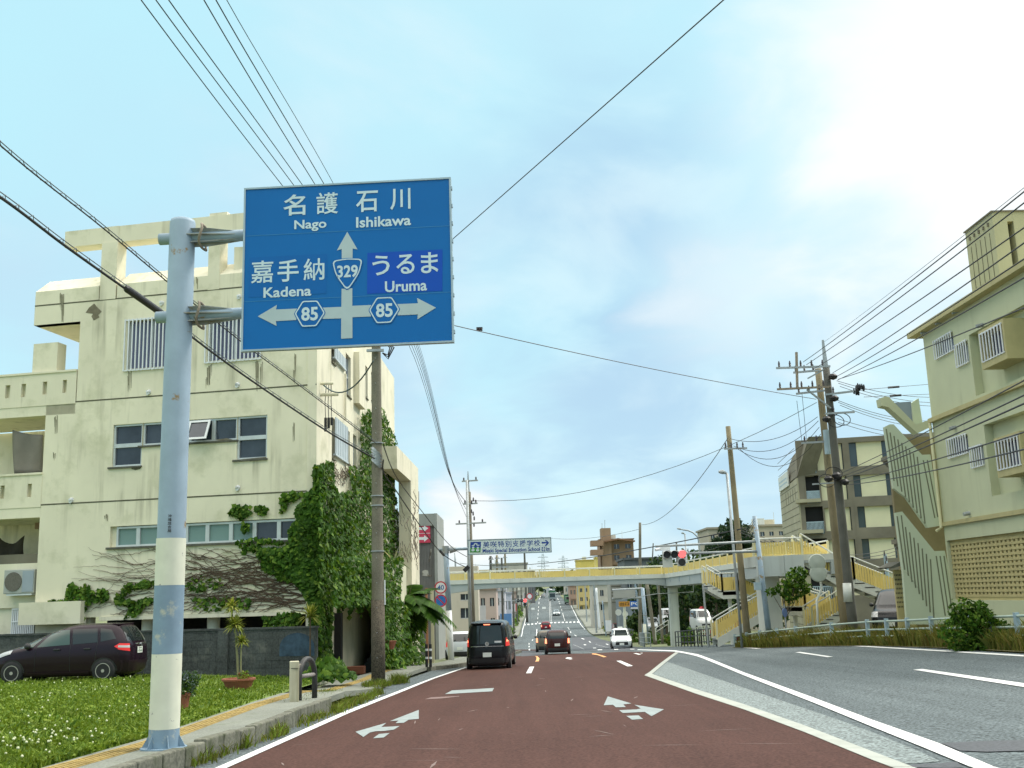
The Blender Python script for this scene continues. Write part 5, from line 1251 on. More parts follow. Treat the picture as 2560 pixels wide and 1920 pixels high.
# --- the parked purple hatchback on the lawn
hp = GL(186, 1700); hp.x = P(176, 1700, 29.9).x
car1 = thing('parked_hatchback', 'dark purple hatchback parked on the grass in front of the block wall', 'car', (hp.x, 29.9, lawn_z(hp.x, 29.9) - .02), math.pi - .04)
c = Car(HATCH, 4.6); local(c.body(), 'body', carpaint('purple_paint', (.015, .006, .013), .25), car1, True)
for sg in (1, -1):
    local(c.patch('side', [(.60, .95), (-.30, 1.0), (-.22, 1.39), (.22, 1.36)], sg=sg), 'side_window', 'carglass_green', car1, True)
    local(c.patch('side', [(1.10, .93), (.72, .945), (.50, 1.17), (.62, 1.16)], sg=sg), 'quarter_window', 'carglass_green', car1, True)
    local(c.patch('side', [(-.38, 1.0), (-1.05, 1.04), (-.98, 1.40), (-.30, 1.395)], sg=sg), 'side_window', 'carglass', car1, True)
    local(c.patch('side', [(-1.13, 1.05), (-1.52, 1.12), (-1.36, 1.36), (-1.06, 1.40)], sg=sg), 'quarter_window', 'carglass', car1, True)
    mb = c.patch('side', [(-1.60, .84), (-1.87, .78), (-1.84, .98), (-1.62, 1.0)], .012, sg=sg); c.patch('side', [(-1.50, .92), (-1.6, .86), (-1.62, 1.0), (-1.6, .98)], .010, sg=sg, mb=mb); tl_ = local(mb, 'tail_light', 'tail', car1, True)
    local(c.patch('side', [(-1.60, .89), (-1.86, .87), (-1.85, .93), (-1.60, .945)], .016, sg=sg), 'clear_lens', 'clear', tl_, True)
    local(c.patch('side', [(1.80, .66), (1.30, .80), (1.28, .90), (1.70, .82)], .010, sg=sg), 'headlight', 'clear', car1, True)
    for x in (.02, -.80):
        p = c.side(x, .88, .02, sg); mb = MB(); mb.obox(p, (.09, 0, 0), (0, .02, 0), (0, 0, .02)); local(mb, 'door_handle', 'black_plastic', car1, bevel=.01)
    mb = MB()
    for x0, x1, z0, z1 in ((.62, .60, .30, .95), (-.34, -.33, .30, 1.38), (-1.02, -1.08, .55, 1.38)):
        for i in range(10): a = c.side(x0 + (x1 - x0) * i / 10, z0 + (z1 - z0) * i / 10, .002, sg); b = c.side(x0 + (x1 - x0) * (i + 1) / 10, z0 + (z1 - z0) * (i + 1) / 10, .002, sg); mb.beam(a, b, .008, .008)
    local(mb, 'door_seam', 'black_plastic', car1)
    local(c.patch('side', [(.84, .22), (-.86, .22), (-.86, .30), (.84, .30)], .02, 20, 2, sg=sg), 'side_skirt', carpaint('purple_skirt', (.02, .008, .016), .3), car1, True)
local(c.patch('rear', [(-.60, 1.04), (.60, 1.04), (.50, 1.42), (-.50, 1.42)], .008), 'rear_window', 'carglass', car1, True)
local(c.patch('front', [(-.68, 1.0), (.68, 1.0), (.55, 1.42), (-.55, 1.42)], .006), 'windscreen', 'carglass_green', car1, True)
local(c.patch('rear', [(-.70, .25), (.70, .25), (.74, .55), (-.74, .55)], .02), 'rear_bumper', carpaint('purple_bumper', (.02, .009, .016), .35), car1, True)
mb = MB(); 
for i in range(10): mb.tube([c.end(-.35 + .07 * i, .97, .012), c.end(-.28 + .07 * i, .97, .012)], .012, 6)
local(mb, 'tailgate_trim', 'chrome', car1)
mb = MB(); mb.obox((-1.42, 0, 1.497), (.10, 0, .006), (0, .5, 0), (0, 0, .018)); local(mb, 'roof_spoiler', carpaint('purple_spoiler', (.022, .01, .018), .2), car1, bevel=.01)
plate(car1, c.end(.16, .80, .02)); mirror(car1, c, .85, .98, 'black_plastic'); add_wheels(car1, c, (1.23, -1.25), .30)
mb = MB(); e_ = c.end(0, .93, .012); mb.lathe([(.05, -.01), (.05, .004), (.035, .006)], e_, 14, 'x'); local(mb, 'round_emblem', 'chrome', car1)
# --- black minivan ahead
VAN = [(.20, 2.20, -2.22, .76), (.30, 2.30, -2.30, .83), (.55, 2.34, -2.34, .845), (.80, 2.28, -2.335, .845), (.98, 2.10, -2.32, .838), (1.10, 1.72, -2.30, .825), (1.35, 1.38, -2.27, .79), (1.60, 1.05, -2.23, .745), (1.74, .82, -2.18, .70), (1.82, .60, -2.10, .62), (1.86, .35, -1.95, .45), (1.87, .1, -1.7, .25)]
vp = G(1212, 1674); v = thing('black_minivan', 'black minivan driving away with its brake lights lit, ahead in the kerb-side lane', 'car', (vp.x + .22, vp.y + 2.4, zt(vp.x, vp.y + 2.4) + .0), math.pi / 2 - .05)
c = Car(VAN, 6.5); local(c.body(), 'body', carpaint('black_paint', (.012, .013, .016), .22), v, True)
local(c.patch('rear', [(-.70, 1.02), (.70, 1.02), (.62, 1.70), (-.62, 1.70)], .010), 'rear_window', 'carglass', v, True)
mb = MB(); n_ = 14
for i in range(n_): mb.beam(c.end(-.62 + 1.24 * i / n_, .93, .02), c.end(-.62 + 1.24 * (i + 1) / n_, .93, .02), .045, .02)
local(mb, 'chrome_strip', 'chrome', v)
for sg in (1, -1):
    q = [(sg * .70, .92), (sg * .83, .92), (sg * .80, 1.24), (sg * .72, 1.24)]
    tl_ = local(c.patch('rear', q, .014), 'tail_light', 'tail', v, True); local(c.patch('rear', [(sg * .73, 1.08), (sg * .80, 1.08), (sg * .79, 1.16), (sg * .74, 1.16)], .022), 'brake_lamp', 'brake', tl_, True)
    local(c.patch('side', [(1.2, 1.08), (.1, 1.08), (.1, 1.62), (.85, 1.62)], sg=sg), 'side_window', 'carglass', v, True)
    local(c.patch('side', [(.0, 1.08), (-1.1, 1.08), (-1.1, 1.66), (.0, 1.64)], sg=sg), 'side_window', 'carglass', v, True); local(c.patch('side', [(-1.2, 1.1), (-2.1, 1.12), (-2.02, 1.62), (-1.2, 1.66)], sg=sg), 'side_window', 'carglass', v, True)
mb = MB(); n_ = 8
for i in range(n_): mb.beam(c.end(-.12 + .24 * i / n_, 1.735, .03), c.end(-.12 + .24 * (i + 1) / n_, 1.735, .03), .03, .03)
local(mb, 'high_brake_light', 'brake', v)
mb = MB(); mb.lathe([(.075, -.01), (.075, .01), (.055, .01), (.055, -.01)], c.end(0, 1.02, .014), 20, 'x'); mb.beam(c.end(-.085, 1.02, .022), c.end(.085, 1.02, .022), .022, .01); local(mb, 'round_emblem', 'chrome', v)
plate(v, c.end(0, .62, .02), False); local(c.patch('rear', [(-.76, .24), (.76, .24), (.80, .50), (-.80, .50)], .05), 'rear_bumper', 'black_plastic', v, True)
mb = MB(); mb.obox((-2.12, 0, 1.80), (.16, 0, .02), (0, .6, 0), (0, 0, .02)); local(mb, 'roof_spoiler', carpaint('black_spoiler', (.012, .013, .016), .2), v, bevel=.01)
mb = MB(); c_ = c.end(.3, 1.07, .016)
mb.obox(c.end(-.42, 1.09, .016), (.003, 0, 0), (0, .13, 0), (0, 0, .035)); local(mb, 'rear_sticker', 'white_bar', v)
mirror(v, c, 1.28, 1.12, 'black_plastic'); add_wheels(v, c, (1.45, -1.42), .31, False)
for o_ in (o for o in v.children if o.name.startswith('door_mirror')): o_.scale = (1, 1, 1)
# --- small cars on the road
KEI = [(.17, 1.60, -1.62, .64), (.27, 1.68, -1.68, .71), (.55, 1.70, -1.70, .737), (.75, 1.62, -1.695, .737), (.90, 1.40, -1.68, .725), (1.0, 1.0, -1.65, .70), (1.2, .70, -1.58, .65), (1.36, .42, -1.49, .60), (1.44, .2, -1.40, .54), (1.485, .0, -1.28, .42), (1.50, -.2, -1.1, .25)]
def road_car(name, label, p, rz, paint, lv, rear=True, brakes=False, lights=False, group=None, n=4.6, detail=True):
    t = thing(name, label, 'car', p, rz, group); c = Car(lv, n); H_ = lv[-1][0]; Wd = max(a[3] for a in lv); Lf = max(a[1] for a in lv); Lr = min(a[2] for a in lv)
    local(c.body(40), 'body', paint, t, True)
    zb, zt_ = .665 * H_, .93 * H_
    local(c.patch('rear', [(-Wd * .78, zb), (Wd * .78, zb), (Wd * .66, zt_), (-Wd * .66, zt_)], .008), 'rear_window', 'carglass', t, True)
    local(c.patch('front', [(-Wd * .8, zb), (Wd * .8, zb), (Wd * .66, zt_), (-Wd * .66, zt_)], .008), 'windscreen', 'carglass', t, True)
    for sg in (1, -1):
        f0, r0_ = c.at(zb)[0] - .28, c.at(zb)[1] + .28; f1, r1 = c.at(zt_)[0] - .15, c.at(zt_)[1] + .25; mx_ = (f0 + r0_) / 2
        local(c.patch('side', [(f0, zb), (mx_ + .04, zb), (mx_ + .04, zt_), (f1, zt_)], sg=sg), 'side_window', 'carglass', t, True)
        local(c.patch('side', [(mx_ - .04, zb), (r0_, zb), (r1, zt_), (mx_ - .04, zt_)], sg=sg), 'side_window', 'carglass', t, True)
        local(c.patch('rear', [(sg * Wd * .80, .47 * H_), (sg * Wd * .96, .47 * H_), (sg * Wd * .93, .66 * H_), (sg * Wd * .82, .66 * H_)], .014), 'tail_light', 'brake' if brakes else 'tail', t, True)
        local(c.patch('front', [(sg * Wd * .55, .42 * H_), (sg * Wd * .92, .42 * H_), (sg * Wd * .90, .53 * H_), (sg * Wd * .58, .53 * H_)], .012), 'headlight', 'head' if lights else 'clear', t, True)
    local(c.patch('rear', [(-Wd * .9, .14 * H_), (Wd * .9, .14 * H_), (Wd * .95, .30 * H_), (-Wd * .95, .30 * H_)], .02), 'rear_bumper', 'black_plastic' if detail else paint, t, True)
    local(c.patch('front', [(-Wd * .6, .22 * H_), (Wd * .6, .22 * H_), (Wd * .55, .38 * H_), (-Wd * .55, .38 * H_)], .012), 'grille', 'black_plastic', t, True)
    plate(t, c.end(0, .42 * H_, .02) if rear else c.end(0, .27 * H_, .03, True), False, rear)
    mirror(t, c, c.at(zb)[0] - .3, zb, 'black_plastic'); add_wheels(t, c, (Lf * .62, Lr * .62), .28, False)
    return t
def on(x, y): p = G(x, y); return p
maroon = carpaint('maroon_paint', (.050, .016, .016), .25)
p = on(1397, 1636); road_car('small_hatchback', 'dark maroon small hatchback with white number plate, nearest car under the footbridge', (p.x, p.y + 1.7, zt(p.x, p.y + 1.7)), math.pi / 2 - .04, maroon, scale_levels(KEI, 3.4, 1.60, 1.52), brakes=True)
p = on(1368, 1633); road_car('small_hatchback', 'grey beige hatchback half hidden behind the maroon car', (p.x + .15, p.y + 6.2, zt(p.x, p.y + 6)), math.pi / 2 - .02, carpaint('beige_grey_paint', (.17, .15, .12), .3, .3), scale_levels(KEI, 3.6, 1.6, 1.55), brakes=True)
p = on(1365, 1578); road_car('small_hatchback', 'bright red car with lit brake lights beyond the maroon hatchback', (p.x, p.y + 1.7, zt(p.x, p.y + 1.7)), math.pi / 2, carpaint('red_paint', (.22, .015, .025), .25), scale_levels(KEI, 3.6, 1.75, 1.62), brakes=True)
p = on(1392, 1540); road_car('saloon_car', 'silver car with headlights on coming down the far hill', (p.x, p.y + 2, zt(p.x, p.y + 2)), -math.pi / 2, carpaint('silver_paint', (.38, .42, .44), .3, .4), scale_levels(HATCH, 4.4, 1.8, 1.45), False, lights=True)
p = on(1559, 1621); tx = road_car('white_taxi', 'white car with a roof lamp waiting by the railings under the footbridge', (p.x, p.y + 1.8, zt(p.x, p.y + 1.8)), -math.pi / 2 - .06, carpaint('white_car_paint', (.72, .74, .74), .3), scale_levels(HATCH, 3.9, 1.55, 1.42), False, lights=True)
mb = MB(); mb.box(-.55, -.40, -.18, .18, 1.41, 1.53); local(mb, 'roof_lamp', 'plate', tx, bevel=.03)
p = on(1545, 1588); road_car('small_hatchback', 'dark red car with headlights on in the side road beyond the white taxi', (p.x, p.y + 1.8, zt(p.x, p.y + 1.8)), -math.pi / 2, carpaint('dark_red_paint', (.09, .012, .014), .3), scale_levels(HATCH, 4.0, 1.75, 1.6), False, lights=True)
far_cars = [(1317, 1500, 1.7, 1.6, (.6, .62, .62), 'small white van in the far kerb lane beyond the traffic signal', True), (1334, 1493, 1.8, 1.7, (.55, .6, .6), 'white van ahead of the other at the foot of the hill crest', True), (1342, 1490, 1.6, 1.5, (.3, .36, .40), 'grey car near the top of the far hill', True), (1357.5, 1494, 1.7, 1.5, (.42, .46, .48), 'pale silver car driving away up the far hill', True), (1361, 1480, 1.8, 1.7, (.06, .10, .10), 'dark car almost at the far crest', True), (1377, 1478, 1.9, 1.7, (.55, .58, .56), 'pale car coming over the far crest', False), (1396, 1487, 1.9, 1.8, (.60, .66, .58), 'pale green white car beside the green truck on the hill', False)]
for x, y, w_, h_, col_, lab, rr in far_cars:
    p = on(x, y); q = road_car('distant_car', lab, (p.x, p.y + 2, zt(p.x, p.y + 2)), math.pi / 2 if rr else -math.pi / 2, carpaint('far_paint', col_, .3), scale_levels(VAN if h_ > 1.6 else HATCH, 4.2, w_, h_), rr, detail=False, group='cars on the far hill')
def truck(name, label, p, W_, H_, cabc, boxc):
    t = thing(name, label, 'truck', p, 0); mb = MB()
    mb.box(-W_ / 2, W_ / 2, 1.8, 8, .9, H_); local(mb, 'cargo_box', boxc, t, bevel=.05)
    mb = MB(); mb.prism([(-W_ * .48, 0, .45), (-W_ * .48, 0, 1.5), (-W_ * .46, .35, H_ * .80), (-W_ * .46, 1.75, H_ * .82), (-W_ * .48, 1.75, .45)], (W_ * .96, 0, 0)); local(mb, 'cab', cabc, t, bevel=.05)
    mb = MB(); mb.prism([(-W_ * .42, -.012, 1.5), (-W_ * .42, .30, H_ * .76), (-W_ * .42, .34, H_ * .76), (-W_ * .42, .03, 1.5)], (W_ * .84, 0, 0)); local(mb, 'windscreen', 'carglass', t)
    mb = MB(); mb.box(-W_ * .47, W_ * .47, -.05, .1, .4, .7); local(mb, 'bumper', 'black_plastic', t)
    for sx in (-1, 1):
        mb = MB(); mb.box(sx * W_ * .38 - .13, sx * W_ * .38 + .13, -.03, .02, .75, .95); local(mb, 'headlight', 'clear', t)
        for y in (1.0, 6.4): mb = MB(); mb.lathe([(.2, -.12), (.45, -.12), (.45, .12), (.2, .12)], (sx * W_ * .40, y, .45), 16, 'x'); local(mb, 'wheel', 'tyre', t)
    mb = MB(); mb.box(-.17, .17, -.07, -.055, .45, .62); local(mb, 'number_plate', 'plate', t)
    return t
gp = mat('green_panel', (.03, .12, .06), .5, .08, 1)
p = on(1381.5, 1503); truck('delivery_truck', 'tall dark green truck with grey lower half coming down the centre lane', (p.x, p.y, p.z), 2.45, 3.9, mat('grey_cab', (.22, .25, .26), .5, .08, 1), gp)
p = on(1423, 1511); truck('delivery_truck', 'green truck with white band at the side of the far road', (p.x, p.y, p.z), 2.5, 3.1, mat('pale_green_cab', (.16, .34, .20), .5, .08, 1), gp)
# parked cars under the footbridge and beside the buildings
p = P(1632, 1580, 118); road_car('parked_car', 'silver hatchback parked among the trees behind the footbridge', (p.x, p.y, p.z), -math.pi / 2, carpaint('silver2', (.30, .33, .35), .3, .3), scale_levels(HATCH, 4.2, 1.75, 1.55), False)
p = P(1671, 1568, 112); road_car('parked_van', 'white van parked high beside the bridge pier', (p.x, p.y, p.z), -math.pi / 2, carpaint('white2', (.44, .46, .47), .35), scale_levels(VAN, 4.4, 1.75, 1.9), False)
p = P(1755, 1580, 92); road_car('parked_van', 'white light van behind the footbridge stair railing', (p.x, p.y, p.z), -math.pi / 2 + .1, carpaint('white3', (.50, .52, .52), .35), scale_levels(VAN, 3.4, 1.48, 1.9), False)
p = P(1155, 1632, 62); road_car('parked_car', 'white car seen between the sign pole and the black minivan', (p.x, p.y, zt(p.x, 62) + .05), math.pi / 2, carpaint('white4', (.6, .63, .66), .3), scale_levels(HATCH, 4.0, 1.7, 1.5))
p = P(2185, 1560, 40.5); p = P(2252, 1560, 45.0); v2 = road_car('parked_minivan', 'black minivan parked beside the mint stair wall behind the guard rail', (p.x + .2, p.y + .6, zt(p.x, 42) + .1), -math.pi / 2 - .50, carpaint('black2', (.010, .011, .013), .2), scale_levels(VAN, 4.6, 1.72, 1.9), False, n=6.5)

# ------------------------------------------------------------------ footbridge
Db = 84.0
def XZ(p, D=Db): return P(p[0], p[1], D)
fb = thing('footbridge', 'white and yellow steel footbridge crossing over the road with stairs down to the verge', 'footbridge', (4, Db, zt(4, Db)))
zd = XZ(zJ(0, 850)).z; zrail = XZ(zJ(0, 742)).z                       # deck edge and handrail heights
zfas = XZ(zJ(0, 905)).z
X0, X1 = XZ((1100, 1460)).x, XZ((1662, 1440)).x
Np = P(1965, 1400, 50.0); N1 = Vector((Np.x, 50.0, 0)); K0 = Vector((X1, Db, 0))
wid = 2.0
def seg_girder(mb, a, b, z0, z1, w):
    d = (b - a).normalized(); n = Vector((d.y, -d.x, 0)) * (w / 2)
    mb.prism([a + n + Vector((0, 0, z0)), a - n + Vector((0, 0, z0)), a - n + Vector((0, 0, z1)), a + n + Vector((0, 0, z1))], b - a)
A_ = Vector((X0, Db, 0)); ctr = Vector((0, wid / 2, 0))
# main span girder with haunched ends, near and far webs
mb = MB(); zmid = XZ(zJ(0, 970)).z; zh = XZ(zJ(950, 1002)).z
for yy in (Db + .05, Db + wid - .25):
    n_ = 24; pts = []
    for i in range(n_ + 1):
        t = i / n_; h = zmid - (zmid - zh) * (max(0, (t - .84) / .16) ** 1.6) - (zmid - zh) * 1.15 * (max(0, (.22 - t) / .22) ** 1.4)
        pts.append((X0 + (X1 + .8 - X0) * t, yy, h))
    pts += [(X1 + .8, yy, zfas), (X0, yy, zfas)]
    mb.prism(pts, (0, .2, 0))
mb.box(X0, X1 + .8, Db + .26, Db + wid - .26, zfas - .12, zfas - .005)
mb.build('main_girder', 'bridge_grey', fb)
mb = MB(); mb.box(X0, X1 + .9, Db - .03, Db + wid + .03, zfas, zd); mb.build('deck_edge', 'bridge_white', fb)
m2 = MB(); PB = Fac((X0, Db + .045), (X1, Db + .045)); a, b = PB.hit(*zH(840, 1158)), PB.hit(*zH(1070, 1140))
for i, ch in enumerate('沖縄市美里'): w_ = (b[0] - a[0]) / 5; text_on(m2, ch, PB, a[0] + w_ * i + .04, a[0] + w_ * (i + .86), zfas - .62, zfas - .28, .004)
m2.build('girder_lettering', 'galv', fb)
# near span along the side road, towards the camera
dirn = (N1 - K0).normalized(); sidev = Vector((-1, 0, 0))
ax0, ax1 = K0.x, N1.x
def nx(y): return ax0 + (ax1 - ax0) * (Db - y) / (Db - 50.0)
zN_d, zN_f, zN_g = P(1844, 1394, 60).z, P(1848, 1411, 60).z, P(1848, 1447, 60).z
yb0 = Db - .03
mb = MB()
def nspan(mb, x_off0, x_off1, za0, za1, zb0, zb1, y0=yb0 - .02, y1=49.0):
    p = [(nx(y0) + x_off0, y0, za0), (nx(y0) + x_off1, y0, za0), (nx(y0) + x_off1, y0, za1), (nx(y0) + x_off0, y0, za1)]
    q = [(nx(y1) + x_off0, y1, zb0), (nx(y1) + x_off1, y1, zb0), (nx(y1) + x_off1, y1, zb1), (nx(y1) + x_off0, y1, zb1)]
    mb.add(p + q, [(0, 1, 2, 3), (7, 6, 5, 4), (0, 4, 5, 1), (1, 5, 6, 2), (2, 6, 7, 3), (3, 7, 4, 0)])
zgN = P(1900, 1441, 50).z; zfN = P(1900, 1408, 52).z; zdN = P(1930, 1390, 50).z
nspan(mb, .06, .26, zmid - .25, zfas, zgN, zfN); nspan(mb, wid - .26, wid - .06, zmid - .25, zfas, zgN, zfN); nspan(mb, .27, wid - .27, zfas - .12, zfas - .005, zfN - .12, zfN - .005)
mb.build('side_girder', 'bridge_grey', fb)
mb = MB(); nspan(mb, -.02, wid + .02, zfas, zd, zfN, zdN); mb.build('deck_edge', 'bridge_white', fb)
mb = MB()
for i in range(8): y = Db - 2 - i * 3.9; mb.box(nx(y) + .03, nx(y) + .06, y - .03, y + .03, zmid + .02, zfas - .02)
mb.build('web_stiffener', 'signback', fb)
def railing(a, b, za, zb, h=1.15, post=1.95, bars=True, name='railing', spacing=.12):
    """slatted railing from a to b (ground plan), deck heights za, zb"""
    a = Vector((a[0], a[1], za)); b = Vector((b[0], b[1], zb)); d = b - a; L_ = math.hypot(d.x, d.y); n_ = max(1, round(L_ / post)); up_ = Vector((0, 0, 1))
    r = None
    mb = MB(); mb.tube([a + up_ * h, b + up_ * h], .035, 8);   r = mb.build(name, 'bridge_white', fb)
    for i in range(n_ + 1):
        mb = MB(); p = a + d * (i / n_); mb.beam(p, p + up_ * (h - .02), .09, .09); mb.build('post', 'bridge_cream', r)
    if bars:
        mb = MB(); k = int(L_ / spacing)
        for i in range(k): p = a + d * ((i + .5) / k); mb.beam(p + up_ * h * .06, p + up_ * h * .78, .02, spacing * .80, up=(d.x, d.y, 0))
        mb.build('slats', 'bridge_yellow', r)
    return r
hR = zrail - zd
railing((X0, Db), (X1, Db), zd, zd, hR); railing((X0, Db + wid), (X1 + wid, Db + wid), zd, zd, hR)
railing((nx(Db - .05), Db - .05), (nx(50), 50), zd, zdN, hR); railing((nx(Db) + wid, Db + wid), (nx(50) + wid, 50), zd, zdN, hR)
# end platform and its solid box
px0, px1 = P(1884, 1400, 49).x, P(2004, 1400, 49).x
mb = MB(); mb.box(px0 + .08, px1 - .9, 48.6, 48.98, P(1930, 1441, 49).z, P(1930, 1392, 49).z); mb.box(px1 - .88, px1, 48.62, 48.96, P(1990, 1440, 49).z, zdN - .02); mb.box(px0 + .08, px1, 49, 52.5, zdN - .5, zdN - .021); mb.build('end_platform', mat('platform_grey', (.50, .54, .52), .8, .1, .6, stain=((.3, .3, .27), .6)), fb)
railing((px0, 48.8), (px1, 48.8), P(1930, 1390, 49).z, P(1930, 1390, 49).z, .78)
mb = MB(); xw0, xw1 = P(1914, 1520, 50.5).x, P(1950, 1520, 50.5).x; mb.box(xw0, xw1, 50.2, 52.2, zt(xw0, 50) - .2, zgN - .003); mb.build('pier', 'bridge_white', fb)
mb = MB(); xk = XZ((1697, 1540)).x; xk0 = XZ((1686, 1540)).x
mb.box(xk0 - .25, xk0 + .43, Db + .4, Db + 1.2, zt(xk, Db) - .2, zh - .02); mb.box(xk0 - .12, xk0 + .30, Db + .33, Db + .399, zt(xk, Db) - .2, zh - .12); mb.build('pier', 'bridge_white', fb)
mb = MB(); mb.box(xk0 - .5, xk0 + .7, Db + .3, Db + 1.3, zh - .018, zh + .5); mb.build('bearing', 'galv', fb)
mb = MB(); zp_ = zh - .45; mb.tube([(xk0 - 1.2, Db, zh + .3), (xk0 - 1.2, Db, zp_), (xk0 + 1.6, Db, zp_ + .05), (xk0 + 1.6, Db, zh + .3)], .035, 6); mb.tube([(xk0 - 4, Db + .1, zp_ - .35), (xk0 - 1.2, Db, zp_)], .03, 6); mb.build('drain_pipe', 'galv', fb)
def stair(pa, pb, w=1.5, axis=(0, 1, 0), steps=True, rail=True, h=1.0):
    """flight between two deck points (walking line of the near stringer)"""
    pa, pb = Vector(pa), Vector(pb); ax_ = Vector(axis) * w; st = None
    for off in (ax_, Vector((0, 0, 0))):
        mb = MB()
        mb.prism([pa + off + Vector((0, 0, -.40)), pb + off + Vector((0, 0, -.40)), pb + off + Vector((0, 0, .06)), pa + off + Vector((0, 0, .06))], Vector(axis) * .06); st = mb.build('stair_stringer', 'bridge_white', fb)
    mb = MB(); n_ = max(2, int(abs(pb.z - pa.z) / .16))
    if abs(pb.z - pa.z) < .1: mb.prism([pa + Vector((0, 0, -.2)), pb + Vector((0, 0, -.2)), pb, pa], ax_)
    else:
        for i in range(n_):
            p = pa + (pb - pa) * (i / n_); q = pa + (pb - pa) * ((i + 1) / n_); lo = min(p.z, q.z)
            mb.prism([Vector((p.x, p.y, lo - .02)), Vector((q.x, q.y, lo - .02)), Vector((q.x, q.y, lo + .03)), Vector((p.x, p.y, lo + .03))], ax_)
            e_ = p if p.z < q.z else q
            mb.prism([Vector((p.x, p.y, lo - .16)), Vector((p.x + .02, p.y + .02, lo - .16)), Vector((p.x + .02, p.y + .02, lo + .03)), Vector((p.x, p.y, lo + .03))], ax_)
    mb.build('treads', mat('tread_steel', (.22, .25, .26), .7, .12, 2), st)
    if rail:
        railing((pa.x, pa.y), (pb.x, pb.y), pa.z, pb.z, h, 1.6, name='stair_railing'); railing((pa.x + ax_.x, pa.y + ax_.y), (pb.x + ax_.x, pb.y + ax_.y), pa.z, pb.z, h, 1.6, name='stair_railing')
def D_(k, p, D, dz=0): q = P(*k(*p), D); return (q.x, q.y, q.z + dz)
# flight descending past the tall poles
stair(D_(zK, (1395, 470), 49.2), D_(zK, (1850, 745), 49.2)); stair(D_(zK, (1850, 745), 49.2), D_(zK, (2085, 780), 49.2)); stair(D_(zK, (2085, 780), 49.2), D_(zL, (735, 1150), 49.2))
# zigzag down to the corner under the bridge
stair(D_(zK, (150, 835), 60), D_(zK, (350, 945), 60)); stair(D_(zK, (350, 945), 60), D_(zK, (560, 935), 60)); stair(D_(zK, (560, 935), 60), D_(zK, (870, 1075), 60)); 
stair(D_(zK, (880, 1170), 58), D_(zK, (600, 1330), 58), axis=(0, -1, 0)); stair(D_(zK, (600, 1330), 58), D_(zK, (215, 1560), 58), axis=(0, -1, 0))
# mirrored flights beside the big pier
stair(D_(zK, (1160, 1150), 54), D_(zK, (1440, 1145), 54)); stair(D_(zK, (1440, 1145), 54), D_(zK, (1740, 1235), 54)); stair(D_(zK, (1890, 1210), 51.8), D_(zK, (1545, 1420), 51.8))
for p, D in (((440, 990), 60.6), ((1300, 1190), 54.6)): mb = MB(); q = P(*zK(*p), D); mb.tube([(q.x, D, q.z), (q.x, D, zt(q.x, D) - .2)], .11, 10); mb.build('stair_support', 'bridge_white', fb)

# ------------------------------------------------------------------ pale green apartment building
rD = ray(1251, 1490); _h = Vector((rD.x / rD.y, 1, 0)).normalized()
Cr = P(2377, 1480, 40.2); FR = Fac((Cr.x - _h.x * 14, Cr.y - _h.y * 14), (Cr.x, Cr.y))
rb = thing('apartment_building', 'pale green apartment building with barred windows and ochre screen blocks beside the opposing carriageway', 'building', (Cr.x + 3, Cr.y - 4, zt(Cr.x, 40)))
def fr(p): return FR.hit(*p)
UR = FR.len
z_e = fr(zO(600, 290))[1]; z_ledge = fr(zO(800, 962))[1]; z_ledge0 = fr(zO(800, 1000))[1]; z_band1 = fr(zL(1700, 235))[1]; z_band0 = fr(zL(1700, 285))[1]
zgr = zt(Cr.x, 38) - .3
wr = {}
for k, a, b in (('a1', (750, 295), (925, 440)), ('a2', (935, 345), (1055, 525)), ('a3', (1135, 205), (1345, 460)), ('b1', (865, 1145), (1050, 1300)), ('b2', (1065, 1230), (1185, 1390)), ('b3', (1270, 1160), (1490, 1400))):
    wr[k] = FR.rect(zO(*a), zO(*b))
for k, (ya, yb, x) in {'a1': (325, 478, 760), 'a2': (362, 548, 945), 'a3': (255, 495, 1150), 'b1': (1175, 1330, 880), 'b2': (1245, 1415, 1075), 'b3': (1190, 1430, 1290)}.items():
    r = wr[k]; zt1, zb1_ = fr(zO(x, ya))[1], fr(zO(x, yb))[1]; wr[k] = (r[0], r[1], zb1_, zt1)
for k, xs in (('a3', ((1150, 375), (1332, 288), (1150, 262), (1180, 490))), ('b3', ((1283, 1280), (1478, 1270), (1290, 1192), (1310, 1428)))):
    q_ = [FR.hit(*zO(*p), .44) for p in xs]; wr[k] = (min(q_[0][0], q_[1][0]), max(q_[0][0], q_[1][0]), q_[3][1], q_[2][1])
mb = MB()
us1, _ = fr(zL(1352, 800)); scr = (0.0, us1, fr(zL(1800, 1200))[1], fr(zL(1800, 455))[1])
ur0, ur1 = fr(zO(1045, 400))[0], 0
pil_top, pil_bot = fr(zO(1180, 700))[0], 0
recess = [(0.3, fr(zO(1060, 400))[0], z_ledge + .15, z_e - 1.0), (0.3, fr(zO(1190, 1200))[0], z_band1 + .6, z_ledge0 - .75)]
hl = [wr['a1'], wr['a2'], wr['b1'], wr['b2']] + recess + [scr]
FR.wall(mb, 0, UR, zgr, z_e, hl, .35, rev=.30)
FR.box(mb, .31, recess[0][1], recess[0][2], recess[0][3], -.45, -.301); FR.box(mb, .31, recess[1][1], recess[1][2], recess[1][3], -.45, -.301)
FR.box(mb, 0, UR - .3, zgr, z_e - .01, -9, -.36)
body_r = mb.build('wall', 'plaster_green', rb)
mb = MB(); FR.box(mb, -.3, UR + .75, z_e, z_e + .22, -9, .32); mb.build('roof_eave', 'ledge', rb)
mb = MB(); FR.box(mb, 0, UR + .02, z_ledge0, z_ledge, .002, .16); FR.box(mb, 0, UR + .02, z_band0, z_band1, .002, .10); mb.build('floor_band', 'ledge', rb)
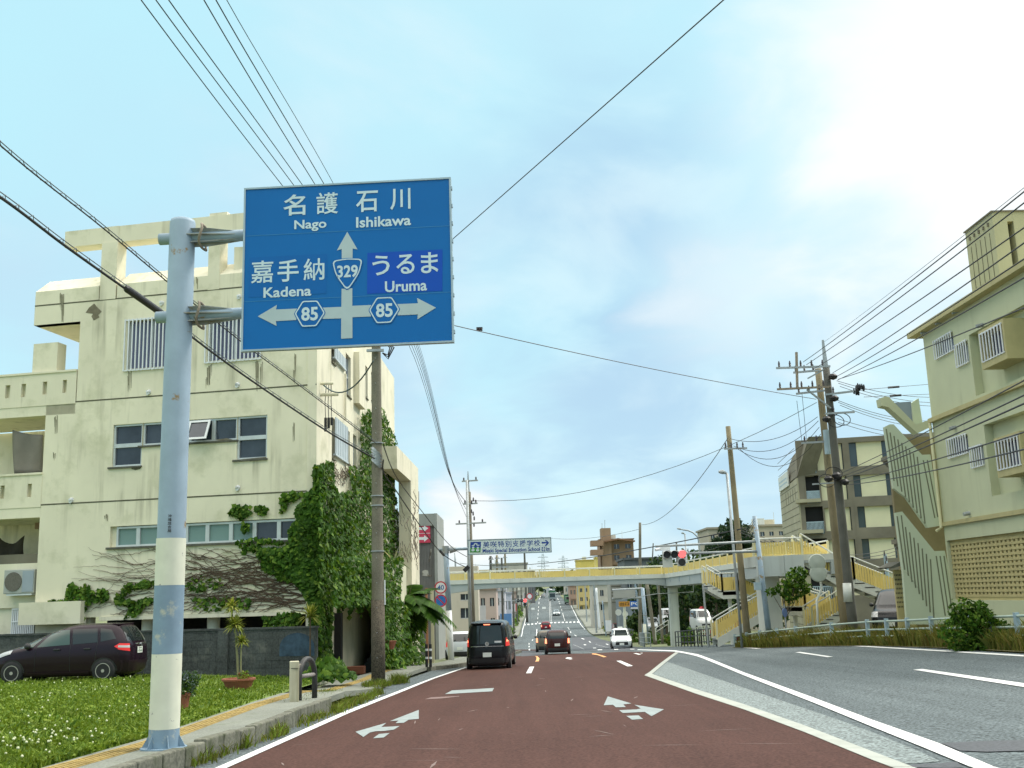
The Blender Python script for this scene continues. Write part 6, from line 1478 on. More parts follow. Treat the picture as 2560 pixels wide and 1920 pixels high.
def bars(r, fac, o0, parent, n_=None, m='white_bar'):
    m3 = MB(); n_ = n_ or max(5, int((r[1] - r[0]) / .19))
    for i in range(n_ + 1): u = r[0] + (r[1] - r[0]) * i / n_; fac.box(m3, u - .018, u + .018, r[2] - .04, r[3] + .04, o0, o0 + .03)
    for z in (r[2] - .02, r[3] + .02): fac.box(m3, r[0] - .03, r[1] + .03, z - .022, z + .022, o0 - .03, o0 - .001)
    m3.build('window_grille', m, parent)
for k in ('a1', 'a2', 'b1', 'b2'):
    r = wr[k]; m2 = MB(); FR.box(m2, r[0] + .01, r[1] - .01, r[2] + .01, r[3] - .01, -.26, -.22, 1); um = (r[0] + r[1]) / 2; FR.box(m2, um - .03, um + .03, r[2], r[3], -.219, -.18); w = m2.build('window', ['alu', 'pane_blue'], rb); bars(r, FR, .07, w)
for k in ('a3', 'b3'):
    r = wr[k]; m2 = MB(); o0 = -.3; t_ = .14
    FR.box(m2, r[0] - t_, r[1] + t_, r[3], r[3] + t_, o0, .42, 2); FR.box(m2, r[0] - t_, r[1] + t_, r[2] - t_ - .12, r[2], o0, .42, 2); FR.box(m2, r[0] - t_, r[0], r[2], r[3], o0, .42, 2); FR.box(m2, r[1], r[1] + t_, r[2], r[3], o0, .42, 2)
    FR.box(m2, r[0], r[1], r[2], r[3], o0, o0 + .3, 1); w = m2.build('bay_window', ['alu', 'pane_blue', 'ledge'], rb); bars(r, FR, .44, w)
# ground floor screen of pierced blocks
mb = MB(); nr_, nc_ = 11, 46; u0, u1, z0, z1 = scr; du = (u1 - u0 - .2) / nc_; dz = (z1 - z0 - .3) / nr_
FR.box(mb, u0, u1, z1 - .15, z1, -.28, -.12); FR.box(mb, u0, u1, z0, z0 + .15, -.28, -.12)
for j in range(nr_ + 1): z = z0 + .15 + dz * j; FR.box(mb, u0, u1, z - dz * .26, z + dz * .26, -.28, -.10)
for j in range(nr_):
    for i in range(nc_ + 1): u = u0 + .1 + du * i; zc_ = z0 + .15 + dz * (j + .5); FR.box(mb, u - du * .27, u + du * .27, zc_ - dz * .235, zc_ + dz * .235, -.279, -.115)
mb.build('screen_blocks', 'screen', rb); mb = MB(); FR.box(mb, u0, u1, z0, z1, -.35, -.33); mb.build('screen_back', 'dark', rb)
# rooftop water tank house
o_t = -.9; un, uf = FR.hit(*zN(1765, 268), o_t), FR.hit(*zN(1400, 578), o_t); zt1_ = (un[1] + uf[1]) / 2; ua, ub_ = un[0], uf[0]; zt0_ = z_e + .28
mb = MB(); FR.box(mb, ua, ub_, zt0_, zt1_, o_t - .5, o_t); FR.box(mb, ua, ub_, zt0_, zt1_, o_t - 1.35, o_t - .72); FR.box(mb, ua + .001, ub_ - .001, zt1_ - .35, zt1_ - .001, o_t - .719, o_t - .501); FR.box(mb, ua + .001, ub_ - .001, zt0_, zt0_ + .4, o_t - .719, o_t - .501)
mb.build('water_tank_house', mat('tank_house_green', (.40, .39, .24), .9, .07, .6, stain=((.22, .21, .13), .6)), rb)
mb = MB(); FR.box(mb, ua - .05, ub_ + .05, zt1_ + .001, zt1_ + .05, o_t - 1.4, o_t + .05)
mb.build('tank_house_cap', 'old_conc', rb)
for i in range(5):
    u = ua + (ub_ - ua) * (.16 + .17 * i); mb = MB(); FR.box(mb, u - .04, u + .04, zt1_ - .40, zt1_ - .27, o_t + .001, o_t + .05); mb.build('small_spout', 'old_conc', rb)
    mb = MB(); FR.box(mb, u - .012, u + .012, zt0_ + .3, zt1_ - .65, o_t + .001, o_t + .012); mb.build('wall_joint', 'groove', rb)
# small spouts and lamps on the facade
for p in (zO(677, 238), zO(803, 155), zO(950, 60), zO(930, 1065), zO(1165, 180), zL(1585, 195)):
    u, z = fr(p); m2 = MB(); c_ = FR.pt(u, z, 0); m2.tube([c_, c_ + FR.n * .22 - Vector((0, 0, .05))], .07, 8); m2.build('rain_spout', 'galv', rb)
m2 = MB(); a = fr(zL(1215, 20)); b = fr(zL(1250, 370)); u_p = UR - .06; m2.tube([FR.pt(u_p, z_ledge0, .12), FR.pt(u_p, b[1], .12), FR.pt(u_p + .25, b[1] - .1, .2)], .06, 8); m2.build('downpipe', 'bridge_cream', rb)
# outside stair with slotted parapet walls facing the camera
PSt = Fac((14, 40.6), (17.5, 40.6))
def st(p): return PSt.hit(*p)
def parapet(pts, slits, name='stair_parapet', m='mint'):
    m2 = MB(); m2.prism([PSt.pt(*st(p), 0) for p in pts], PSt.n * -.22); o_ = m2.build(name, m, rb)
    m3 = MB()
    for x0, y0, x1, y1 in slits:
        a, b = st((x0, y0)), st((x1, y1)); w_ = .026
        m3.prism([PSt.pt(a[0] - w_, a[1], .004), PSt.pt(a[0] + w_, a[1], .004), PSt.pt(b[0] + w_, b[1], .004), PSt.pt(b[0] - w_, b[1], .004)], PSt.n * -.03)
    if slits: m3.build('slits', mat('slit_shade', (.17, .18, .12), .95, .1, 2), o_)
    return o_
sl_u = [(*zO(335 + 33 * i, 1085 + 30 * i - (20 if i == 0 else 0)), *zO(390 + 38 * i, 1500 + 62 * i if i < 4 else 1690 + 20 * i)) for i in range(9)]
sl_u += [(*zO(648, 1345), *zO(760, 1900)), (*zO(683, 1345), *zO(790, 1890))]
su = [(zO(318, 1062)), zO(392, 1033), zO(640, 1300), zO(705, 1298)]
parapet([zO(318, 1062), zO(360, 1040), zO(395, 1040), zO(640, 1303), zO(712, 1300), zL(1252, 300), zL(1252, 342), zL(1105, 366), zL(860, 20), zO(396, 1592)],
        [(*zO(330 + 33.5 * i, 1080 + 30 * i), *(zO(398 + 33.5 * i, 1530 + 46 * i))) for i in range(9)] + [(*zO(650, 1350), *zL(1185, 255)), (*zO(685, 1348), *zL(1220, 245))])
parapet([zL(735, 192), zL(808, 178), zL(1180, 635), zL(1300, 630), zL(1470, 1420), zL(1250, 1420), zL(880, 900), zL(820, 862)],
        [(*zL(750 + 48 * i, 232 + (62 * i if i > 1 else -10 * i)), *zL(838 + 42 * i, 850 + 70 * i if i > 0 else 850)) for i in range(9)] + [(*zL(1200 + 45 * i, 690), *zL(1305 + 42 * i, 1380 - 8 * i)) for i in range(3)])
m2 = MB(); m2.prism([PSt.pt(*st(p), -.005) for p in (zL(820, 862), zL(880, 905), zL(1250, 1420), zL(1470, 1420), zL(1470, 1480), zL(870, 1480))], PSt.n * -.2); m2.build('stair_base', 'mint', rb)
m2 = MB(); m2.prism([PSt.pt(*st(p), .02) for p in (zO(278, 815), zO(318, 800), zO(350, 802), zO(588, 1045), zO(700, 1000), zO(700, 1070), zO(600, 1118), zO(350, 892), zO(290, 880))], PSt.n * -.5); m2.build('stair_canopy', 'plaster_green', rb)
m2 = MB(); m2.prism([PSt.pt(*st(p), -.7) for p in (zO(385, 830), zO(600, 815), zO(640, 1020), zO(590, 1045))], PSt.n * -.08); m2.build('canopy_sheet', mat('grey_blue_sheet', (.22, .27, .33), .5, .08, 2), rb)
m2 = MB(); m2.prism([PSt.pt(*st(p), -.6) for p in (zO(600, 830), zO(660, 790), zO(700, 1040), zO(620, 1060))], PSt.n * -.3); m2.build('top_parapet', 'mint', rb)
m2 = MB(); a = st(zO(460, 1100)); b = st(zL(1300, 640)); 
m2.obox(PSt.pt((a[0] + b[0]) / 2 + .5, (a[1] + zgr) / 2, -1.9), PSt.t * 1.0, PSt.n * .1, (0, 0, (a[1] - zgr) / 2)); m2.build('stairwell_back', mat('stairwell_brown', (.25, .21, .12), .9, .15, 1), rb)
m2 = MB()
for p0, p1 in ((zO(420, 1100), zO(620, 1290)), (zL(870, 230), zL(1180, 600))):
    a, b = st(p0), st(p1)
    for i in range(10): u = a[0] + (b[0] - a[0]) * i / 10; z = a[1] + (b[1] - a[1]) * i / 10 - .9; m2.obox(PSt.pt(u, z, -1.0), PSt.t * .12, PSt.n * .7, (0, 0, .09))
m2.build('stair_steps', 'stair_steps' if False else 'old_conc', rb)
m2 = MB(); r = [st(zL(735, 905)), st(zL(870, 1300))]; PSb = Fac((13.5, 41.4), (17.5, 41.4)); a, b = PSb.hit(*zL(730, 880)), PSb.hit(*zL(880, 1295))
PSb.box(m2, a[0], b[0] + .3, zgr, a[1] + .1, -.3, -.15); w_ = b[0] - a[0]
for j in range(8):
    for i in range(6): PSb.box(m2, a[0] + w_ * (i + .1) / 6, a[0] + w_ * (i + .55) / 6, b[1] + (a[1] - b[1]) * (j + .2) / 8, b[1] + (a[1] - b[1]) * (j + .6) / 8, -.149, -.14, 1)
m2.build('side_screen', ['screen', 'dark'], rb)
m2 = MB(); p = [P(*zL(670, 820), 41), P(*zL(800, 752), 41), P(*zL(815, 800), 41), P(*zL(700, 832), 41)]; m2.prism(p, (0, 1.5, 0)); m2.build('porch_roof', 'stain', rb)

# ------------------------------------------------------------------ grey concrete building behind the footbridge
Dg = 76.0; gb = thing('office_building', 'weathered grey concrete four storey building with cream panels behind the tall poles', 'building', (P(2100, 1500, Dg).x, Dg + 4, zt(20, Dg)))
PG = Fac((P(2009, 1300, Dg).x - .2, Dg), (P(2500, 1300, Dg - 3).x, Dg - 3))
def gq(p): return PG.hit(*p)
zg_t = gq(zQ(1150, 205))[1]; zg_b = zt(20, Dg) - .5; rows = [(250, 490), (575, 790), (885, 1095), (1205, 1405), (1530, 1740)]
mb = MB(); gh = []; pan = []; balc = []
for ya, yb in rows:
    xo = (ya - 250) * .135
    z1 = gq(zQ(1240 + xo, ya))[1]; z0 = gq(zQ(1240 + xo, yb))[1]
    big = (gq(zQ(1030 + xo, 350))[0] if False else None)
    def U(x): return gq(zQ(x + (ya - 250) * .135, ya))[0]
    gh.append((U(1030), U(1425), z0, z1)); pan.append((U(1105), U(1355), z0, z1)); 
    gh.append((U(705), U(965), z0 - .15, z1)); pan += [(U(708), U(775), z0 - .15, z1), (U(825), U(862), z0 - .15, z1), (U(900), U(955), z0 - .15, z1)]
    gh.append((gq(zQ(600, ya))[0] + (.0), U(690), z0 - .3, z1 + .15)); balc.append(gh[-1])
    for sh in (5.6,): gh.append((U(1030) + sh, U(1425) + sh, z0, z1)); pan.append((U(1105) + sh, U(1355) + sh, z0, z1))
gh = [h for h in gh if h[1] > h[0] + .05]
PG.wall(mb, .05, PG.len, zg_b, zg_t, gh, .5, rev=.45)
mb.build('wall', 'old_conc', gb)
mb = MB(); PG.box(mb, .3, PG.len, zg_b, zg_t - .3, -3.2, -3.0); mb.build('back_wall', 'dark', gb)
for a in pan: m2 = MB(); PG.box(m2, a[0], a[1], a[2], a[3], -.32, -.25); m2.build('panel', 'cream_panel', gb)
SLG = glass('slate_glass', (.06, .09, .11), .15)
for h in gh: m2 = MB(); PG.box(m2, h[0], h[1], h[2], h[3], -.46, -.40); m2.build('glazing_and_recess_shade', 'dark' if h in balc else SLG, gb)  # slate glass in windows; balcony openings get a near-black sheet as painted recess shade
for h in balc:
    m2 = MB(); n_ = 14; zr_ = h[2] + (h[3] - h[2]) * .42
    for i in range(n_ + 1): u = h[0] + (h[1] - h[0]) * i / n_; PG.box(m2, u - .025, u + .025, h[2], zr_, -.12, -.07)
    PG.box(m2, h[0], h[1], zr_, zr_ + .06, -.13, -.06); m2.build('balcony_railing', 'signback', gb)
for ya, yb in rows[1:4]:
    m2 = MB(); z0 = gq(zQ(700, yb))[1]; PG.box(m2, -.25, gq(zQ(745, 700))[0], z0 - .45, z0 - .2, -.4, .35); m2.build('balcony_slab', 'tile', gb)
# tiled flank running back
Lf = P(2009, 1300, Dg); Lb = P(1955, 1300, Dg + 9.5); PT = Fac((Lb.x, Lb.y), (Lf.x - .25, Lf.y))
z_a, z_b2 = PT.hit(*zQ(585, 562))[1], PT.hit(*zQ(365, 655))[1]
mb = MB(); mb.prism([PT.pt(0, zg_b, 0), PT.pt(PT.len, zg_b, 0), PT.pt(PT.len, z_a, 0), PT.pt(0, z_a - .2, 0)], PT.n * -.4); fl_ = mb.build('tiled_flank', 'tile', gb)
m2 = MB()
for j in range(26): z = zg_b + 1 + j * .52; PT.box(m2, .02, PT.len, z, z + .04, .001, .012)
for k in range(4):
    for i in range(5): u = PT.len * (.35 + .13 * i); z = z_a - .6 - 3.3 * k; PT.box(m2, u, u + .08, z - .9, z, .002, .016)
m2.build('tile_joints', 'groove', fl_)
mb = MB(); zz = gq(zQ(1000, 215))[1]; mb.prism([PT.pt(0, z_a, -.02), PT.pt(PT.len, z_a + .05, -.02), PT.pt(PT.len + 1.8, zg_t, -.8), PT.pt(PT.len * .6, z_a + 2.0, -.4)], PT.n * -1.2); mb.build('sloping_roof', 'old_conc', gb)
m2 = MB(); PT.box(m2, .6, PT.len * .62, z_a - .2, z_a + .9, .03, .12); s_ = m2.build('roof_sign', 'bridge_white', gb); m2 = MB(); PT.box(m2, .9, PT.len * .55, z_a + .1, z_a + .2, .121, .13); PT.box(m2, .9, PT.len * .55, z_a + .4, z_a + .5, .121, .13); m2.build('sign_lines', 'signback', s_)

# ------------------------------------------------------------------ leaf helpers for trees and shrubs
def crown(mb, blobs, n_, size, nm, droop=None, shell=.55):
    vol = np.array([b[3] * b[4] * b[5] for b in blobs]) ** .67; cnt = (n_ * vol / vol.sum()).astype(int)
    for b, k in zip(blobs, cnt):
        d = RNG.normal(0, 1, (k, 3)); d /= np.linalg.norm(d, axis=1)[:, None]
        r = (shell + (1 - shell) * RNG.random(k) ** .6) * (1 + .22 * np.sin(d[:, 0] * 7 + b[0]) * np.sin(d[:, 2] * 6 + b[1]))
        p = np.array(b[:3]) + d * r[:, None] * np.array(b[3:6]); mb.leaves(p, d, size, nm, droop, .75, .9)
def tree(name, label, base, H_, R_, n_, size, mats, group=None, blobs=None, nm=None, trunk_r=.16, lean=(0, 0), low=.35):
    base = Vector(base); t = thing(name, label, 'tree', base, 0, group)
    if blobs is None:
        blobs = []
        for i in range(9): a = random.uniform(0, 6.28); r = R_ * random.uniform(.15, .68); z = H_ * random.uniform(low + .08, .88); q = R_ * random.uniform(.32, .55); blobs.append((base.x + r * math.cos(a) + lean[0], base.y + r * math.sin(a), base.z + z, q, q, q * .72))
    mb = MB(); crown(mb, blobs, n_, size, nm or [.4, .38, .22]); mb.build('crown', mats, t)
    mb = MB(); top = Vector((base.x + lean[0] * .8, base.y, base.z + H_ * .62)); mid = base * .5 + top * .5 + Vector((.12 * R_ * .3, 0, 0))
    mb.tube([base - Vector((0, 0, .2)), mid, top], [trunk_r, trunk_r * .75, trunk_r * .4], 10)
    for b in blobs: mb.tube([mid + (top - mid) * random.random(), Vector(b[:3])], [trunk_r * .4, trunk_r * .12], 6)
    mb.build('trunk', 'bark', t); return t
T3 = ['tree1', 'tree2', 'tree3']; I3 = ['leaf1', 'leaf2', 'leaf3']

# ------------------------------------------------------------------ verge, guard rail, bush, small things on the right
vp_ = []
for x_, D_v in ((1826, 52), (1900, 46.8), (2000, 43.6), (2150, 38.8), (2300, 34.0), (2430, 30.0), (2560, 26.6), (2700, 23.2)):
    q = P(x_, 1600, D_v); vp_.append(Vector((q.x, D_v, zt(q.x, D_v))))
def vD(x_):
    for (a, da), (b, db_) in zip(((1826, 52), (1900, 46.8), (2000, 43.6), (2150, 38.8), (2300, 34.0), (2430, 30.0), (2560, 26.6)), ((1900, 46.8), (2000, 43.6), (2150, 38.8), (2300, 34.0), (2430, 30.0), (2560, 26.6), (2700, 23.2))):
        if x_ <= b: return da + (db_ - da) * (x_ - a) / (b - a)
    return 23.2
mb = MB(); c = []
for a, b in zip(vp_, vp_[1:]):
    L_ = (b - a).length; k = int(2600 * (1 if a.y < 60 else .9))
    for i in range(k):
        t = random.random(); p = a + (b - a) * t; q = random.random() ** 1.2 * 1.5
        d = (b - a).normalized(); n_ = Vector((-d.y, d.x, 0)); n_ = n_ if n_.x > 0 or n_.y > 0 else -n_
        p = p + n_ * (q + .15); c.append((p.x, p.y, zt(p.x, p.y) - .03))
c = np.array(c); hh = .50 + .24 * np.sin(c[:, 0] * 2.3 + c[:, 1] * 1.7) * np.sin(c[:, 1] * .9)
mb.blades(c, hh, .03, [.42, .28, .30], .5)
tag(mb.build('verge_grass', ['dry1', 'dry2', 'dry3']), 'tall olive and brown grass along the verge of the opposing carriageway', 'grass', kind='stuff')
mb = MB(); n_ = len(vp_)
vpo = [(p.x, p.y) for p in vp_]
struct(sheet('verge', [[(a[0], a[1]) for a in vpo] + [(a[0] + 6, a[1] + 8) for a in vpo[::-1]]], mat('verge_soil', (.13, .12, .05), .95, .3, 1), .02))
gr_pts = []
for (x, yg, yt) in ((1838, 1609, 1591), (1900, 1606, 1581), (1990, 1604.5, 1571), (2080, 1607, 1562), (2170, 1611, 1555), (2270, 1616, 1551), (2330, 1619, 1548), (2420, 1625, 1545), (2545, 1633, 1540), (2700, 1645, 1533)):
    gr_pts.append(P(x, yt, vD(x) + 1.15))
gl = thing('guard_rail', 'pale steel three pipe guard rail along the verge in front of the green building', 'guard rail', (gr_pts[4].x, gr_pts[4].y, zt(gr_pts[4].x, gr_pts[4].y)))
for dz in (0.0, -.28, -.50): mb = MB(); mb.tube([p + Vector((0, 0, dz)) for p in gr_pts], .035, 8); mb.build('rail', mat('rail_green_grey', (.36, .44, .38), .5, .1, 3), gl, smooth=True)
acc = 0
for a, b in zip(gr_pts, gr_pts[1:]):
    k = max(1, round((b - a).length / 2.0))
    for i in range(k):
        p = a + (b - a) * (i / k); mb = MB(); mb.box(p.x - .06, p.x + .06, p.y + .04, p.y + .16, zt(p.x, p.y) - .3, p.z + .09); mb.build('post', 'signback', gl)
by_ = G(2460, 1627).y + .75; pb_ = P(2500, 1595, by_); bush = [(pb_.x - 1.05, by_, pb_.z + .15, .55, .5, .5), (pb_.x - .45, by_ + .2, pb_.z + .35, .6, .5, .55), (pb_.x - .75, by_ - .2, pb_.z + .62, .42, .4, .42), (pb_.x - .1, by_, pb_.z + .1, .5, .5, .45), (pb_.x - 1.2, by_, pb_.z + .7, .12, .12, .35), (pb_.x - .9, by_, pb_.z + .85, .14, .14, .3), (pb_.x - .4, by_, pb_.z + .80, .16, .16, .25), (pb_.x - .6, by_ - .1, pb_.z - .25, .75, .5, .4)]
t = thing('roadside_bush', 'leafy green bush growing through the guard rail', 'bush', (pb_.x - .6, by_, zt(pb_.x, by_)))
mb = MB(); crown(mb, bush, 3600, .11, [.35, .4, .25]); mb.build('foliage', I3, t); mb = MB()
for b in bush: mb.tube([(pb_.x - .6, by_, zt(pb_.x, by_) - .1), b[:3]], [.03, .01], 5)
mb.build('stems', 'bark', t)
p = P(1962, 1560, 47.5); p.z = zt(p.x, 47.5); qb = P(1985, 1470, 47.5)
tree('small_tree', 'small airy tree in front of the big bridge pier', p, 3.2, 1.2, 900, .16, I3, blobs=[(qb.x + dx, 47.5 + dy, qb.z + dz, r, r, r * .8) for dx, dy, dz, r in ((0, 0, .3, .5), (.4, .2, .0, .45), (-.4, .1, .0, .4), (.2, -.2, .6, .4), (-.15, .1, -.35, .4), (-1.0, 0, -.15, .25))], trunk_r=.06)
# round mirrors on a crooked white pole
mp = P(*zK(1600, 1430), 46); mp.z = zt(mp.x, 46)
mt = thing('traffic_mirror', 'pair of round traffic mirrors seen from behind on a bent white pole', 'traffic mirror', mp)
mb = MB(); mb.tube([mp - Vector((0, 0, .2)), P(*zK(1590, 1060), 46), P(*zK(1655, 900), 46), P(*zK(1620, 700), 46), P(*zK(1600, 510), 46)], .05, 10); mb.build('pole', 'bridge_white', mt, smooth=True)
for q in (zK(1600, 560), zK(1617, 700)):
    c_ = P(*q, 45.7); mb = MB(); mb.lathe([(.05, -.02), (.34, .02), (.37, .05), (.37, .09)], c_ + Vector((0, .0, 0)), 24, 'y'); mb.build('mirror_back', mat('mirror_back_green', (.40, .44, .38), .6, .08, 3), mt)
# blue parking disc on a short pole
bd = P(*zK(1160, 1220), 47); t = thing('blue_disc_sign', 'small dark blue round sign beside the small tree', 'road sign', (bd.x, 47, zt(bd.x, 47))); mb = MB(); mb.tube([(bd.x + .05, 47, zt(bd.x, 47) - .1), (bd.x + .03, 47, bd.z + .35)], .03, 8); mb.build('pole', 'galv', t); mb = MB(); mb.tube([(bd.x, 46.95, bd.z), (bd.x + .02, 46.93, bd.z)], .19, 24); o_ = mb.build('disc', mat('disc_dark_blue', (.07, .12, .26), .5, .06, 4), t)
# ------------------------------------------------------------------ poles on the right
def upole(label, x0, y0, x1, y1, D, r0, r1, m, spike=None, name='utility_pole'):
    b = P(x0, y0, D); b.z = zt(b.x, D); tp_ = P(x1, y1, D); t = thing(name, label, 'utility pole', b)
    q = P(x0, y0, D); f = (b.z - q.z) / (tp_.z - q.z); bx = q.x + (tp_.x - q.x) * f; mb = MB(); k = 8
    mb.tube([(bx + (tp_.x - bx) * i / k, D, b.z - .2 + (tp_.z - b.z + .2) * i / k) for i in range(k + 1)], [r0 + (r1 - r0) * i / k for i in range(k + 1)], 14); mb.build('pole', m, t, smooth=True)
    if spike: mb = MB(); s_ = P(*spike, D); mb.tube([(tp_.x, D, tp_.z - .3), (s_.x, D, s_.z)], [.13, .05], 8); mb.build('top_spike', 'galv', t)
    return t
D1 = 45.0
p1 = upole('brown concrete utility pole, leaning beside the taller dark pole', 2111, 1552, 2045, 922, D1 + .8, .19, .14, 'conc_pole_brown')
p2 = upole('tall dark utility pole with steel tip and crossarms full of insulators', 2131, 1552, 2065, 918, D1 - .5, .205, .145, 'conc_pole_dark', spike=zM(1137, 45))
mb = MB(); a = P(*zK(1990, 830), D1 - .5); b = P(*zK(2020, 1080), D1 - .5); mb.tube([(b.x - .02, D1 - .5, b.z), (a.x + .02, D1 - .5, a.z)], [.21, .20], 14); mb.build('grey_wrap', 'bridge_white', p2, smooth=True)
def arm(t, p, q, D, ins=4, th=.08, m='galv'):
    a, b = P(*p, D), P(*q, D - .3); mb = MB(); mb.beam(a, b, th, th); ar = mb.build('crossarm', m, t)
    if ins:
        mb = MB()
        for i in range(ins): c_ = a + (b - a) * ((i + .3) / ins); insulator(mb, c_ + Vector((0, 0, .04)), .26)
        mb.build('insulators', 'ins', ar)
arm(p2, zM(620, 355), zM(1220, 335), D1 - .6, 5); arm(p2, zM(630, 590), zM(1230, 560), D1 - .6, 5, m='rust'); arm(p2, zM(1160, 650), zM(1480, 610), D1 - .6, 1); arm(p2, zM(1160, 860), zM(1490, 840), D1 - .6, 1); arm(p1, zM(900, 1185), zM(1290, 1160), D1 + .6, 3); arm(p1, zM(810, 405), zM(1100, 380), D1 + .6, 3); arm(p1, zM(840, 640), zM(1180, 600), D1 + .6, 3); arm(p1, zM(1020, 1640), zM(1290, 1620), D1 + .5, 0, .06)
mb = MB(); mb.tube([P(*zM(845, 180), D1), P(*zM(855, 570), D1)], .06, 8); mb.build('riser_post', 'rust', p2)
mb = MB(); mb.beam(P(*zM(960, 590), D1 - .7), P(*zM(1225, 800), D1 - .7), .10, .06); mb.beam(P(*zM(970, 470), D1 - .7), P(*zM(1150, 370), D1 - .7), .06, .06); mb.build('arm_brace', 'galv', p2)
mb = MB(); q = P(*zM(1185, 1180), D1 + .4); mb.tube([q - Vector((0, 0, .5)), q + Vector((0, 0, .55))], .14, 12); mb.build('transformer_can', 'signback', p1)
mb = MB(); q = P(*zM(1540, 600), D1 - .8)
for i in range(14): insulator(mb, q + Vector((random.uniform(-.22, .22), random.uniform(-.1, .1), random.uniform(-.22, .1))), .25)
mb.build('cable_terminals', 'wire', p2)
mb = MB()
for p in ((1250, 450), (1265, 690), (1290, 1540), (1300, 1560), (1380, 1615), (1200, 1580), (1180, 920)): q = P(*zM(*p), D1 - .8); mb.lathe([(.02, -.14), (.16, -.08), (.2, .02), (.10, .12)], q, 8)
mb.build('junction_clusters', 'wire', p2)
mb = MB()
for p in ((1280, 940), (1350, 920), (1180, 1600), (1260, 1520)):
    q = P(*zM(*p), D1 - .8); mb.tube([q + Vector((.35 * math.cos(a_), .1 * math.sin(a_), .28 * math.sin(a_))) for a_ in [2 * math.pi * i / 16 for i in range(17)]], .018, 5)
mb.build('cable_loops', 'wire', p2)
D3 = 50.5
p3 = upole('slender concrete utility pole with a short crossarm near the signal', 1868, 1585, 1820, 1066, D3, .165, .115, 'conc_pole_brown')
arm(p3, zM(45, 1248), zM(300, 1240), D3 - .2, 4)
def lamp_post(label, x0, y0, x1, y1, D, tip, r=.07, curve=None):
    b = P(x0, y0, D); b.z = zt(b.x, D); tp_ = P(x1, y1, D); t = thing('street_lamp', label, 'street lamp', b); mb = MB(); mb.tube([(b.x, D, b.z - .2), (tp_.x, D, tp_.z)] + ([P(*c_, D) for c_ in curve] if curve else []), r, 10); mb.build('pole', 'galv', t, smooth=True)
    e_ = P(*curve[-1], D) if curve else tp_; q = P(*tip, D); mb = MB(); mb.tube([e_, e_ * .45 + q * .55 + Vector((0, 0, .03)), q], [.05, .11, .06], 8); mb.build('lamp_head', 'galv', t); return t
lamp_post('tall street lamp beside the slender utility pole', 1853, 1580, 1817, 1183, D3 - .5, zY(1640, 108), .062)
lamp_post('street lamp with a curved arm rising behind the footbridge', 1750, 1400, *zY(1375, 1110), 115, zY(1065, 893), .08, [zY(1350, 1010), zY(1290, 950), zY(1220, 920), zY(1140, 908)])
lamp_post('short headed street lamp behind the traffic signal', 1718, 1400, *zY(1172, 965), 115, zY(1125, 955), .08)
lamp_post('street lamp standing in front of the big pier', *zK(1285, 570), *zQ(410, 735), 50.5, zQ(335, 725), .07) if False else None
D4 = 48.3
sp4 = P(1924, 1580, D4); sp4.z = zt(sp4.x, D4); spt = P(1886, 1290, D4)
sg = thing('signal_pole', 'blue grey steel pole with two long arms carrying the traffic signal', 'pole', sp4)
mb = MB(); mb.tube([(sp4.x, D4, sp4.z - .1), (spt.x, D4, spt.z)], [.135, .10], 14); mb.build('pole', 'steel_pole', sg, smooth=True)
for p, q, r in ((zY(2210, 1068), zY(765, 1140), .05), (zY(2215, 1205), zY(1120, 1238), .055)): mb = MB(); mb.tube([P(*p, D4), P(*q, D4 - .2)], [r * 1.2, r], 10); mb.build('arm', 'galv', sg, smooth=True)
mb = MB(); mb.box(sp4.x - .55, sp4.x - .25, D4 - .2, D4, P(1905, 1475, D4).z, P(1905, 1455, D4).z); mb.build('control_box', 'signback', sg)
sg2 = P(1853, 1582, D4 + .6); sg2.z = zt(sg2.x, D4)
mb = MB(); mb.box(-.04, .04, -.04, .04, 0, .1)
def signal(label, c_, D, w3, red, extra=True, arrow=True):
    t = thing('traffic_signal', label, 'traffic signal', P(*c_, D)); o_ = P(*c_, D); r = w3 / 6.4; W_ = mat('signal_case', (.55, .57, .57), .5, .06, 3)
    mb = MB(); mb.obox(o_ + Vector((0, .12, 0)), (w3 / 2, 0, 0), (0, .10, 0), (0, 0, w3 * .16)); mb.build('casing', W_, t, bevel=.04)
    for i in (-1, 0, 1):
        x = o_.x + i * w3 * .32; mb = MB(); mb.tube([(x, D + .02, o_.z), (x, D - .004, o_.z)], r, 20); mb.build('lens', 'signal_red_lit' if False else (lamp('signal_red', (1, .10, .10), 2.2, (.5, .02, .02)) if i == 1 and red else 'black_plastic'), t)
        mb = MB(); n_ = 12
        for k in range(n_): a0, a1 = math.pi * k / n_, math.pi * (k + 1) / n_; mb.add([(x + r * 1.12 * math.cos(a), D - d, o_.z + r * 1.12 * math.sin(a)) for a in (a0, a1) for d in (0, .22)], [(0, 1, 3, 2)])
        mb.build('visor', W_, t)
    if extra:
        mb = MB(); x = o_.x + w3 * .30; z = o_.z - w3 * .34; mb.obox((x, D + .12, z), (w3 * .17, 0, 0), (0, .10, 0), (0, 0, w3 * .165)); b_ = mb.build('arrow_casing', W_, t, bevel=.03); mb = MB(); mb.tube([(x, D + .02, z), (x, D - .004, z)], r, 20); mb.build('lens', 'black_plastic', b_)
    return t
signal('traffic signal showing red, hung from the arm above the footbridge', zY(1030, 1248), D4 - .6, 1.04, True)
mb = MB(); q = P(*zY(935, 1340), D4 - .5); mb.box(q.x - .22, q.x + .22, D4 - .5, D4 - .45, q.z - .28, q.z + .28); mb.box(q.x - .02, q.x + .02, D4 - .46, D4 - .42, q.z + .2, q.z + .6); tag(mb.build('signal_name_plate', 'bridge_white'), 'blank pale plate hanging under the traffic signal', 'sign')
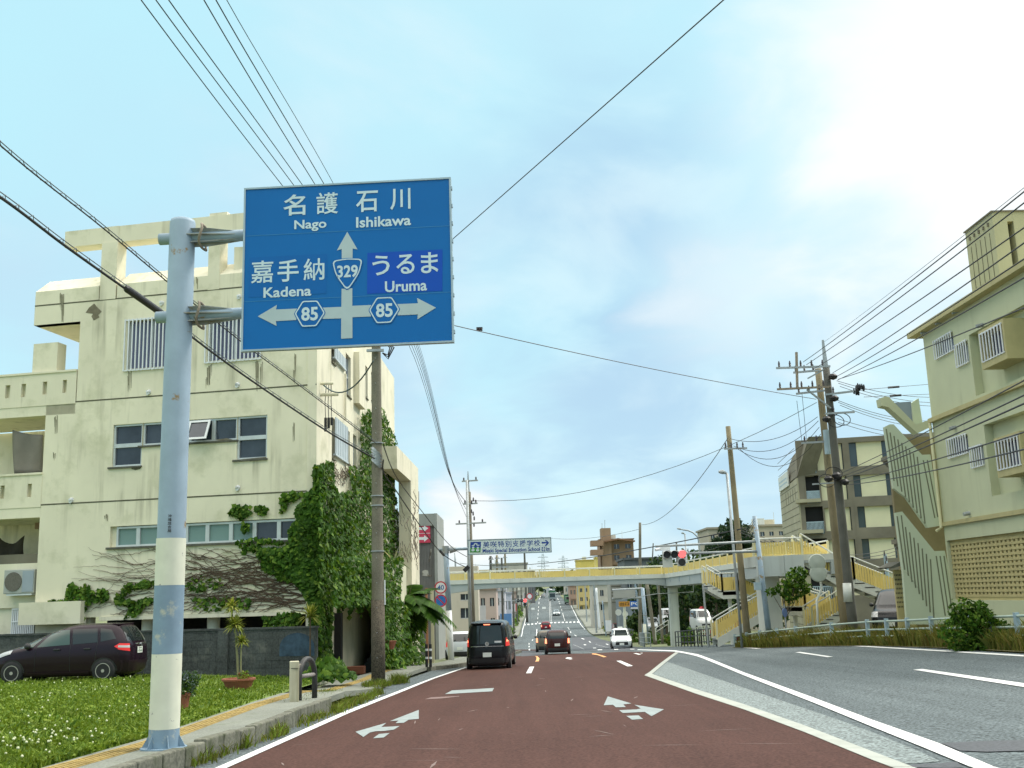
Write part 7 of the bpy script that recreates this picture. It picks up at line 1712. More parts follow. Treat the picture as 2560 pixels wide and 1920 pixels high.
mb = MB(); q = P(*zY(900, 1170), D4 - .4); mb.obox(q, (.22, 0, 0), (0, .1, 0), (0, 0, .08)); mb.tube([q + Vector((-.2, 0, 0)), q + Vector((-.45, -.1, -.05))], .06, 8); tag(mb.build('roadside_camera', 'white_bar'), 'small white camera on the upper signal arm', 'camera')
lp4 = P(*zK(160, 1600), 57.5); t = thing('sign_post', 'thin grey steel post standing before the yellow stair railing', 'post', (lp4.x, 57.5, zt(lp4.x, 57.5))); mb = MB(); mb.tube([(lp4.x, 57.5, zt(lp4.x, 57.5) - .1), P(*zK(92, 850), 57.5)], .055, 10); mb.build('pole', 'galv', t)
m2 = MB(); q = P(*zL(610, 670), 60); b = P(*zL(660, 1080), 60); m2.tube([b - Vector((0, 0, 1.5)), q], [.14, .09], 10); t = thing('utility_pole', 'short grey pole with small fittings before the grey office building', 'utility pole', (b.x, 60, zt(b.x, 60))); m2.build('pole', 'signback', t); 
for i in range(5): m2 = MB(); insulator(m2, P(*zL(600 + 30 * random.random(), 690 + 60 * i), 59.8), .3); m2.build('fitting', 'ins', t)

# ------------------------------------------------------------------ small things on the near pavement and lawn
def pot(name, label, cat, p, r0, r1, h):
    t = thing(name, label, cat, p); p = Vector(p); mb = MB()
    mb.lathe([(r0 * .9, 0), (r0, .01), (r1 * .97, h * .82), (r1 * 1.06, h * .84), (r1 * 1.06, h), (r1 * .9, h), (r1 * .88, h * .9), (.02, h * .88)], p, 24); mb.build('pot', 'terracotta', t, smooth=False); return t
def rosette(mb, c, r, n_, up_=.5, w=.045):
    c = Vector(c)
    for i in range(n_):
        a = random.random() * 6.283; e = random.uniform(-.45, 1.3); L_ = r * random.uniform(.75, 1.1); d = Vector((math.cos(a) * math.cos(e), math.sin(a) * math.cos(e), math.sin(e)))
        s_ = d.cross(Vector((0, 0, 1))); s_ = s_.normalized() if s_.length > .05 else Vector((1, 0, 0)); tip = c + d * L_ - Vector((0, 0, .18 * L_ * max(0, 1 - e))); mid = c + d * L_ * .5 + Vector((0, 0, .02))
        o = len(mb.v); mb.v += [tuple(c - s_ * w * .3), tuple(mid - s_ * w * .5), tuple(tip), tuple(mid + s_ * w * .5), tuple(c + s_ * w * .3)]; mb.f.append((o, o + 1, o + 2, o + 3, o + 4)); mb.mi.append(random.choice((0, 0, 1)))
yp = GL(*zE(2060, 985)); Dy = yp.y
t = pot('potted_yucca', 'spiky yellow green yucca with three heads in a wide terracotta bowl on the lawn', 'potted plant', yp, .26, .36, .26)
def Y(z_, dx=0): q = P(*z_, Dy); return Vector((q.x + dx, Dy, q.z))
mb = MB(); mb.tube([Vector((yp.x, Dy, yp.z + .2)), Y(zE(2050, 700)), Y(zE(2035, 480))], [.03, .026, .022], 7); mb.tube([Vector((yp.x + .06, Dy, yp.z + .2)), Y(zE(2080, 760)), Y(zE(2085, 610))], [.026, .02, .018], 7); mb.tube([Y(zE(2035, 480)), Y(zE(2000, 300))], [.02, .018], 7); mb.build('stem', mat('yucca_stem', (.20, .20, .10), .9, .2, 6), t)
mb = MB(); rosette(mb, Y(zE(2000, 275)), .29, 85); rosette(mb, Y(zE(2032, 430)), .33, 110); rosette(mb, Y(zE(2090, 570)), .24, 65); mb.build('leaves', ['yucca1', 'yucca2'], t)
mb = MB(); crown(mb, [(yp.x + .12, Dy - .05, yp.z + .3, .14, .12, .14)], 140, .06, [.4, .4, .2]); mb.build('filler_plant', ['leaf3', 'yucca1', 'terracotta'], t)
# second yucca behind the wall's end
q2 = P(*zF(745, 1180), 31.4); q2.z = lawn_z(q2.x, 31.4); t = pot('potted_yucca', 'single headed yucca on a thin stem at the end of the block wall', 'potted plant', q2, .14, .18, .2)
hd = P(*zF(745, 835), 31.4); mb = MB(); mb.tube([q2 + Vector((0, 0, .1)), hd], [.03, .02], 7); mb.build('stem', 'stem', t); mb = MB(); rosette(mb, hd, .42, 100, w=.05); mb.build('leaves', ['yucca1', 'yucca2'], t)
# potted shrub half hidden by the banded pole
q3 = GL(*zE(1562, 1170)); t = pot('potted_shrub', 'grey green shrub in a tall terracotta pot half hidden by the banded pole', 'potted plant', q3, .11, .15, .30)
hd = P(*zE(1575, 970), q3.y); mb = MB(); crown(mb, [(hd.x, q3.y, hd.z, .26, .22, .24), (hd.x + .1, q3.y, hd.z + .12, .2, .2, .16)], 1500, .035, [.45, .35, .2]); mb.build('foliage', ['tree2', 'leaf1', 'lav'], t)
mb = MB(); mb.blades(np.array([(hd.x + RNG.normal(0, .12), q3.y + RNG.normal(0, .1), hd.z + .14) for _ in range(120)]), .14, .012, 1, .5); mb.build('flower_shoots', 'lav', t)
# hosta clump beside the porch
def clump(label, p, r, h, n_, size, name='leafy_plant'):
    mb = MB(); p = Vector(p); c = []; nn = []
    for i in range(n_): a = random.random() * 6.283; q = r * random.random() ** .5; z = h * (1 - (q / r) ** 2 * .7) * random.uniform(.5, 1); c.append((p.x + q * math.cos(a), p.y + q * math.sin(a), p.z + z)); nn.append((math.cos(a) * .7, math.sin(a) * .7 - .3, .6))
    mb.leaves(c, nn, size, [.3, .45, .25], (0, 0, -.6), .85, .35); return tag(mb.build(name, I3), label, 'plant')
q = P(*zF(900, 1380), 30.2); clump('low broad leaved plant at the foot of the ivy corner', (q.x, 30.2, zt(q.x, 30.2) + .1), .75, .75, 420, .19)
q = P(*zF(1470, 1270), 40.0); clump('broad leaved plants at the foot of the ivy wall by the pavement', (q.x - .2, 40, zt(q.x, 40) + .05), .6, .9, 330, .2); q = P(*zF(1620, 1240), 44.5); clump('heart leaved creeper clump below the tree fern', (q.x - .2, 44.5, zt(q.x, 44.5) + .05), .6, 1.1, 260, .2)
q = P(*zF(1435, 1045), 38); mb = MB(); mb.lathe([(.12, -.28), (.22, -.03), (.24, 0), (.2, 0)], q, 16); tag(mb.build('hanging_pot', 'terracotta'), 'small terracotta pot hanging among the ivy', 'pot')
# tree fern
qf = P(1020, 1500, 46.2); bfz = zt(-4, 46) + .1; t = thing('tree_fern', 'large drooping tree fern spreading over the pavement beside the ivy', 'tree fern', (qf.x, 46.2, bfz))
mb = MB(); mb.tube([(qf.x, 46.2, bfz - .1), (qf.x, 46.2, P(1020, 1510, 46.2).z)], [.14, .10], 10); mb.build('trunk', 'bark', t)
mb = MB(); c_ = Vector((qf.x, 46.2, P(1020, 1508, 46.2).z))
ends = [(zF(2010, 930), -.4), (zF(1960, 960), .2), (zF(1850, 590), 0), (zF(1830, 890), -.8), (zF(1700, 790), -1), (zF(1640, 560), .3), (zF(1500, 720), -.6), (zF(1780, 700), .6), (zF(1560, 600), .2), (zF(1900, 800), -.6), (zF(1680, 860), .8), (zF(1450, 640), -.2), (zF(1750, 620), -.5)] + [((random.uniform(985, 1110), random.uniform(1470, 1600)), random.uniform(-1, 1)) for _ in range(12)]
for e_, dy in ends:
    tip = P(*e_, 46.2 + dy * 1.2); n_ = 22; s0 = c_; ctrl = (c_ + tip) / 2 + Vector((0, 0, .75 if e_[1] > zF(0, 700)[1] else .45)); pts = [(s0 * (1 - k / n_) ** 2 + ctrl * 2 * (k / n_) * (1 - k / n_) + tip * (k / n_) ** 2) for k in range(n_ + 1)]
    mb.tube(pts, [.022 * (1 - .8 * k / n_) for k in range(n_ + 1)], 4, m=1, cap=False)
    for k in range(2, n_):
        d = (pts[k + 1] - pts[k]).normalized(); s_ = d.cross(Vector((0, 0, 1))); s_ = s_.normalized() if s_.length > .05 else Vector((0, 1, 0)); L_ = .55 * math.sin(math.pi * (.12 + .86 * k / n_)) + .08
        for sg in (-1, 1):
            for j in range(2):
                p = pts[k] + d * (.05 * j); e2 = p + s_ * sg * L_ + d * .16 - Vector((0, 0, .28 * L_)); w = .05; o = len(mb.v)
                mb.v += [tuple(p - d * w), tuple((p + e2) / 2 - d * w + Vector((0, 0, .03))), tuple(e2), tuple((p + e2) / 2 + d * w), tuple(p + d * w * .6)]; mb.f.append((o, o + 1, o + 2, o + 3, o + 4)); mb.mi.append(random.choice((0, 0, 2)))
mb.build('fronds', ['leaf1', 'stem', 'leaf2'], t)
mb = MB(); rosette(mb, P(*zV(470, 1250), 42), .9, 16, w=.09); tag(mb.build('striped_plant', ['bridge_cream', 'leaf2']), 'white striped long leaved plant growing out of the ivy', 'plant')
# stone marker post and the black arch barrier
q = P(*zF(600, 1566), 19.0); q = G(*zF(605, 1570), .22); t = thing('marker_post', 'short square cream concrete post on the kerb beside the black arch', 'post', q)
ht = P(*zF(618, 1210), q.y).z - q.z; mb = MB(); mb.obox(q + Vector((0, 0, ht / 2 - .02)), (.085, .02, 0), (-.02, .085, 0), (0, 0, ht / 2)); mb.build('post', mat('cream_post', (.55, .53, .40), .85, .12, 3, stain=((.25, .2, .1), .7)), t, bevel=.012)
mb = MB(); mb.box(q.x - .088, q.x + .09, q.y - .10, q.y + .1, q.z + ht * .80, q.z + ht * .815); mb.build('groove_line', 'stain', t)
ga = G(*zF(648, 1560), .22); gb2 = G(*zF(782, 1538), .22); t = thing('arch_barrier', 'scuffed black arched car barrier with rust patches on the pavement edge', 'barrier', (ga + gb2) / 2)
h1 = P(*zF(720, 1205), ga.y).z - ga.z; d = (gb2 - ga); d.z = 0; n_ = 12; pts = [ga - Vector((0, 0, .1)), ga + Vector((0, 0, h1 - d.length / 2))] + [ga + d * (.5 - .5 * math.cos(math.pi * k / n_)) + Vector((0, 0, h1 - d.length / 2 + d.length / 2 * math.sin(math.pi * k / n_) * .98)) for k in range(1, n_)] + [gb2 + Vector((0, 0, h1 - d.length / 2)), gb2 - Vector((0, 0, .1))]
mb = MB(); mb.tube(pts, .055, 12); mb.build('arch', mat('scuffed_black', (.030, .030, .030), .6, .3, 6, patch=((.26, .22, .18), .62, .72, 7)), t, smooth=True)
mb = MB(); mb.tube([ga + Vector((0, 0, h1 * .58)), gb2 + Vector((0, 0, h1 * .60))], .04, 10); mb.build('crossbar', mat('grey_bar', (.22, .20, .19), .6, .2, 6), t, smooth=True)
# striped bollards and low fence beyond the fern
for i, xx in enumerate((1752, 1785)):
    q = G(*zF(xx, 1270), .15); t = thing('striped_bollard', ('black bollard with white bands at the kerb, nearer the fern' if i == 0 else 'black bollard with white bands at the kerb, nearer the road'), 'bollard', q)
    mb = MB(); mb.tube([q, q + Vector((0, 0, .85))], .055, 12); mb.build('post', 'black_plastic', t); mb = MB(); [mb.tube([q + Vector((0, 0, z)), q + Vector((0, 0, z + .08))], .058, 12) for z in (.3, .6)]; mb.build('white_bands', 'white_bar', t)
q = P(1090, 1640, 49); mb = MB(); zb_ = zt(q.x, 49) + .1
for i, (x, w, c1) in enumerate(((1068, .10, 'orange'), (1082, .14, 'cream'))):
    m2 = MB(); a = P(x, 1600, 49.5); m2.box(a.x - w / 2, a.x + w / 2, 49.4, 49.5, zb_, P(x, 1470, 49.5).z); tag(m2.build('timber_board', mat('board_' + c1, (.45, .20, .10) if i == 0 else (.60, .55, .38), .8, .1, 3)), 'narrow rusty orange board beside the fern' if i == 0 else 'narrow cream board beside the rusty board and fern', 'board')
# corrugated grey building with the red arrow sign
Dc = 66; PC = Fac((P(1030, 1400, Dc).x - 6, Dc), (P(1097, 1400, Dc).x, Dc)); t = thing('corrugated_building', 'grey corrugated metal building with a red arrow sign and rusted holes', 'building', (P(1060, 1500, Dc).x, Dc + 2, zt(-5, Dc)))
u1 = PC.hit(1094, 1400)[0]; u0 = u1 - 6; ztp = PC.hit(1094, 1283)[1]; zb_ = zt(-5, Dc) - .3; ue = PC.hit(*zV(1025, 900))[0]
mb = MB(); n_ = 60
for i in range(n_): a = u0 + (ue - u0) * i / n_; b = u0 + (ue - u0) * (i + 1) / n_; PC.box(mb, a, a + (b - a) * .5, zb_, ztp - .75, -.3, -.16); PC.box(mb, a + (b - a) * .5, b, zb_, ztp - .75, -.3, -.20)
mb.build('corrugated_sheet', mat('corrugated_grey', (.17, .165, .16), .7, .12, 1.5, stain=((.10, .08, .06), .6)), t)
mb = MB(); PC.box(mb, ue, u1, zb_, ztp, -6, 0); PC.box(mb, u0, ue - .001, ztp - .75, ztp - .01, -6, -.02); PC.box(mb, u0, ue - .001, zb_, ztp - .76, -6, -.31); mb.build('wall', mat('grey_frame', (.30, .31, .29), .8, .1, 1, stain=((.15, .14, .12), .5)), t)
a = PC.hit(*zV(960, 715)); b = PC.hit(*zV(972, 975)); ul = b[0] - 2.9 * (a[1] - b[1]) / 3.1; s_ = MB(); PC.box(s_, ul, b[0], b[1], a[1], -.15, -.05); so = s_.build('arrow_sign', mat('sign_crimson', (.52, .04, .09), .6, .06, 2), t)
m2 = MB(); hgt = a[1] - b[1]
for f in (.23, .76):
    zc_ = b[1] + hgt * f; h = hgt * .15; tipx = b[0] - .12; m2.poly([PC.pt(u, z, -.045) for u, z in ((ul + .2, zc_ - h * .5), (tipx - h * 1.5, zc_ - h * .5), (tipx - h * 1.5, zc_ - h * 1.15), (tipx, zc_), (tipx - h * 1.5, zc_ + h * 1.15), (tipx - h * 1.5, zc_ + h * .5), (ul + .2, zc_ + h * .5))])
m2.poly([PC.pt(u, z, -.045) for u, z in ((ul, b[1] + hgt * .49), (b[0], b[1] + hgt * .49), (b[0], b[1] + hgt * .51), (ul, b[1] + hgt * .51))]); m2.build('arrows', 'white_bar', so)
m2 = MB(); 
for pts in ([zV(950, 1190), zV(975, 1060), zV(990, 1065), zV(975, 1180), zV(960, 1240), zV(940, 1250)], [zV(855, 1370), zV(890, 1350), zV(940, 1360), zV(945, 1410), zV(990, 1430), zV(985, 1450), zV(855, 1430)]): m2.poly([PC.pt(*PC.hit(*p), -.15) for p in pts])
m2.build('torn_patch', mat('torn_sheet', (.10, .085, .07), .9, .5, 6, patch=((.42, .40, .36), .5, .6, 1.5)), t)
# pale rendered flats behind the school sign pole
Dp = 100; PP = Fac((P(1110, 1500, Dp).x - 10, Dp), (P(1225, 1500, Dp).x, Dp)); t = thing('rendered_flats', 'pale pinkish rendered flats under the left end of the footbridge', 'building', (P(1160, 1560, Dp).x, Dp + 4, zt(-4, Dp)))
u1 = PP.hit(1196, 1500)[0]; wn = [PP.rect(zH(375, 1425), zH(505, 1560)), PP.rect(zH(375, 1240), zH(505, 1320))]; mb = MB(); zb_ = zt(-4, Dp) - .5; zt_p = zb_ + 8.0; PP.wall(mb, 0, u1, zb_, zt_p, wn, 3, rev=.3); mb.build('wall', mat('pink_render', (.56, .49, .40), .9, .06, .5, stain=((.35, .3, .25), .4)), t)
for r in wn: m2 = MB(); PP.box(m2, r[0] + .01, r[1] - .01, r[2] + .01, r[3] - .01, -.35, -.28, 1); um = (r[0] + r[1]) / 2; PP.box(m2, um - .04, um + .04, r[2], r[3], -.279, -.22); PP.box(m2, r[0], r[1], r[2], r[2] + .06, -.279, -.22); m2.build('window', ['alu', 'pane'], t)

# ------------------------------------------------------------------ things further down the road
def block(name, label, xl, xr, yt, D, col, floors=2, cols=3, depth=8, cat='building', group=None, flat=True, wincol='pane', zb=None, yb=None, slant=0):
    a, b = P(xl, yt, D), P(xr, yt, D + slant); pf = Fac((a.x, D), (b.x, D + slant)); t = thing(name, label, cat, ((a.x + b.x) / 2, D + depth / 2, zground((a.x + b.x) / 2, D)), 0, group)
    z0 = (zb if zb is not None else min(zground(a.x, D), zground(b.x, D)) - 1.0); z1 = a.z; m_ = mat('wall_' + name, col, .9, .07, .4, stain=(sc3(col, .55), .5)); H_ = z1 - z0
    gz = P(xl, yb, D).z if yb else z0; holes = []; fh = (z1 - gz - .5) / floors
    for j in range(floors):
        for i in range(cols):
            w = pf.len / cols; jx = random.uniform(-.06, .06) * w; holes.append((w * (i + .26) + jx, w * (i + .74) + jx, gz + fh * j + fh * .38, gz + fh * j + fh * .80))
    mb = MB(); pf.wall(mb, 0, pf.len, z0, z1, holes, .3, rev=.22)
    for u in (0, pf.len - .2): pf.box(mb, u + .001, u + .199, z0, z1 - .002, -depth, -.301)
    pf.box(mb, .2, pf.len - .2, z0, z1 - .25, -depth, -.31); mb.build('wall', m_, t)
    mb = MB(); pf.box(mb, -.25, pf.len + .25, z1 + .001, z1 + .28, -depth - .2, .3); mb.build('roof', mat('roof_' + name, sc3(col, .75), .9, .1, 1), t)
    for h in holes:
        m2 = MB(); pf.box(m2, h[0] + .01, h[1] - .01, h[2] + .01, h[3] - .01, -.29, -.2, 1); um = (h[0] + h[1]) / 2; pf.box(m2, um - .04, um + .04, h[2], h[3], -.199, -.15); m2.build('window', ['alu', wincol], t)
    if floors > 1 and random.random() < .7:
        mb = MB(); pf.box(mb, pf.len * .1, pf.len * .9, gz + fh - .15, gz + fh + .05, .001, .7); pf.box(mb, pf.len * .1, pf.len * .9, gz + fh + .051, gz + fh + .8, .6, .7); mb.build('balcony', m_, t)
    if random.random() < .6: mb = MB(); pf.box(mb, pf.len * .3, pf.len * .5, z1 + .281, z1 + 1.3, -3, -1.4); mb.build('roof_tank', 'bridge_white', t); mb = MB(); mb.tube([pf.pt(pf.len * .7, z1 + .28, -2), pf.pt(pf.len * .7, z1 + 2.2, -2)], .04, 5); mb.build('aerial', 'bridge_white', t)
    return t
random.seed(21)
# brown apartment house with a stair tower
t = block('apartment_house', 'brown apartment house with a stair tower above the yellow building', 1499, 1583, 1351, 260, (.27, .18, .115), 3, 3, 9, yb=1440)
pf = Fac((P(1486, 1350, 258).x, 258), (P(1530, 1350, 258).x, 258)); mb = MB(); a = pf.hit(1503, 1320); b = pf.hit(1529, 1360); pf.box(mb, a[0], b[0], b[1] - 9, a[1], -5, -.7); mb.build('stair_tower', mat('tower_brown', (.30, .205, .13), .9, .06, .5), t)
mb = MB();  
for yy in (1365, 1388): q = P(1494, yy, 257); mb.box(q.x - 1.6, q.x + 1.3, 256, 260, q.z, q.z + 1.3)
mb.build('balcony', mat('tower_balcony', (.30, .19, .12), .9, .06, .5), t)
mb = MB(); mb.prism([P(1512, 1352, 257), P(1545, 1345, 257), P(1588, 1351, 257), P(1588, 1354, 257), P(1545, 1349, 257), P(1512, 1355, 257)], (0, 8, 0)); mb.build('roof', mat('brown_roof', (.22, .12, .07), .9, .1, 1), t)
mb = MB(); 
for x, y in ((1505, 1308), (1512, 1300)): q = P(x, 1322, 260); mb.tube([q, P(x, y, 260)], .06, 5)
mb.build('aerial', 'galv', t)
block('yellow_building', 'bright yellow flat roofed building seen over the footbridge railing', 1441, 1492, 1402, 360, (.66, .52, .14), 1, 2, 8); block('yellow_building', 'smaller bright yellow building with a rooftop frame, next to the brown apartment house', 1490, 1529, 1395, 320, (.70, .57, .17), 1, 1, 8)
block('yellow_shop', 'tall narrow yellow building below the footbridge beside the far road', 1445, 1471, 1462, 300, (.58, .46, .20), 3, 2, 10)
block('white_annex', 'small white and black fronted building above the grey retaining wall', 1478, 1531, 1462, 200, (.50, .47, .40), 2, 3, 6, yb=1540)
block('long_flats', 'long pale apartment block beyond the pine tree', 1770, 1850, 1323, 165, (.45, .40, .30), 3, 4, 10, yb=1420); block('long_flats', 'pale cream apartment block with rows of windows left of the grey office', 1850, 1985, 1318, 160, (.47, .41, .31), 3, 6, 10, yb=1400); 
q = P(1918, 1300, 166); mb = MB(); mb.tube([Vector((q.x, 166, P(1918, 1320, 166).z - .3)), q], 1.1, 16); tag(mb.build('water_tank', mat('tank_cream', (.55, .50, .36), .8, .06, 1)), 'round cream water tank on the pale cream apartment block', 'water tank')
# grey retaining building and shutters, under the bridge
t = block('grey_warehouse', 'long dark roofed grey shed behind the kinked footbridge corner', 1560, 1665, 1400, 150, (.12, .13, .13), 1, 5, 10)
Dw = 150; pw = Fac((P(1538, 1480, Dw).x, Dw), (P(1590, 1480, Dw - 6).x, Dw - 6)); mb = MB(); a = pw.hit(1533, 1490); pw.box(mb, 0, pw.len, zground(10, Dw) - 1, P(1560, 1475, Dw).z, -4, 0); tag(mb.build('retaining_wall', mat('ret_grey', (.19, .22, .24), .9, .1, .6, stain=((.1, .1, .1), .5))), 'plain blue grey retaining wall below the shuttered building', 'wall')
t = thing('shuttered_building', 'pale building with horizontal louvre lines under the footbridge', 'building', P(1570, 1500, 158)); mb = MB(); pw2 = Fac((P(1527, 1480, 157).x, 157), (P(1592, 1480, 157).x, 157)); z0, z1 = pw2.hit(1560, 1506)[1], pw2.hit(1560, 1450)[1]; pw2.box(mb, 0, pw2.len, z0 - 8, z1, -6, 0); mb.build('wall', mat('louvre_wall', (.33, .32, .27), .9, .06, .5), t); mb = MB(); [pw2.box(mb, .1, pw2.len - .1, z0 + (z1 - z0) * i / 7, z0 + (z1 - z0) * i / 7 + .12, .001, .03) for i in range(7)]; mb.build('louvre_lines', 'old_conc', t)
# frame gantry seen from behind
Dgm = 97; t = thing('sign_gantry', 'grey frame of an overhead road sign seen from behind under the bridge', 'road sign', (P(1612, 1600, Dgm).x, Dgm, zt(11, Dgm)))
mb = MB(); bq = P(1619, 1605, Dgm); mb.tube([(bq.x, Dgm, zt(bq.x, Dgm) - .2), P(1606, 1470, Dgm)], .17, 12); mb.build('pole', 'steel_pole', t, smooth=True); mb = MB(); bq2 = P(1612, 1575, Dgm - .2); bb = P(1616, 1604, Dgm); mb.tube([(bb.x, Dgm - .01, zt(bb.x, Dgm) - .1), P(1612, 1560, Dgm - .01)], .18, 12); mb.build('paint_band', 'bandcream', t, smooth=True)
mb = MB()
for y0, y1 in ((1475, 1471), (1497, 1494)): mb.tube([P(1530, y0, Dgm), P(1608, y1, Dgm)], .09, 8)
for x in (1541, 1575): mb.tube([P(x, 1474, Dgm), P(x, 1497, Dgm)], .05, 6)
for y in (1480, 1486, 1491): mb.tube([P(1534, y, Dgm), P(1590, y - 2, Dgm)], .03, 6)
mb.build('frame', 'galv', t); mb = MB(); mb.add([P(1533, 1476.5, Dgm - .2), P(1588, 1473.5, Dgm - .2), P(1588, 1493, Dgm - .2), P(1533, 1496, Dgm - .2)], [(0, 1, 2, 3)]); mb.v += [(v[0], v[1] + .06, v[2]) for v in mb.v[:4]]; mb.f += [(7, 6, 5, 4), (0, 4, 5, 1), (1, 5, 6, 2), (2, 6, 7, 3), (3, 7, 4, 0)]; mb.mi += [0] * 5; mb.build('panel_back', mat('panel_back', (.36, .36, .33), .6, .05, 1), t)
def board(name, label, x0, y0, x1, y1, D, col, txt=None, tcol='white_bar', post=True):
    t = thing(name, label, 'sign', P((x0 + x1) / 2, y1, D)); pb = Fac((P(x0, y0, D).x, D), (P(x1, y0, D).x, D)); z0, z1 = P(x0, y1, D).z, P(x0, y0, D).z; mb = MB(); pb.box(mb, 0, pb.len, z0, z1, -.15, 0); mb.build('panel', mat('board_' + name, col, .6, .05, 2), t)
    if txt:
        mb = MB(); text_on(mb, txt, pb, pb.len * .08, pb.len * .92, z0 + (z1 - z0) * .22, z0 + (z1 - z0) * .82, .004, off=.02); mb.build('lettering', tcol, t)
    if post: mb = MB(); xm = (x0 + x1) / 2; q = P(xm + 2, 1590, D + .2); mb.tube([(q.x, D + .2, zt(q.x, D) - .1), P(xm, (y0 + y1) / 2, D + .2)], .12, 8); mb.build('post', 'bandcream', t)
board('orange_sign', 'orange shop board on a cream post under the footbridge', 1547, 1504, 1574, 1517, 104, (.55, .26, .03), '出口', 'wire')
board('blue_sign', 'blue board reading PC beside the orange board under the footbridge', 1575, 1503, 1602, 1517, 106, (.03, .13, .48), 'PC', 'white_bar', False); board('white_banner', 'white strip sign under the blue PC board', 1577, 1518, 1602, 1523, 106, (.62, .62, .66), None, 'signwhite', False)
for i, (x, y, D) in enumerate(((1546, 1531, 103), (1563, 1535, 112))):
    q = P(x, y, D); t = thing('round_sign', 'round pale disc sign on a thin post, nearer the orange board' if i else 'round white disc sign on a thin post beside the far road', 'road sign', (q.x, D, zt(q.x, D))); mb = MB(); mb.tube([(q.x, D + .05, zt(q.x, D) - .1), q + Vector((0, .05, 0))], .04, 6); mb.build('post', 'galv', t); mb = MB(); mb.tube([q, q + Vector((0, -.03, 0))], .30, 20); mb.build('disc', 'bridge_white', t)
# white banner stand and electric boxes
q = P(1522, 1580, 105); t = thing('advertising_banner', 'white upright advertising banner beside the far road', 'banner', q); mb = MB(); mb.box(q.x - .28, q.x + .28, 105, 105.06, P(1519, 1579, 105).z, P(1519, 1551, 105).z); mb.build('banner', 'white_bar', t)
# far poles and lamps
pl_ = [(1600, 1560, *zY(553, 810), 100, .17, .12, 'conc_pole', 'dark slim utility pole rising behind the footbridge near the brown apartment house'), (1600, 1540, 1585, 1440, 100.5, .1, .08, 'steel_pole', 'blue grey post below the footbridge beside the gantry'), (1655, 1590, 1644, 1440, 99, .13, .10, 'conc_pole', 'concrete post standing among the parked cars'), (1637, 1596, 1617, 1460, 96.5, .17, .15, 'conc_pole', 'thick concrete post close behind the sign gantry'), (1480, 1560, 1475, 1465, 215, .2, .15, 'galv', 'steel post by the yellow narrow building'), (1498, 1560, 1490, 1470, 190, .24, .2, 'white_bar', 'white post with fittings by the far right kerb'), (1514, 1575, 1506, 1502, 150, .1, .08, 'steel_pole', 'thin blue grey post before the retaining wall'),
       (1318, 1560, 1310, 1356, 240, .28, .2, 'conc_pole_dark', 'dark far utility pole behind the middle of the footbridge railing'), (1227, 1548, 1226.5, 1390, 150, .22, .17, 'conc_pole_dark', 'dark utility pole rising behind the footbridge below the school sign'), (1245, 1548, 1242, 1388, 175, .22, .17, 'conc_pole_brown', 'brown utility pole behind the footbridge below the school sign'), (1268, 1548, 1262, 1375, 200, .24, .17, 'conc_pole_brown', 'brown far utility pole third along behind the footbridge'), (1140, 1440, 1137, 1382, 130, .12, .1, 'galv', 'thin post seen over the footbridge beside the grey corrugated building'), (1630, 1420, 1633, 1358, 130, .12, .07, 'conc_pole_dark', 'short dark pole above the footbridge corner'), (1693, 1420, 1691, 1357, 128, .12, .1, 'conc_pole_dark', 'short dark pole tip behind the traffic signal')]
for (x0, y0, x1, y1, D, r0, r1, m, lab) in pl_:
    t = upole(lab, x0, y0, x1, y1, D, r0, r1, m)
    if y1 < 1400 and r0 > .2: arm(t, (x1 - 5, y1 + 9), (x1 + 8, y1 + 8), D - .2, 3, .1); arm(t, (x1 - 4, y1 + 20), (x1 + 6, y1 + 19), D - .2, 2, .1)
# second signal over the far lanes
ts = signal('far traffic signal with a glowing red lamp over the far lanes', (1304, 1501.5), 150, 1.5, True)
mb = MB(); mb.tube([P(1212, 1505, 150), P(1330, 1500, 150)], .05, 6); q = P(1214, 1560, 150); mb.tube([(q.x, 150, zt(q.x, 150)), P(1212, 1500, 150)], .1, 8); tag(mb.build('signal_mast', 'galv'), 'long grey arm and post carrying the far traffic signal', 'pole')
q = P(1324, 1491, 175); t = thing('round_sign', 'red rimmed round road sign near the far traffic signal', 'road sign', (q.x, 175, zt(q.x, 175))); mb = MB(); mb.tube([(q.x, 175.1, zt(q.x, 175)), q + Vector((0, .1, 0))], .05, 6); mb.build('post', 'galv', t); mb = MB(); mb.tube([q, q + Vector((0, -.05, 0))], .5, 20); mb.build('rim_band', redm, t); mb = MB(); mb.tube([q + Vector((0, -.051, 0)), q + Vector((0, -.07, 0))], .36, 20); mb.build('face', 'white_bar', t)
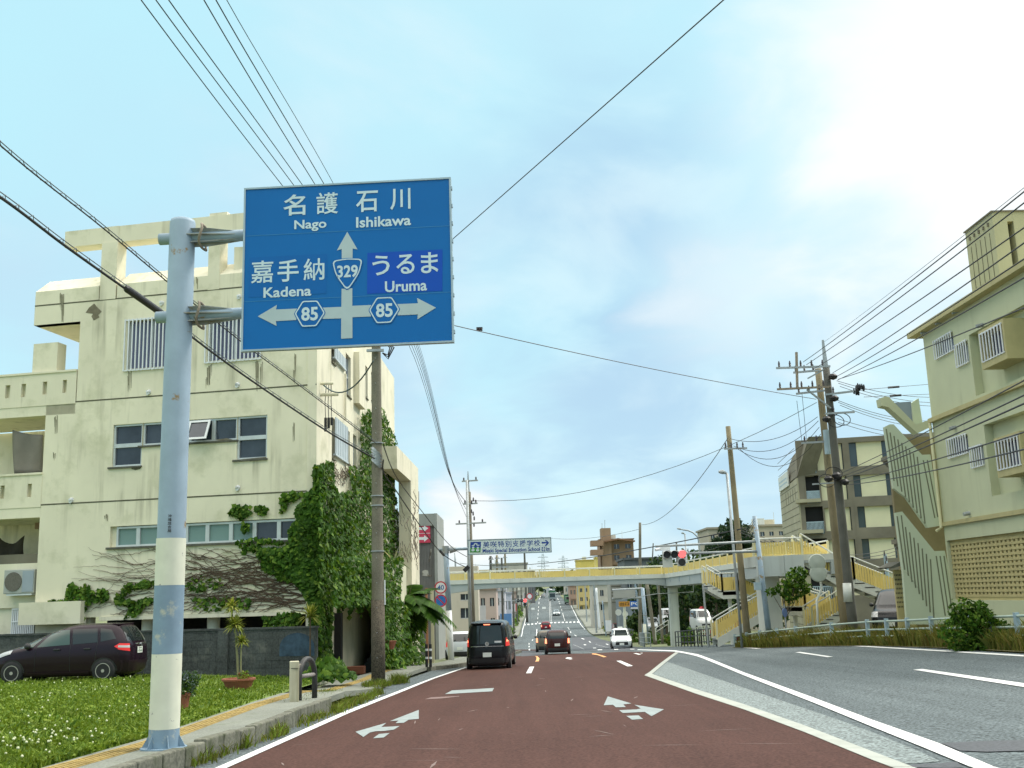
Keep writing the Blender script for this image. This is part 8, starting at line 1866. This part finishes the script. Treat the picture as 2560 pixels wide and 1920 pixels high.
# buildings along the left of the far road, then along the right
left = [(1196, 1240, 1474, 120, (.52, .40, .35), 3, 2, 'pink fronted shop house just beyond the footbridge'), (1238, 1262, 1478, 150, (.60, .56, .60), 3, 2, 'lilac white shop building behind the far poles'), (1258, 1278, 1484, 190, (.50, .50, .58), 2, 2, 'pale lilac building half way down the far road'), (1276, 1292, 1482, 240, (.40, .30, .26), 2, 2, 'small brown building near the far crossing'), (1290, 1308, 1478, 300, (.55, .53, .48), 2, 2, 'cream house past the far crossing'), (1300, 1318, 1474, 360, (.45, .30, .25), 2, 2, 'reddish house on the far hill'), (1312, 1328, 1470, 430, (.60, .60, .55), 2, 2, 'white house high on the far hill'), (1324, 1340, 1468, 520, (.42, .36, .30), 2, 2, 'brown house near the far crest'), (1150, 1205, 1438, 210, (.62, .60, .55), 2, 2, 'white building with a cream front over the footbridge'), (1196, 1232, 1428, 250, (.60, .50, .26), 1, 2, 'yellow cream house above the railing by the dark poles'), (1226, 1262, 1412, 290, (.42, .42, .38), 2, 3, 'grey stained apartment block on the hill behind the footbridge'), (1262, 1318, 1410, 320, (.46, .44, .38), 2, 4, 'stained grey block with brown end on the hill behind the footbridge'), (1318, 1336, 1428, 380, (.16, .16, .17), 1, 2, 'dark roofed house on the hill behind the footbridge')]
for (xl, xr, yt, D, c_, fl, co, lab) in left: block('hillside_building', lab, xl, xr, yt, D, c_, fl, co, 10, group='buildings along the far road')
right = [(1424, 1440, 1466, 330, (.40, .28, .22), 2, 2, 'brown house right of the far lanes'), (1412, 1426, 1463, 420, (.55, .50, .42), 2, 2, 'cream house right of the far lanes higher up'), (1400, 1414, 1461, 520, (.36, .32, .30), 2, 2, 'grey house right of the far lanes near the crest'), (1340, 1362, 1461, 900, (.50, .48, .46), 2, 3, 'distant block at the end of the far road'), (1362, 1384, 1459, 980, (.40, .36, .34), 2, 3, 'distant brown block at the end of the far road'), (1384, 1404, 1460, 940, (.52, .52, .50), 2, 3, 'distant grey block at the end of the far road')]
for (xl, xr, yt, D, c_, fl, co, lab) in right: block('hillside_building', lab, xl, xr, yt, D, c_, fl, co, 12, group='buildings along the far road')
# far slim poles along both kerbs
for i in range(9):
    D = 130 + 48 * i; xk_ = edgeL(D) - .9; b = Vector((xk_, D, zt(xk_, D))); t = thing('utility_pole', 'one of the far row of utility poles along the kerb of the distant hill road', 'utility pole', b, 0, 'far utility poles on the kerb with the shops'); mb = MB(); mb.tube([b, b + Vector((.1, 0, 10))], [.16, .11], 8); mb.build('pole', 'conc_pole_dark', t); mb = MB(); mb.box(b.x - .8, b.x + .9, D - .1, D, b.z + 8.8, b.z + 8.95); mb.box(b.x - .7, b.x + .7, D - .1, D, b.z + 7.9, b.z + 8.02); mb.build('crossarm', 'galv', t)
for i in range(6):
    D = 170 + 62 * i; xk_ = edgeR(D) + 1.0; b = Vector((xk_, D, zt(xk_, D))); t = thing('utility_pole', 'one of the far row of poles along the yellow shop side of the hill road', 'utility pole', b, 0, 'far utility poles on the kerb by the yellow shop'); mb = MB(); mb.tube([b, b + Vector((-.1, 0, 9))], [.16, .11], 8); mb.build('pole', 'galv', t); mb = MB(); mb.box(b.x - 2.0, b.x, D - .1, D, b.z + 8.8, b.z + 8.9); mb.build('lamp_arm', 'galv', t)
# pylons
def pylon(label, x, yb, yt, D):
    b = P(x, yb, D); b.z = min(b.z, zground(b.x, D)); tz = P(x, yt, D).z; H_ = tz - b.z; t = thing('pylon', label, 'pylon', b); mb = MB(); w0, w1 = H_ * .085, H_ * .02
    for sx in (-1, 1):
        for sy in (-1, 1): mb.beam(b + Vector((sx * w0, sy * w0, 0)), b + Vector((sx * w1, sy * w1, H_)), .35, .35)
    for i in range(12):
        z0, z1 = H_ * i / 12, H_ * (i + 1) / 12; a0 = w0 + (w1 - w0) * i / 12; a1 = w0 + (w1 - w0) * (i + 1) / 12
        for sy in (-1, 1): mb.beam(b + Vector((-a0, sy * a0, z0)), b + Vector((a1, sy * a1, z1)), .2, .2); mb.beam(b + Vector((a0, sy * a0, z0)), b + Vector((-a1, sy * a1, z1)), .2, .2)
    mb.build('lattice_tower', mat('pylon_steel', (.30, .36, .38), .6, .05, .1), t); mb = MB()
    for f, l in ((.66, .17), (.78, .16), (.90, .14)): mb.beam(b + Vector((-H_ * l, 0, H_ * f)), b + Vector((H_ * l, 0, H_ * f)), .4, .6); mb.beam(b + Vector((-H_ * l, 0, H_ * f)), b + Vector((0, 0, H_ * (f + .05))), .2, .2); mb.beam(b + Vector((H_ * l, 0, H_ * f)), b + Vector((0, 0, H_ * (f + .05))), .2, .2)
    mb.build('arms', 'galv', t)
pylon('lattice pylon on the skyline above the middle of the footbridge', 1358.5, 1430, 1384, 1400); pylon('fainter lattice pylon on the skyline beside the yellow building', 1409, 1430, 1389, 1700); 
# trees
Dt = 118
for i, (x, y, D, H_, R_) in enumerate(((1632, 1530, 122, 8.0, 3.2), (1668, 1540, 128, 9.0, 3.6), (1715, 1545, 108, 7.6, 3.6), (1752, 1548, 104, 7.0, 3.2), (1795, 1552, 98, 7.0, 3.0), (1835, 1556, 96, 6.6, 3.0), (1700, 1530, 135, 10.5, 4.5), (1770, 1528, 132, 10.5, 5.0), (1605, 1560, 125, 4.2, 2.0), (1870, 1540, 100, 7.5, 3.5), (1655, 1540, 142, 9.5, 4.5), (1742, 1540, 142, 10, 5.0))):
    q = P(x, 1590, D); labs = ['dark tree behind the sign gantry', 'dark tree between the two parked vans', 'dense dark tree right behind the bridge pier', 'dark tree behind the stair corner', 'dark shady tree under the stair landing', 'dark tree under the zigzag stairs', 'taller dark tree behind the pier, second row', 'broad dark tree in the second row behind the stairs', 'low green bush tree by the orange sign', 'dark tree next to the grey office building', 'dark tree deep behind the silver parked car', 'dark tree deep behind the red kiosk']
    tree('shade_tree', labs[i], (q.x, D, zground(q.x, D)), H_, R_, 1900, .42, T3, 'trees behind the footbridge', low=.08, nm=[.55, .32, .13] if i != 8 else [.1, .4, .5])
for i, (x, D, H_, R_, lab) in enumerate(((1690, 170, 11.5, 6, 'green tree crown over the footbridge behind the signal'), (1735, 165, 12, 6, 'green tree crown behind the curved street lamp'), (1780, 160, 12.5, 6, 'green tree crown left of the pine'), (1655, 180, 10, 4.5, 'small green crown by the dark shed'))):
    q = P(x, 1500, D); tree('garden_tree', lab, (q.x, D, zground(q.x, D)), H_, R_, 1500, .6, ['tree1', 'tree2', 'leaf1'], 'trees above the footbridge', low=.4)
# pine tree with upright shoots
q = P(1835, 1500, 118); bz = zground(q.x, 118); t = thing('pine_tree', 'dark pine with upright shoots beside the tall street lamp', 'tree', (q.x, 118, bz)); mb = MB(); bl = []
for (x, y, r) in ((1840, 1375, 1.5), (1815, 1365, 1.3), (1862, 1368, 1.3), (1828, 1345, 1.2), (1852, 1345, 1.2), (1812, 1330, .8), (1838, 1322, 1.0), (1795, 1358, .9), (1778, 1372, .8), (1826, 1310, .6), (1858, 1322, .8), (1872, 1350, .9), (1784, 1352, .4), (1805, 1318, .4), (1822, 1300, .35), (1845, 1304, .5), (1866, 1335, .5)): c_ = P(x, y, 118 + random.uniform(-1.5, 1.5)); bl.append((c_.x, c_.y, c_.z, r, r, r * .8))
crown(mb, bl, 3200, .34, [.6, .3, .1]); mb.build('crown', ['pine', 'tree1', 'tree2'], t); mb = MB(); mb.tube([(q.x, 118, bz - .3), P(1838, 1340, 118)], [.3, .1], 8)
for b in bl: mb.tube([(q.x, 118, min(b[2] - .3, P(1838, 1350, 118).z)), b[:3]], [.09, .03], 5)
mb.build('trunk', 'bark', t)
# wooded skyline far beyond and kerbside hedges
mb = MB(); bl = []
for x in range(900, 2300, 14):
    if 1325 < x < 1415: D = 1250
    else: D = random.uniform(430, 620)
    c_ = P(x + random.uniform(-6, 6), 1446 - (x - 1280) * .031 + random.uniform(-3, 8), D); bl.append((c_.x, D, c_.z - 3, 9 * D / 500, 6, 5.0))
crown(mb, bl, 16000, 2.4, [.5, .35, .15]); tag(mb.build('distant_woods', T3), 'far off wooded skyline behind the town', 'woods', kind='stuff')
mb = MB(); bl = []
for i in range(48):
    D = 105 + 8 * i; x = edgeL(D) - 2.0 + random.uniform(-.6, .6); bl.append((x, D, zt(x, D) + .5, 1.1, 4.2, .8 + .8 * random.random()))
crown(mb, bl, 5200, .45, [.3, .4, .3]); tag(mb.build('kerbside_hedge', I3), 'green hedge and weeds along the shop side kerb of the far road', 'hedge', kind='stuff')
mb = MB(); bl = []
for i in range(26):
    f = i / 25; a = G(1490, 1584) + Vector((2.6, 2, 0)); b = G(1452, 1500) + Vector((2.4, 0, 0)); p = a + (b - a) * f; bl.append((p.x, p.y, zt(p.x, p.y) + .3, .9, 4 + 5 * f, .75))
crown(mb, bl, 3600, .45, [.4, .3, .3]); tag(mb.build('roadside_hedge', ['dry1', 'dry3', 'leaf1']), 'olive clipped hedge along the opposite kerb of the far road', 'hedge', kind='stuff')
mb = MB(); bl = []
for x, y, D, r in ((1690, 1606, 86, .8), (1725, 1600, 90, 1.6), (1760, 1600, 92, 1.4), (1650, 1585, 100, 1.2), (1560, 1590, 108, 1.0), (1585, 1575, 112, 1.4), (1615, 1570, 112, 1.4)): c_ = P(x, y, D); bl.append((c_.x, D, zt(c_.x, D) + .2, r, r * .7, r * .6))
crown(mb, bl, 2600, .26, [.3, .4, .3]); tag(mb.build('bank_shrubs', ['dry3', 'leaf2', 'leaf1']), 'low shrubs on the bank around the bridge pier', 'shrubs', kind='stuff')
# railings along the kerb under the bridge
def krail(label, pts, h, m='signback', bars=3, post=1.5):
    t = thing('kerb_railing', label, 'railing', pts[0]); 
    for j in range(bars): mb = MB(); mb.tube([p + Vector((0, 0, h * (1 - .36 * j))) for p in pts], .03, 6); mb.build('rail', m, t)
    for a, b in zip(pts, pts[1:]):
        k = max(1, round((b - a).length / post))
        for i in range(k + 1): p = a + (b - a) * (i / k); mb = MB(); mb.tube([p - Vector((0, 0, .1)), p + Vector((0, 0, h))], .04, 6); mb.build('post', m, t)
krail('dark low railing on the grass before the bridge pier', [G(1690, 1616), G(1755, 1617), G(1792, 1616)], .95, 'black_plastic')
krail('grey railing at the kerb behind the white taxi', [G(1600, 1612), G(1612, 1616), G(1627, 1616)], 1.0, 'galv')
krail('pale handrail of the steps beside the bridge pier', [P(1640, 1598, 93), P(1672, 1577, 93)], .9, 'bridge_white', 2)
krail('pale ornamental railing at the foot of the yellow stairs', [P(1741, 1612, 78), P(1752, 1608, 77), P(1775, 1607, 75)], 1.15, 'bandcream', 2, .5)
mb = MB(); q = P(1762, 1545, 96); mb.box(q.x - .45, q.x + .45, 96, 96.4, q.z - 1.6, q.z + .3); mb.lathe([(.42, 0), (.42, .3), (.1, .7)], q + Vector((-.2, .2, .3)), 12); tag(mb.build('red_kiosk', mat('kiosk_red', (.42, .02, .03), .6, .1, 1)), 'red painted kiosk behind the white light van', 'kiosk')
mb = MB(); q = P(1850, 1590, 57); mb.box(q.x - .16, q.x + .16, 57, 57.3, zt(q.x, 57), zt(q.x, 57) + 1.1); mb.lathe([(.17, 0), (.13, .08), (.02, .14)], (q.x, 57.15, zt(q.x, 57) + 1.1), 12); tag(mb.build('red_post', mat('post_red', (.30, .05, .04), .6, .12, 2)), 'short dull red post at the foot of the slender pole', 'post')
mb = MB(); q = P(1500, 1575, 140); mb.beam(G(1476, 1578) + Vector((3.0, 2, .5)), G(1536, 1603) + Vector((2.4, 2, .5)), .3, 1.0); tag(mb.build('low_wall', 'block'), 'low dark roadside wall curving beside the far kerb', 'wall')

# clutter of shop boards and posts along the kerb of the far road
random.seed(5)
cl = [(.5, .48, .5), (.55, .10, .09), (.10, .22, .45), (.60, .52, .20), (.55, .55, .55), (.15, .35, .2)]; nm_ = ['pale grey', 'dull red', 'blue', 'yellow', 'white', 'green']
for i in range(14):
    D = 112 + 17 * i; x = edgeL(D) - 1.0 - random.uniform(0, 2.6); k = i % 6; z = zt(x, D); h = random.uniform(2.2, 4.8); w = random.uniform(.35, .8); t = thing('shop_board', '%s upright shop board on a post among the clutter of the far kerb' % nm_[k], 'sign', (x, D, z), 0, '%s shop boards on the far kerb' % nm_[k])
    mb = MB(); mb.box(x - w, x + w, D - .08, D + .08, z + h - 1.5, z + h); mb.build('panel', mat('shop_board_%d' % k, cl[k], .6, .06, 2), t); mb = MB(); mb.tube([(x, D, z - .1), (x, D, z + h - 1.5)], .06, 6); mb.build('post', 'galv', t)

# ------------------------------------------------------------------ overhead wires
def spline(pts, n_=10):
    out = []; k = len(pts)
    for i in range(k - 1):
        p0, p1, p2, p3 = pts[max(i - 1, 0)], pts[i], pts[i + 1], pts[min(i + 2, k - 1)]
        for j in range(n_):
            t = j / n_; out.append(.5 * ((2 * p1) + (p2 - p0) * t + (2 * p0 - 5 * p1 + 4 * p2 - p3) * t * t + (3 * p1 - p0 - 3 * p2 + p3) * t ** 3))
    out.append(pts[-1]); return out
def wire(label, pts, r=.012, m='wire', group=None, n_=10, name='overhead_wire'):
    q = [P(x, y, D) for x, y, D in pts]; mb = MB(); mb.tube(spline(q, n_) if len(q) > 2 else sagline(q[0], q[1], 0), r, 5); return tag(mb.build(name, m), label, 'wire', group)
def sagline(a, b, s=.3, n_=14): return [a + (b - a) * (i / n_) - Vector((0, 0, s * 4 * (i / n_) * (1 - i / n_))) for i in range(n_ + 1)]
def span(label, a, b, s=.4, r=.012, m='wire', group=None, name='overhead_wire'):
    mb = MB(); mb.tube(sagline(P(*a), P(*b), s), r, 5); return tag(mb.build(name, m), label, 'wire', group)
def far_on(a, b): p, q = P(*a), P(*b); e = p + (q - p) * 1.9; return e
def span2(label, a, b, s, r, m='wire', group=None, name='overhead_wire'): mb = MB(); mb.tube(sagline(P(*a), far_on(a, b), s, 26), r, 5); return tag(mb.build(name, m), label, 'wire', group)
top = [353, 390, 422, 510, 540, 567]; hid = [707, 736, 758, 790, 813, 837]; low = [1021, 1028, 1034, 1039, 1043, 1047]
for i in range(6):
    x3 = 1121 + i * 1.4; wire('thin black wire of the bundle rising steeply behind the blue direction sign', [(2 * top[i] - hid[i] + 60, -420, 9.3), (top[i], 0, 13), (hid[i], 465, 22), (low[i], 860, 38), (x3, 1180 + 2 * i, 52), (1170, 1262 + (i % 3) * 20, 57)], .009 if i < 5 else .006, 'wire', 'wires over the blue direction sign')
# carrier cables hung on a messenger with spiral hangers
def carrier(label, pts, r, gap, rm=.008, sleeve=None):
    q = spline([P(*p) for p in pts], 26); t = thing('carrier_cable', label, 'cable', q[0]); mb = MB(); mb.tube(q, r, 7); mb.build('cable', 'wire', t); up_ = Vector((0, 0, gap)); mb = MB(); mb.tube([p + up_ for p in q], rm, 5); mb.build('messenger_wire', 'wire_grey', t)
    mb = MB(); L_ = 0; hx = [];
    for a, b in zip(q, q[1:]):
        k = max(1, int((b - a).length / .07))
        for i in range(k): hx.append((a + (b - a) * (i / k), L_ + (b - a).length * i / k))
        L_ += (b - a).length
    pts_ = []
    for p, s_ in hx: a = s_ * 2 * math.pi / .42; rr = gap * .62; pts_.append(p + Vector((rr * math.cos(a) * .9, 0, gap * .5 + rr * math.sin(a))))
    mb.tube(pts_, .0055, 4, cap=False); mb.build('spiral_hanger', 'wire_grey', t)
    if sleeve: mb = MB(); a, b = P(*sleeve[0]), P(*sleeve[1]); mb.tube([a, a + (b - a) * .04, a + (b - a) * .96, b], [.03, .062, .062, .03], 12); mb.build('splice_sleeve', 'black_plastic', t)
    return t
carrier('black carrier cable with wire spirals ending high on the pavement utility pole', [(-260, 130, 9.6), (*zA(150, 0), 13.6), (*zA(880, 580), 16.1), (*zA(1455, 1060), 18.2), (*zA(2110, 1590), 21.8), (*zD(600, 250), 26.2), (942, 1110, 29.2)], .012, .055)
carrier('thick black carrier cable with a splice sleeve ending lower on the pavement utility pole', [(-260, 330, 9.8), (*zA(0, 320), 13.0), (*zA(560, 740), 14.9), (*zA(1080, 1110), 16.9), (*zA(1400, 1330), 18.2), (*zC(1830, 0), 20.8), (*zD(300, 290), 23.2), (*zD(900, 690), 27.2), (936, 1146, 29.2)], .022, .07, sleeve=((*zA(1085, 1105), 16.85), (*zA(1385, 1315), 18.1)))
wire('black cable running from the pavement pole past the porch to the steel pole', [(958, 1150, 29.3), (*zV(330, 20), 31), (*zV(480, 230), 34.5), (*zV(830, 740), 44.5), (*zV(1150, 1140), 51), (*zV(1490, 1330), 57)], .022, name='overhead_cable'); wire('thinner cable above the porch running to the steel pole', [(958, 1112, 29.3), (*zV(500, 60), 34), (*zV(830, 510), 43), (*zV(1240, 1010), 51), (*zV(1500, 1185), 57)], .016, name='overhead_cable')
mb = MB(); mb.tube(sagline(P(*zV(1110, 1095), 50), P(*zV(1160, 1150), 51), 0, 4), .06, 8); tag(mb.build('cable_splice', 'black_plastic'), 'black splice box on the cable near the school sign pole', 'cable joint')
a = P(*zW(110, 665), 34.0); b = P(*zW(635, 425), 29.2); mb = MB(); mb.tube(sagline(b, a, .55), .022, 6); tag(mb.build('service_cable', mat('green_cable', (.02, .06, .07), .6, .1, 2)), 'dark green service cable sagging from the pavement pole to the cream building', 'cable')
mb = MB(); c_ = P(*zW(180, 700), 34)
for i in range(3): mb.tube([c_ + Vector((-.1 + .08 * i, 0, .1)), c_ + Vector((-.14 + .1 * i, 0, -.5)), c_ + Vector((-.12 + .1 * i, 0, -1.0))], .012, 5); mb.tube([c_ + Vector((-.12 + .1 * i, 0, -1.0)), c_ + Vector((-.12 + .1 * i, 0, -1.45 + .1 * i))], .045, 8)
tag(mb.build('meter_cables', 'wire'), 'dangling black cable ends below the wall bracket of the cream building', 'cable')
span2('long thin wire slanting up across the whole sky from behind the blue sign', (946, 760, 29.2), (1830, -28, 13), .05, .010); span('long wire crossing the sky from the blue sign down to the tall pole', (950, 770, 29.2), (2040, 998, 45), .15, .014); mb = MB(); q = P(1194, 824, 33); [insulator(mb, q + Vector((.06 * i, 0, -.05)), .12) for i in range(3)]; tag(mb.build('wire_insulator', 'ins'), 'small insulator on the long wire crossing the sky', 'insulator')
span('thin wire from the far pole by the school sign up to the leaning brown pole', (1180, 1252, 57), (2042, 1006, 45.5), 1.2, .014, 'wire_grey'); span('fine wire from the slender concrete pole down to the slim pole behind the footbridge', (1820, 1095, 50), (1605, 1312, 100), 1.0, .02, 'wire_grey'); span('faint wire from the slim pole behind the footbridge towards the brown apartment house', (1602, 1322, 100), (1350, 1342, 150), .6, .02, 'wire_grey')
for i, (y0, x1, y1) in enumerate(((1097, 2044, 1042), (1115, 2046, 1052), (1121, 2048, 1068), (1123, 2052, 1085))): span('one of the drooping wires between the slender pole and the leaning brown pole', (1826 + 8 * i, y0, 50), (x1, y1, 45.5), .5 + .2 * i, .013, 'wire', 'wires from the slender pole to the brown pole')
bund = [((2008, 905, 44.5), (2600, 418, 15)), ((2016, 912, 44.5), (2600, 447, 15)), ((2030, 925, 44.5), (2600, 512, 15)), ((2082, 932, 44.5), (2600, 548, 14.5)), ((2090, 942, 44.5), (2600, 590, 14.5)), ((2094, 950, 44.5), (2600, 640, 14.5))]
for i, (a, b) in enumerate(bund): span2('black power line sweeping from the tall dark pole up past the green building', a, (b[0], b[1] - 14, b[2]), .25, .013, 'wire', 'power lines above the green building')
span2('pale thin wire above the power line bundle', (2060, 855, 44.5), (2600, 405, 16), .2, .006, 'wire_grey'); span2('black line with spouts crossing the front of the green building roof', (2096, 948, 44.5), (2620, 700, 14.5), .25, .013)
low_ = [((2105, 1182, 44.6), (2620, 902, 14.5), .012), ((2107, 1190, 44.6), (2620, 935, 14.5), .014), ((2110, 1195, 44.6), (2620, 950, 14.5), .016), ((2112, 1205, 44.6), (2620, 1022, 14.5), .014), ((2113, 1212, 44.6), (2620, 1062, 14.5), .014)]
for i, (a, b, r) in enumerate(low_): span2('black communication cable of the lower bundle crossing the green building', a, (b[0], b[1] - 20, b[2]), .2 + .04 * i, r, 'wire', 'cables crossing the green building', 'overhead_cable')
for i, (y0, x1, y1) in enumerate(((952, 2300, 966), (958, 2300, 983), (966, 2300, 992), (1000, 2262, 1030), (1006, 2262, 1038), (1013, 2262, 1046), (1046, 2282, 1062), (1056, 2262, 1069))): span('thin wire from the tall dark pole running behind the green building', (2092 + (i % 3) * 4, y0, 44.6), (x1 + 140, y1 + 14, 62), .5, .013, 'wire', 'wires behind the green building')
for i, (x, y) in enumerate(((2234, 968), (2239, 989))): mb = MB(); a, b = P(x - 14, y + 1, 48.4), P(x + 14, y - 1.2, 48.4); mb.tube([a, b], .05, 8); tag(mb.build('cable_joint', 'black_plastic'), 'black cable joint on the upper wire behind the tall dark pole' if i == 0 else 'black cable joint on the lower wire behind the tall dark pole', 'cable joint')
span('wire from the slender pole sloping down behind the traffic signal to the far skyline', (1855, 1322, 49.8), (1150, 1408, 150), .9, .03); span('second wire sloping down from the slender pole to the signal arm', (1857, 1340, 49.8), (1700, 1380, 75), .3, .012); 
for i, (y0, x1, y1) in enumerate(((1297, 1850, 1330), (1303, 1852, 1335), (1310, 1858, 1345))): span('short wire between the blue grey signal pole and the slender pole', (1886, y0, 47.4), (x1, y1, 50), .1, .012, 'wire', 'short wires at the signal pole')
for i, (y0, y1) in enumerate(((1318, 1362), (1324, 1371), (1330, 1380))): span('dark cable from the slender pole passing over the footbridge end', (1850, y0, 50), (2260, y1, 62), .9, .016, 'wire', 'cables over the end of the footbridge', 'overhead_cable')
for i, (a, b) in enumerate((((1992, 1002), (2005, 1106)), ((2005, 985), (2016, 1098)))): span('thin vertical jumper wire hanging from the crossarm of the tall dark pole', (a[0], a[1], 44.6), (b[0], b[1], 45), 0, .010, 'wire', 'vertical jumper wires')
span('wire carrying the upper black joint behind the tall dark pole', (2160, 974, 44.2), (2440, 951, 66), 0); span('wire carrying the lower black joint behind the tall dark pole', (2160, 992.5, 44.2), (2440, 980, 66), 0)
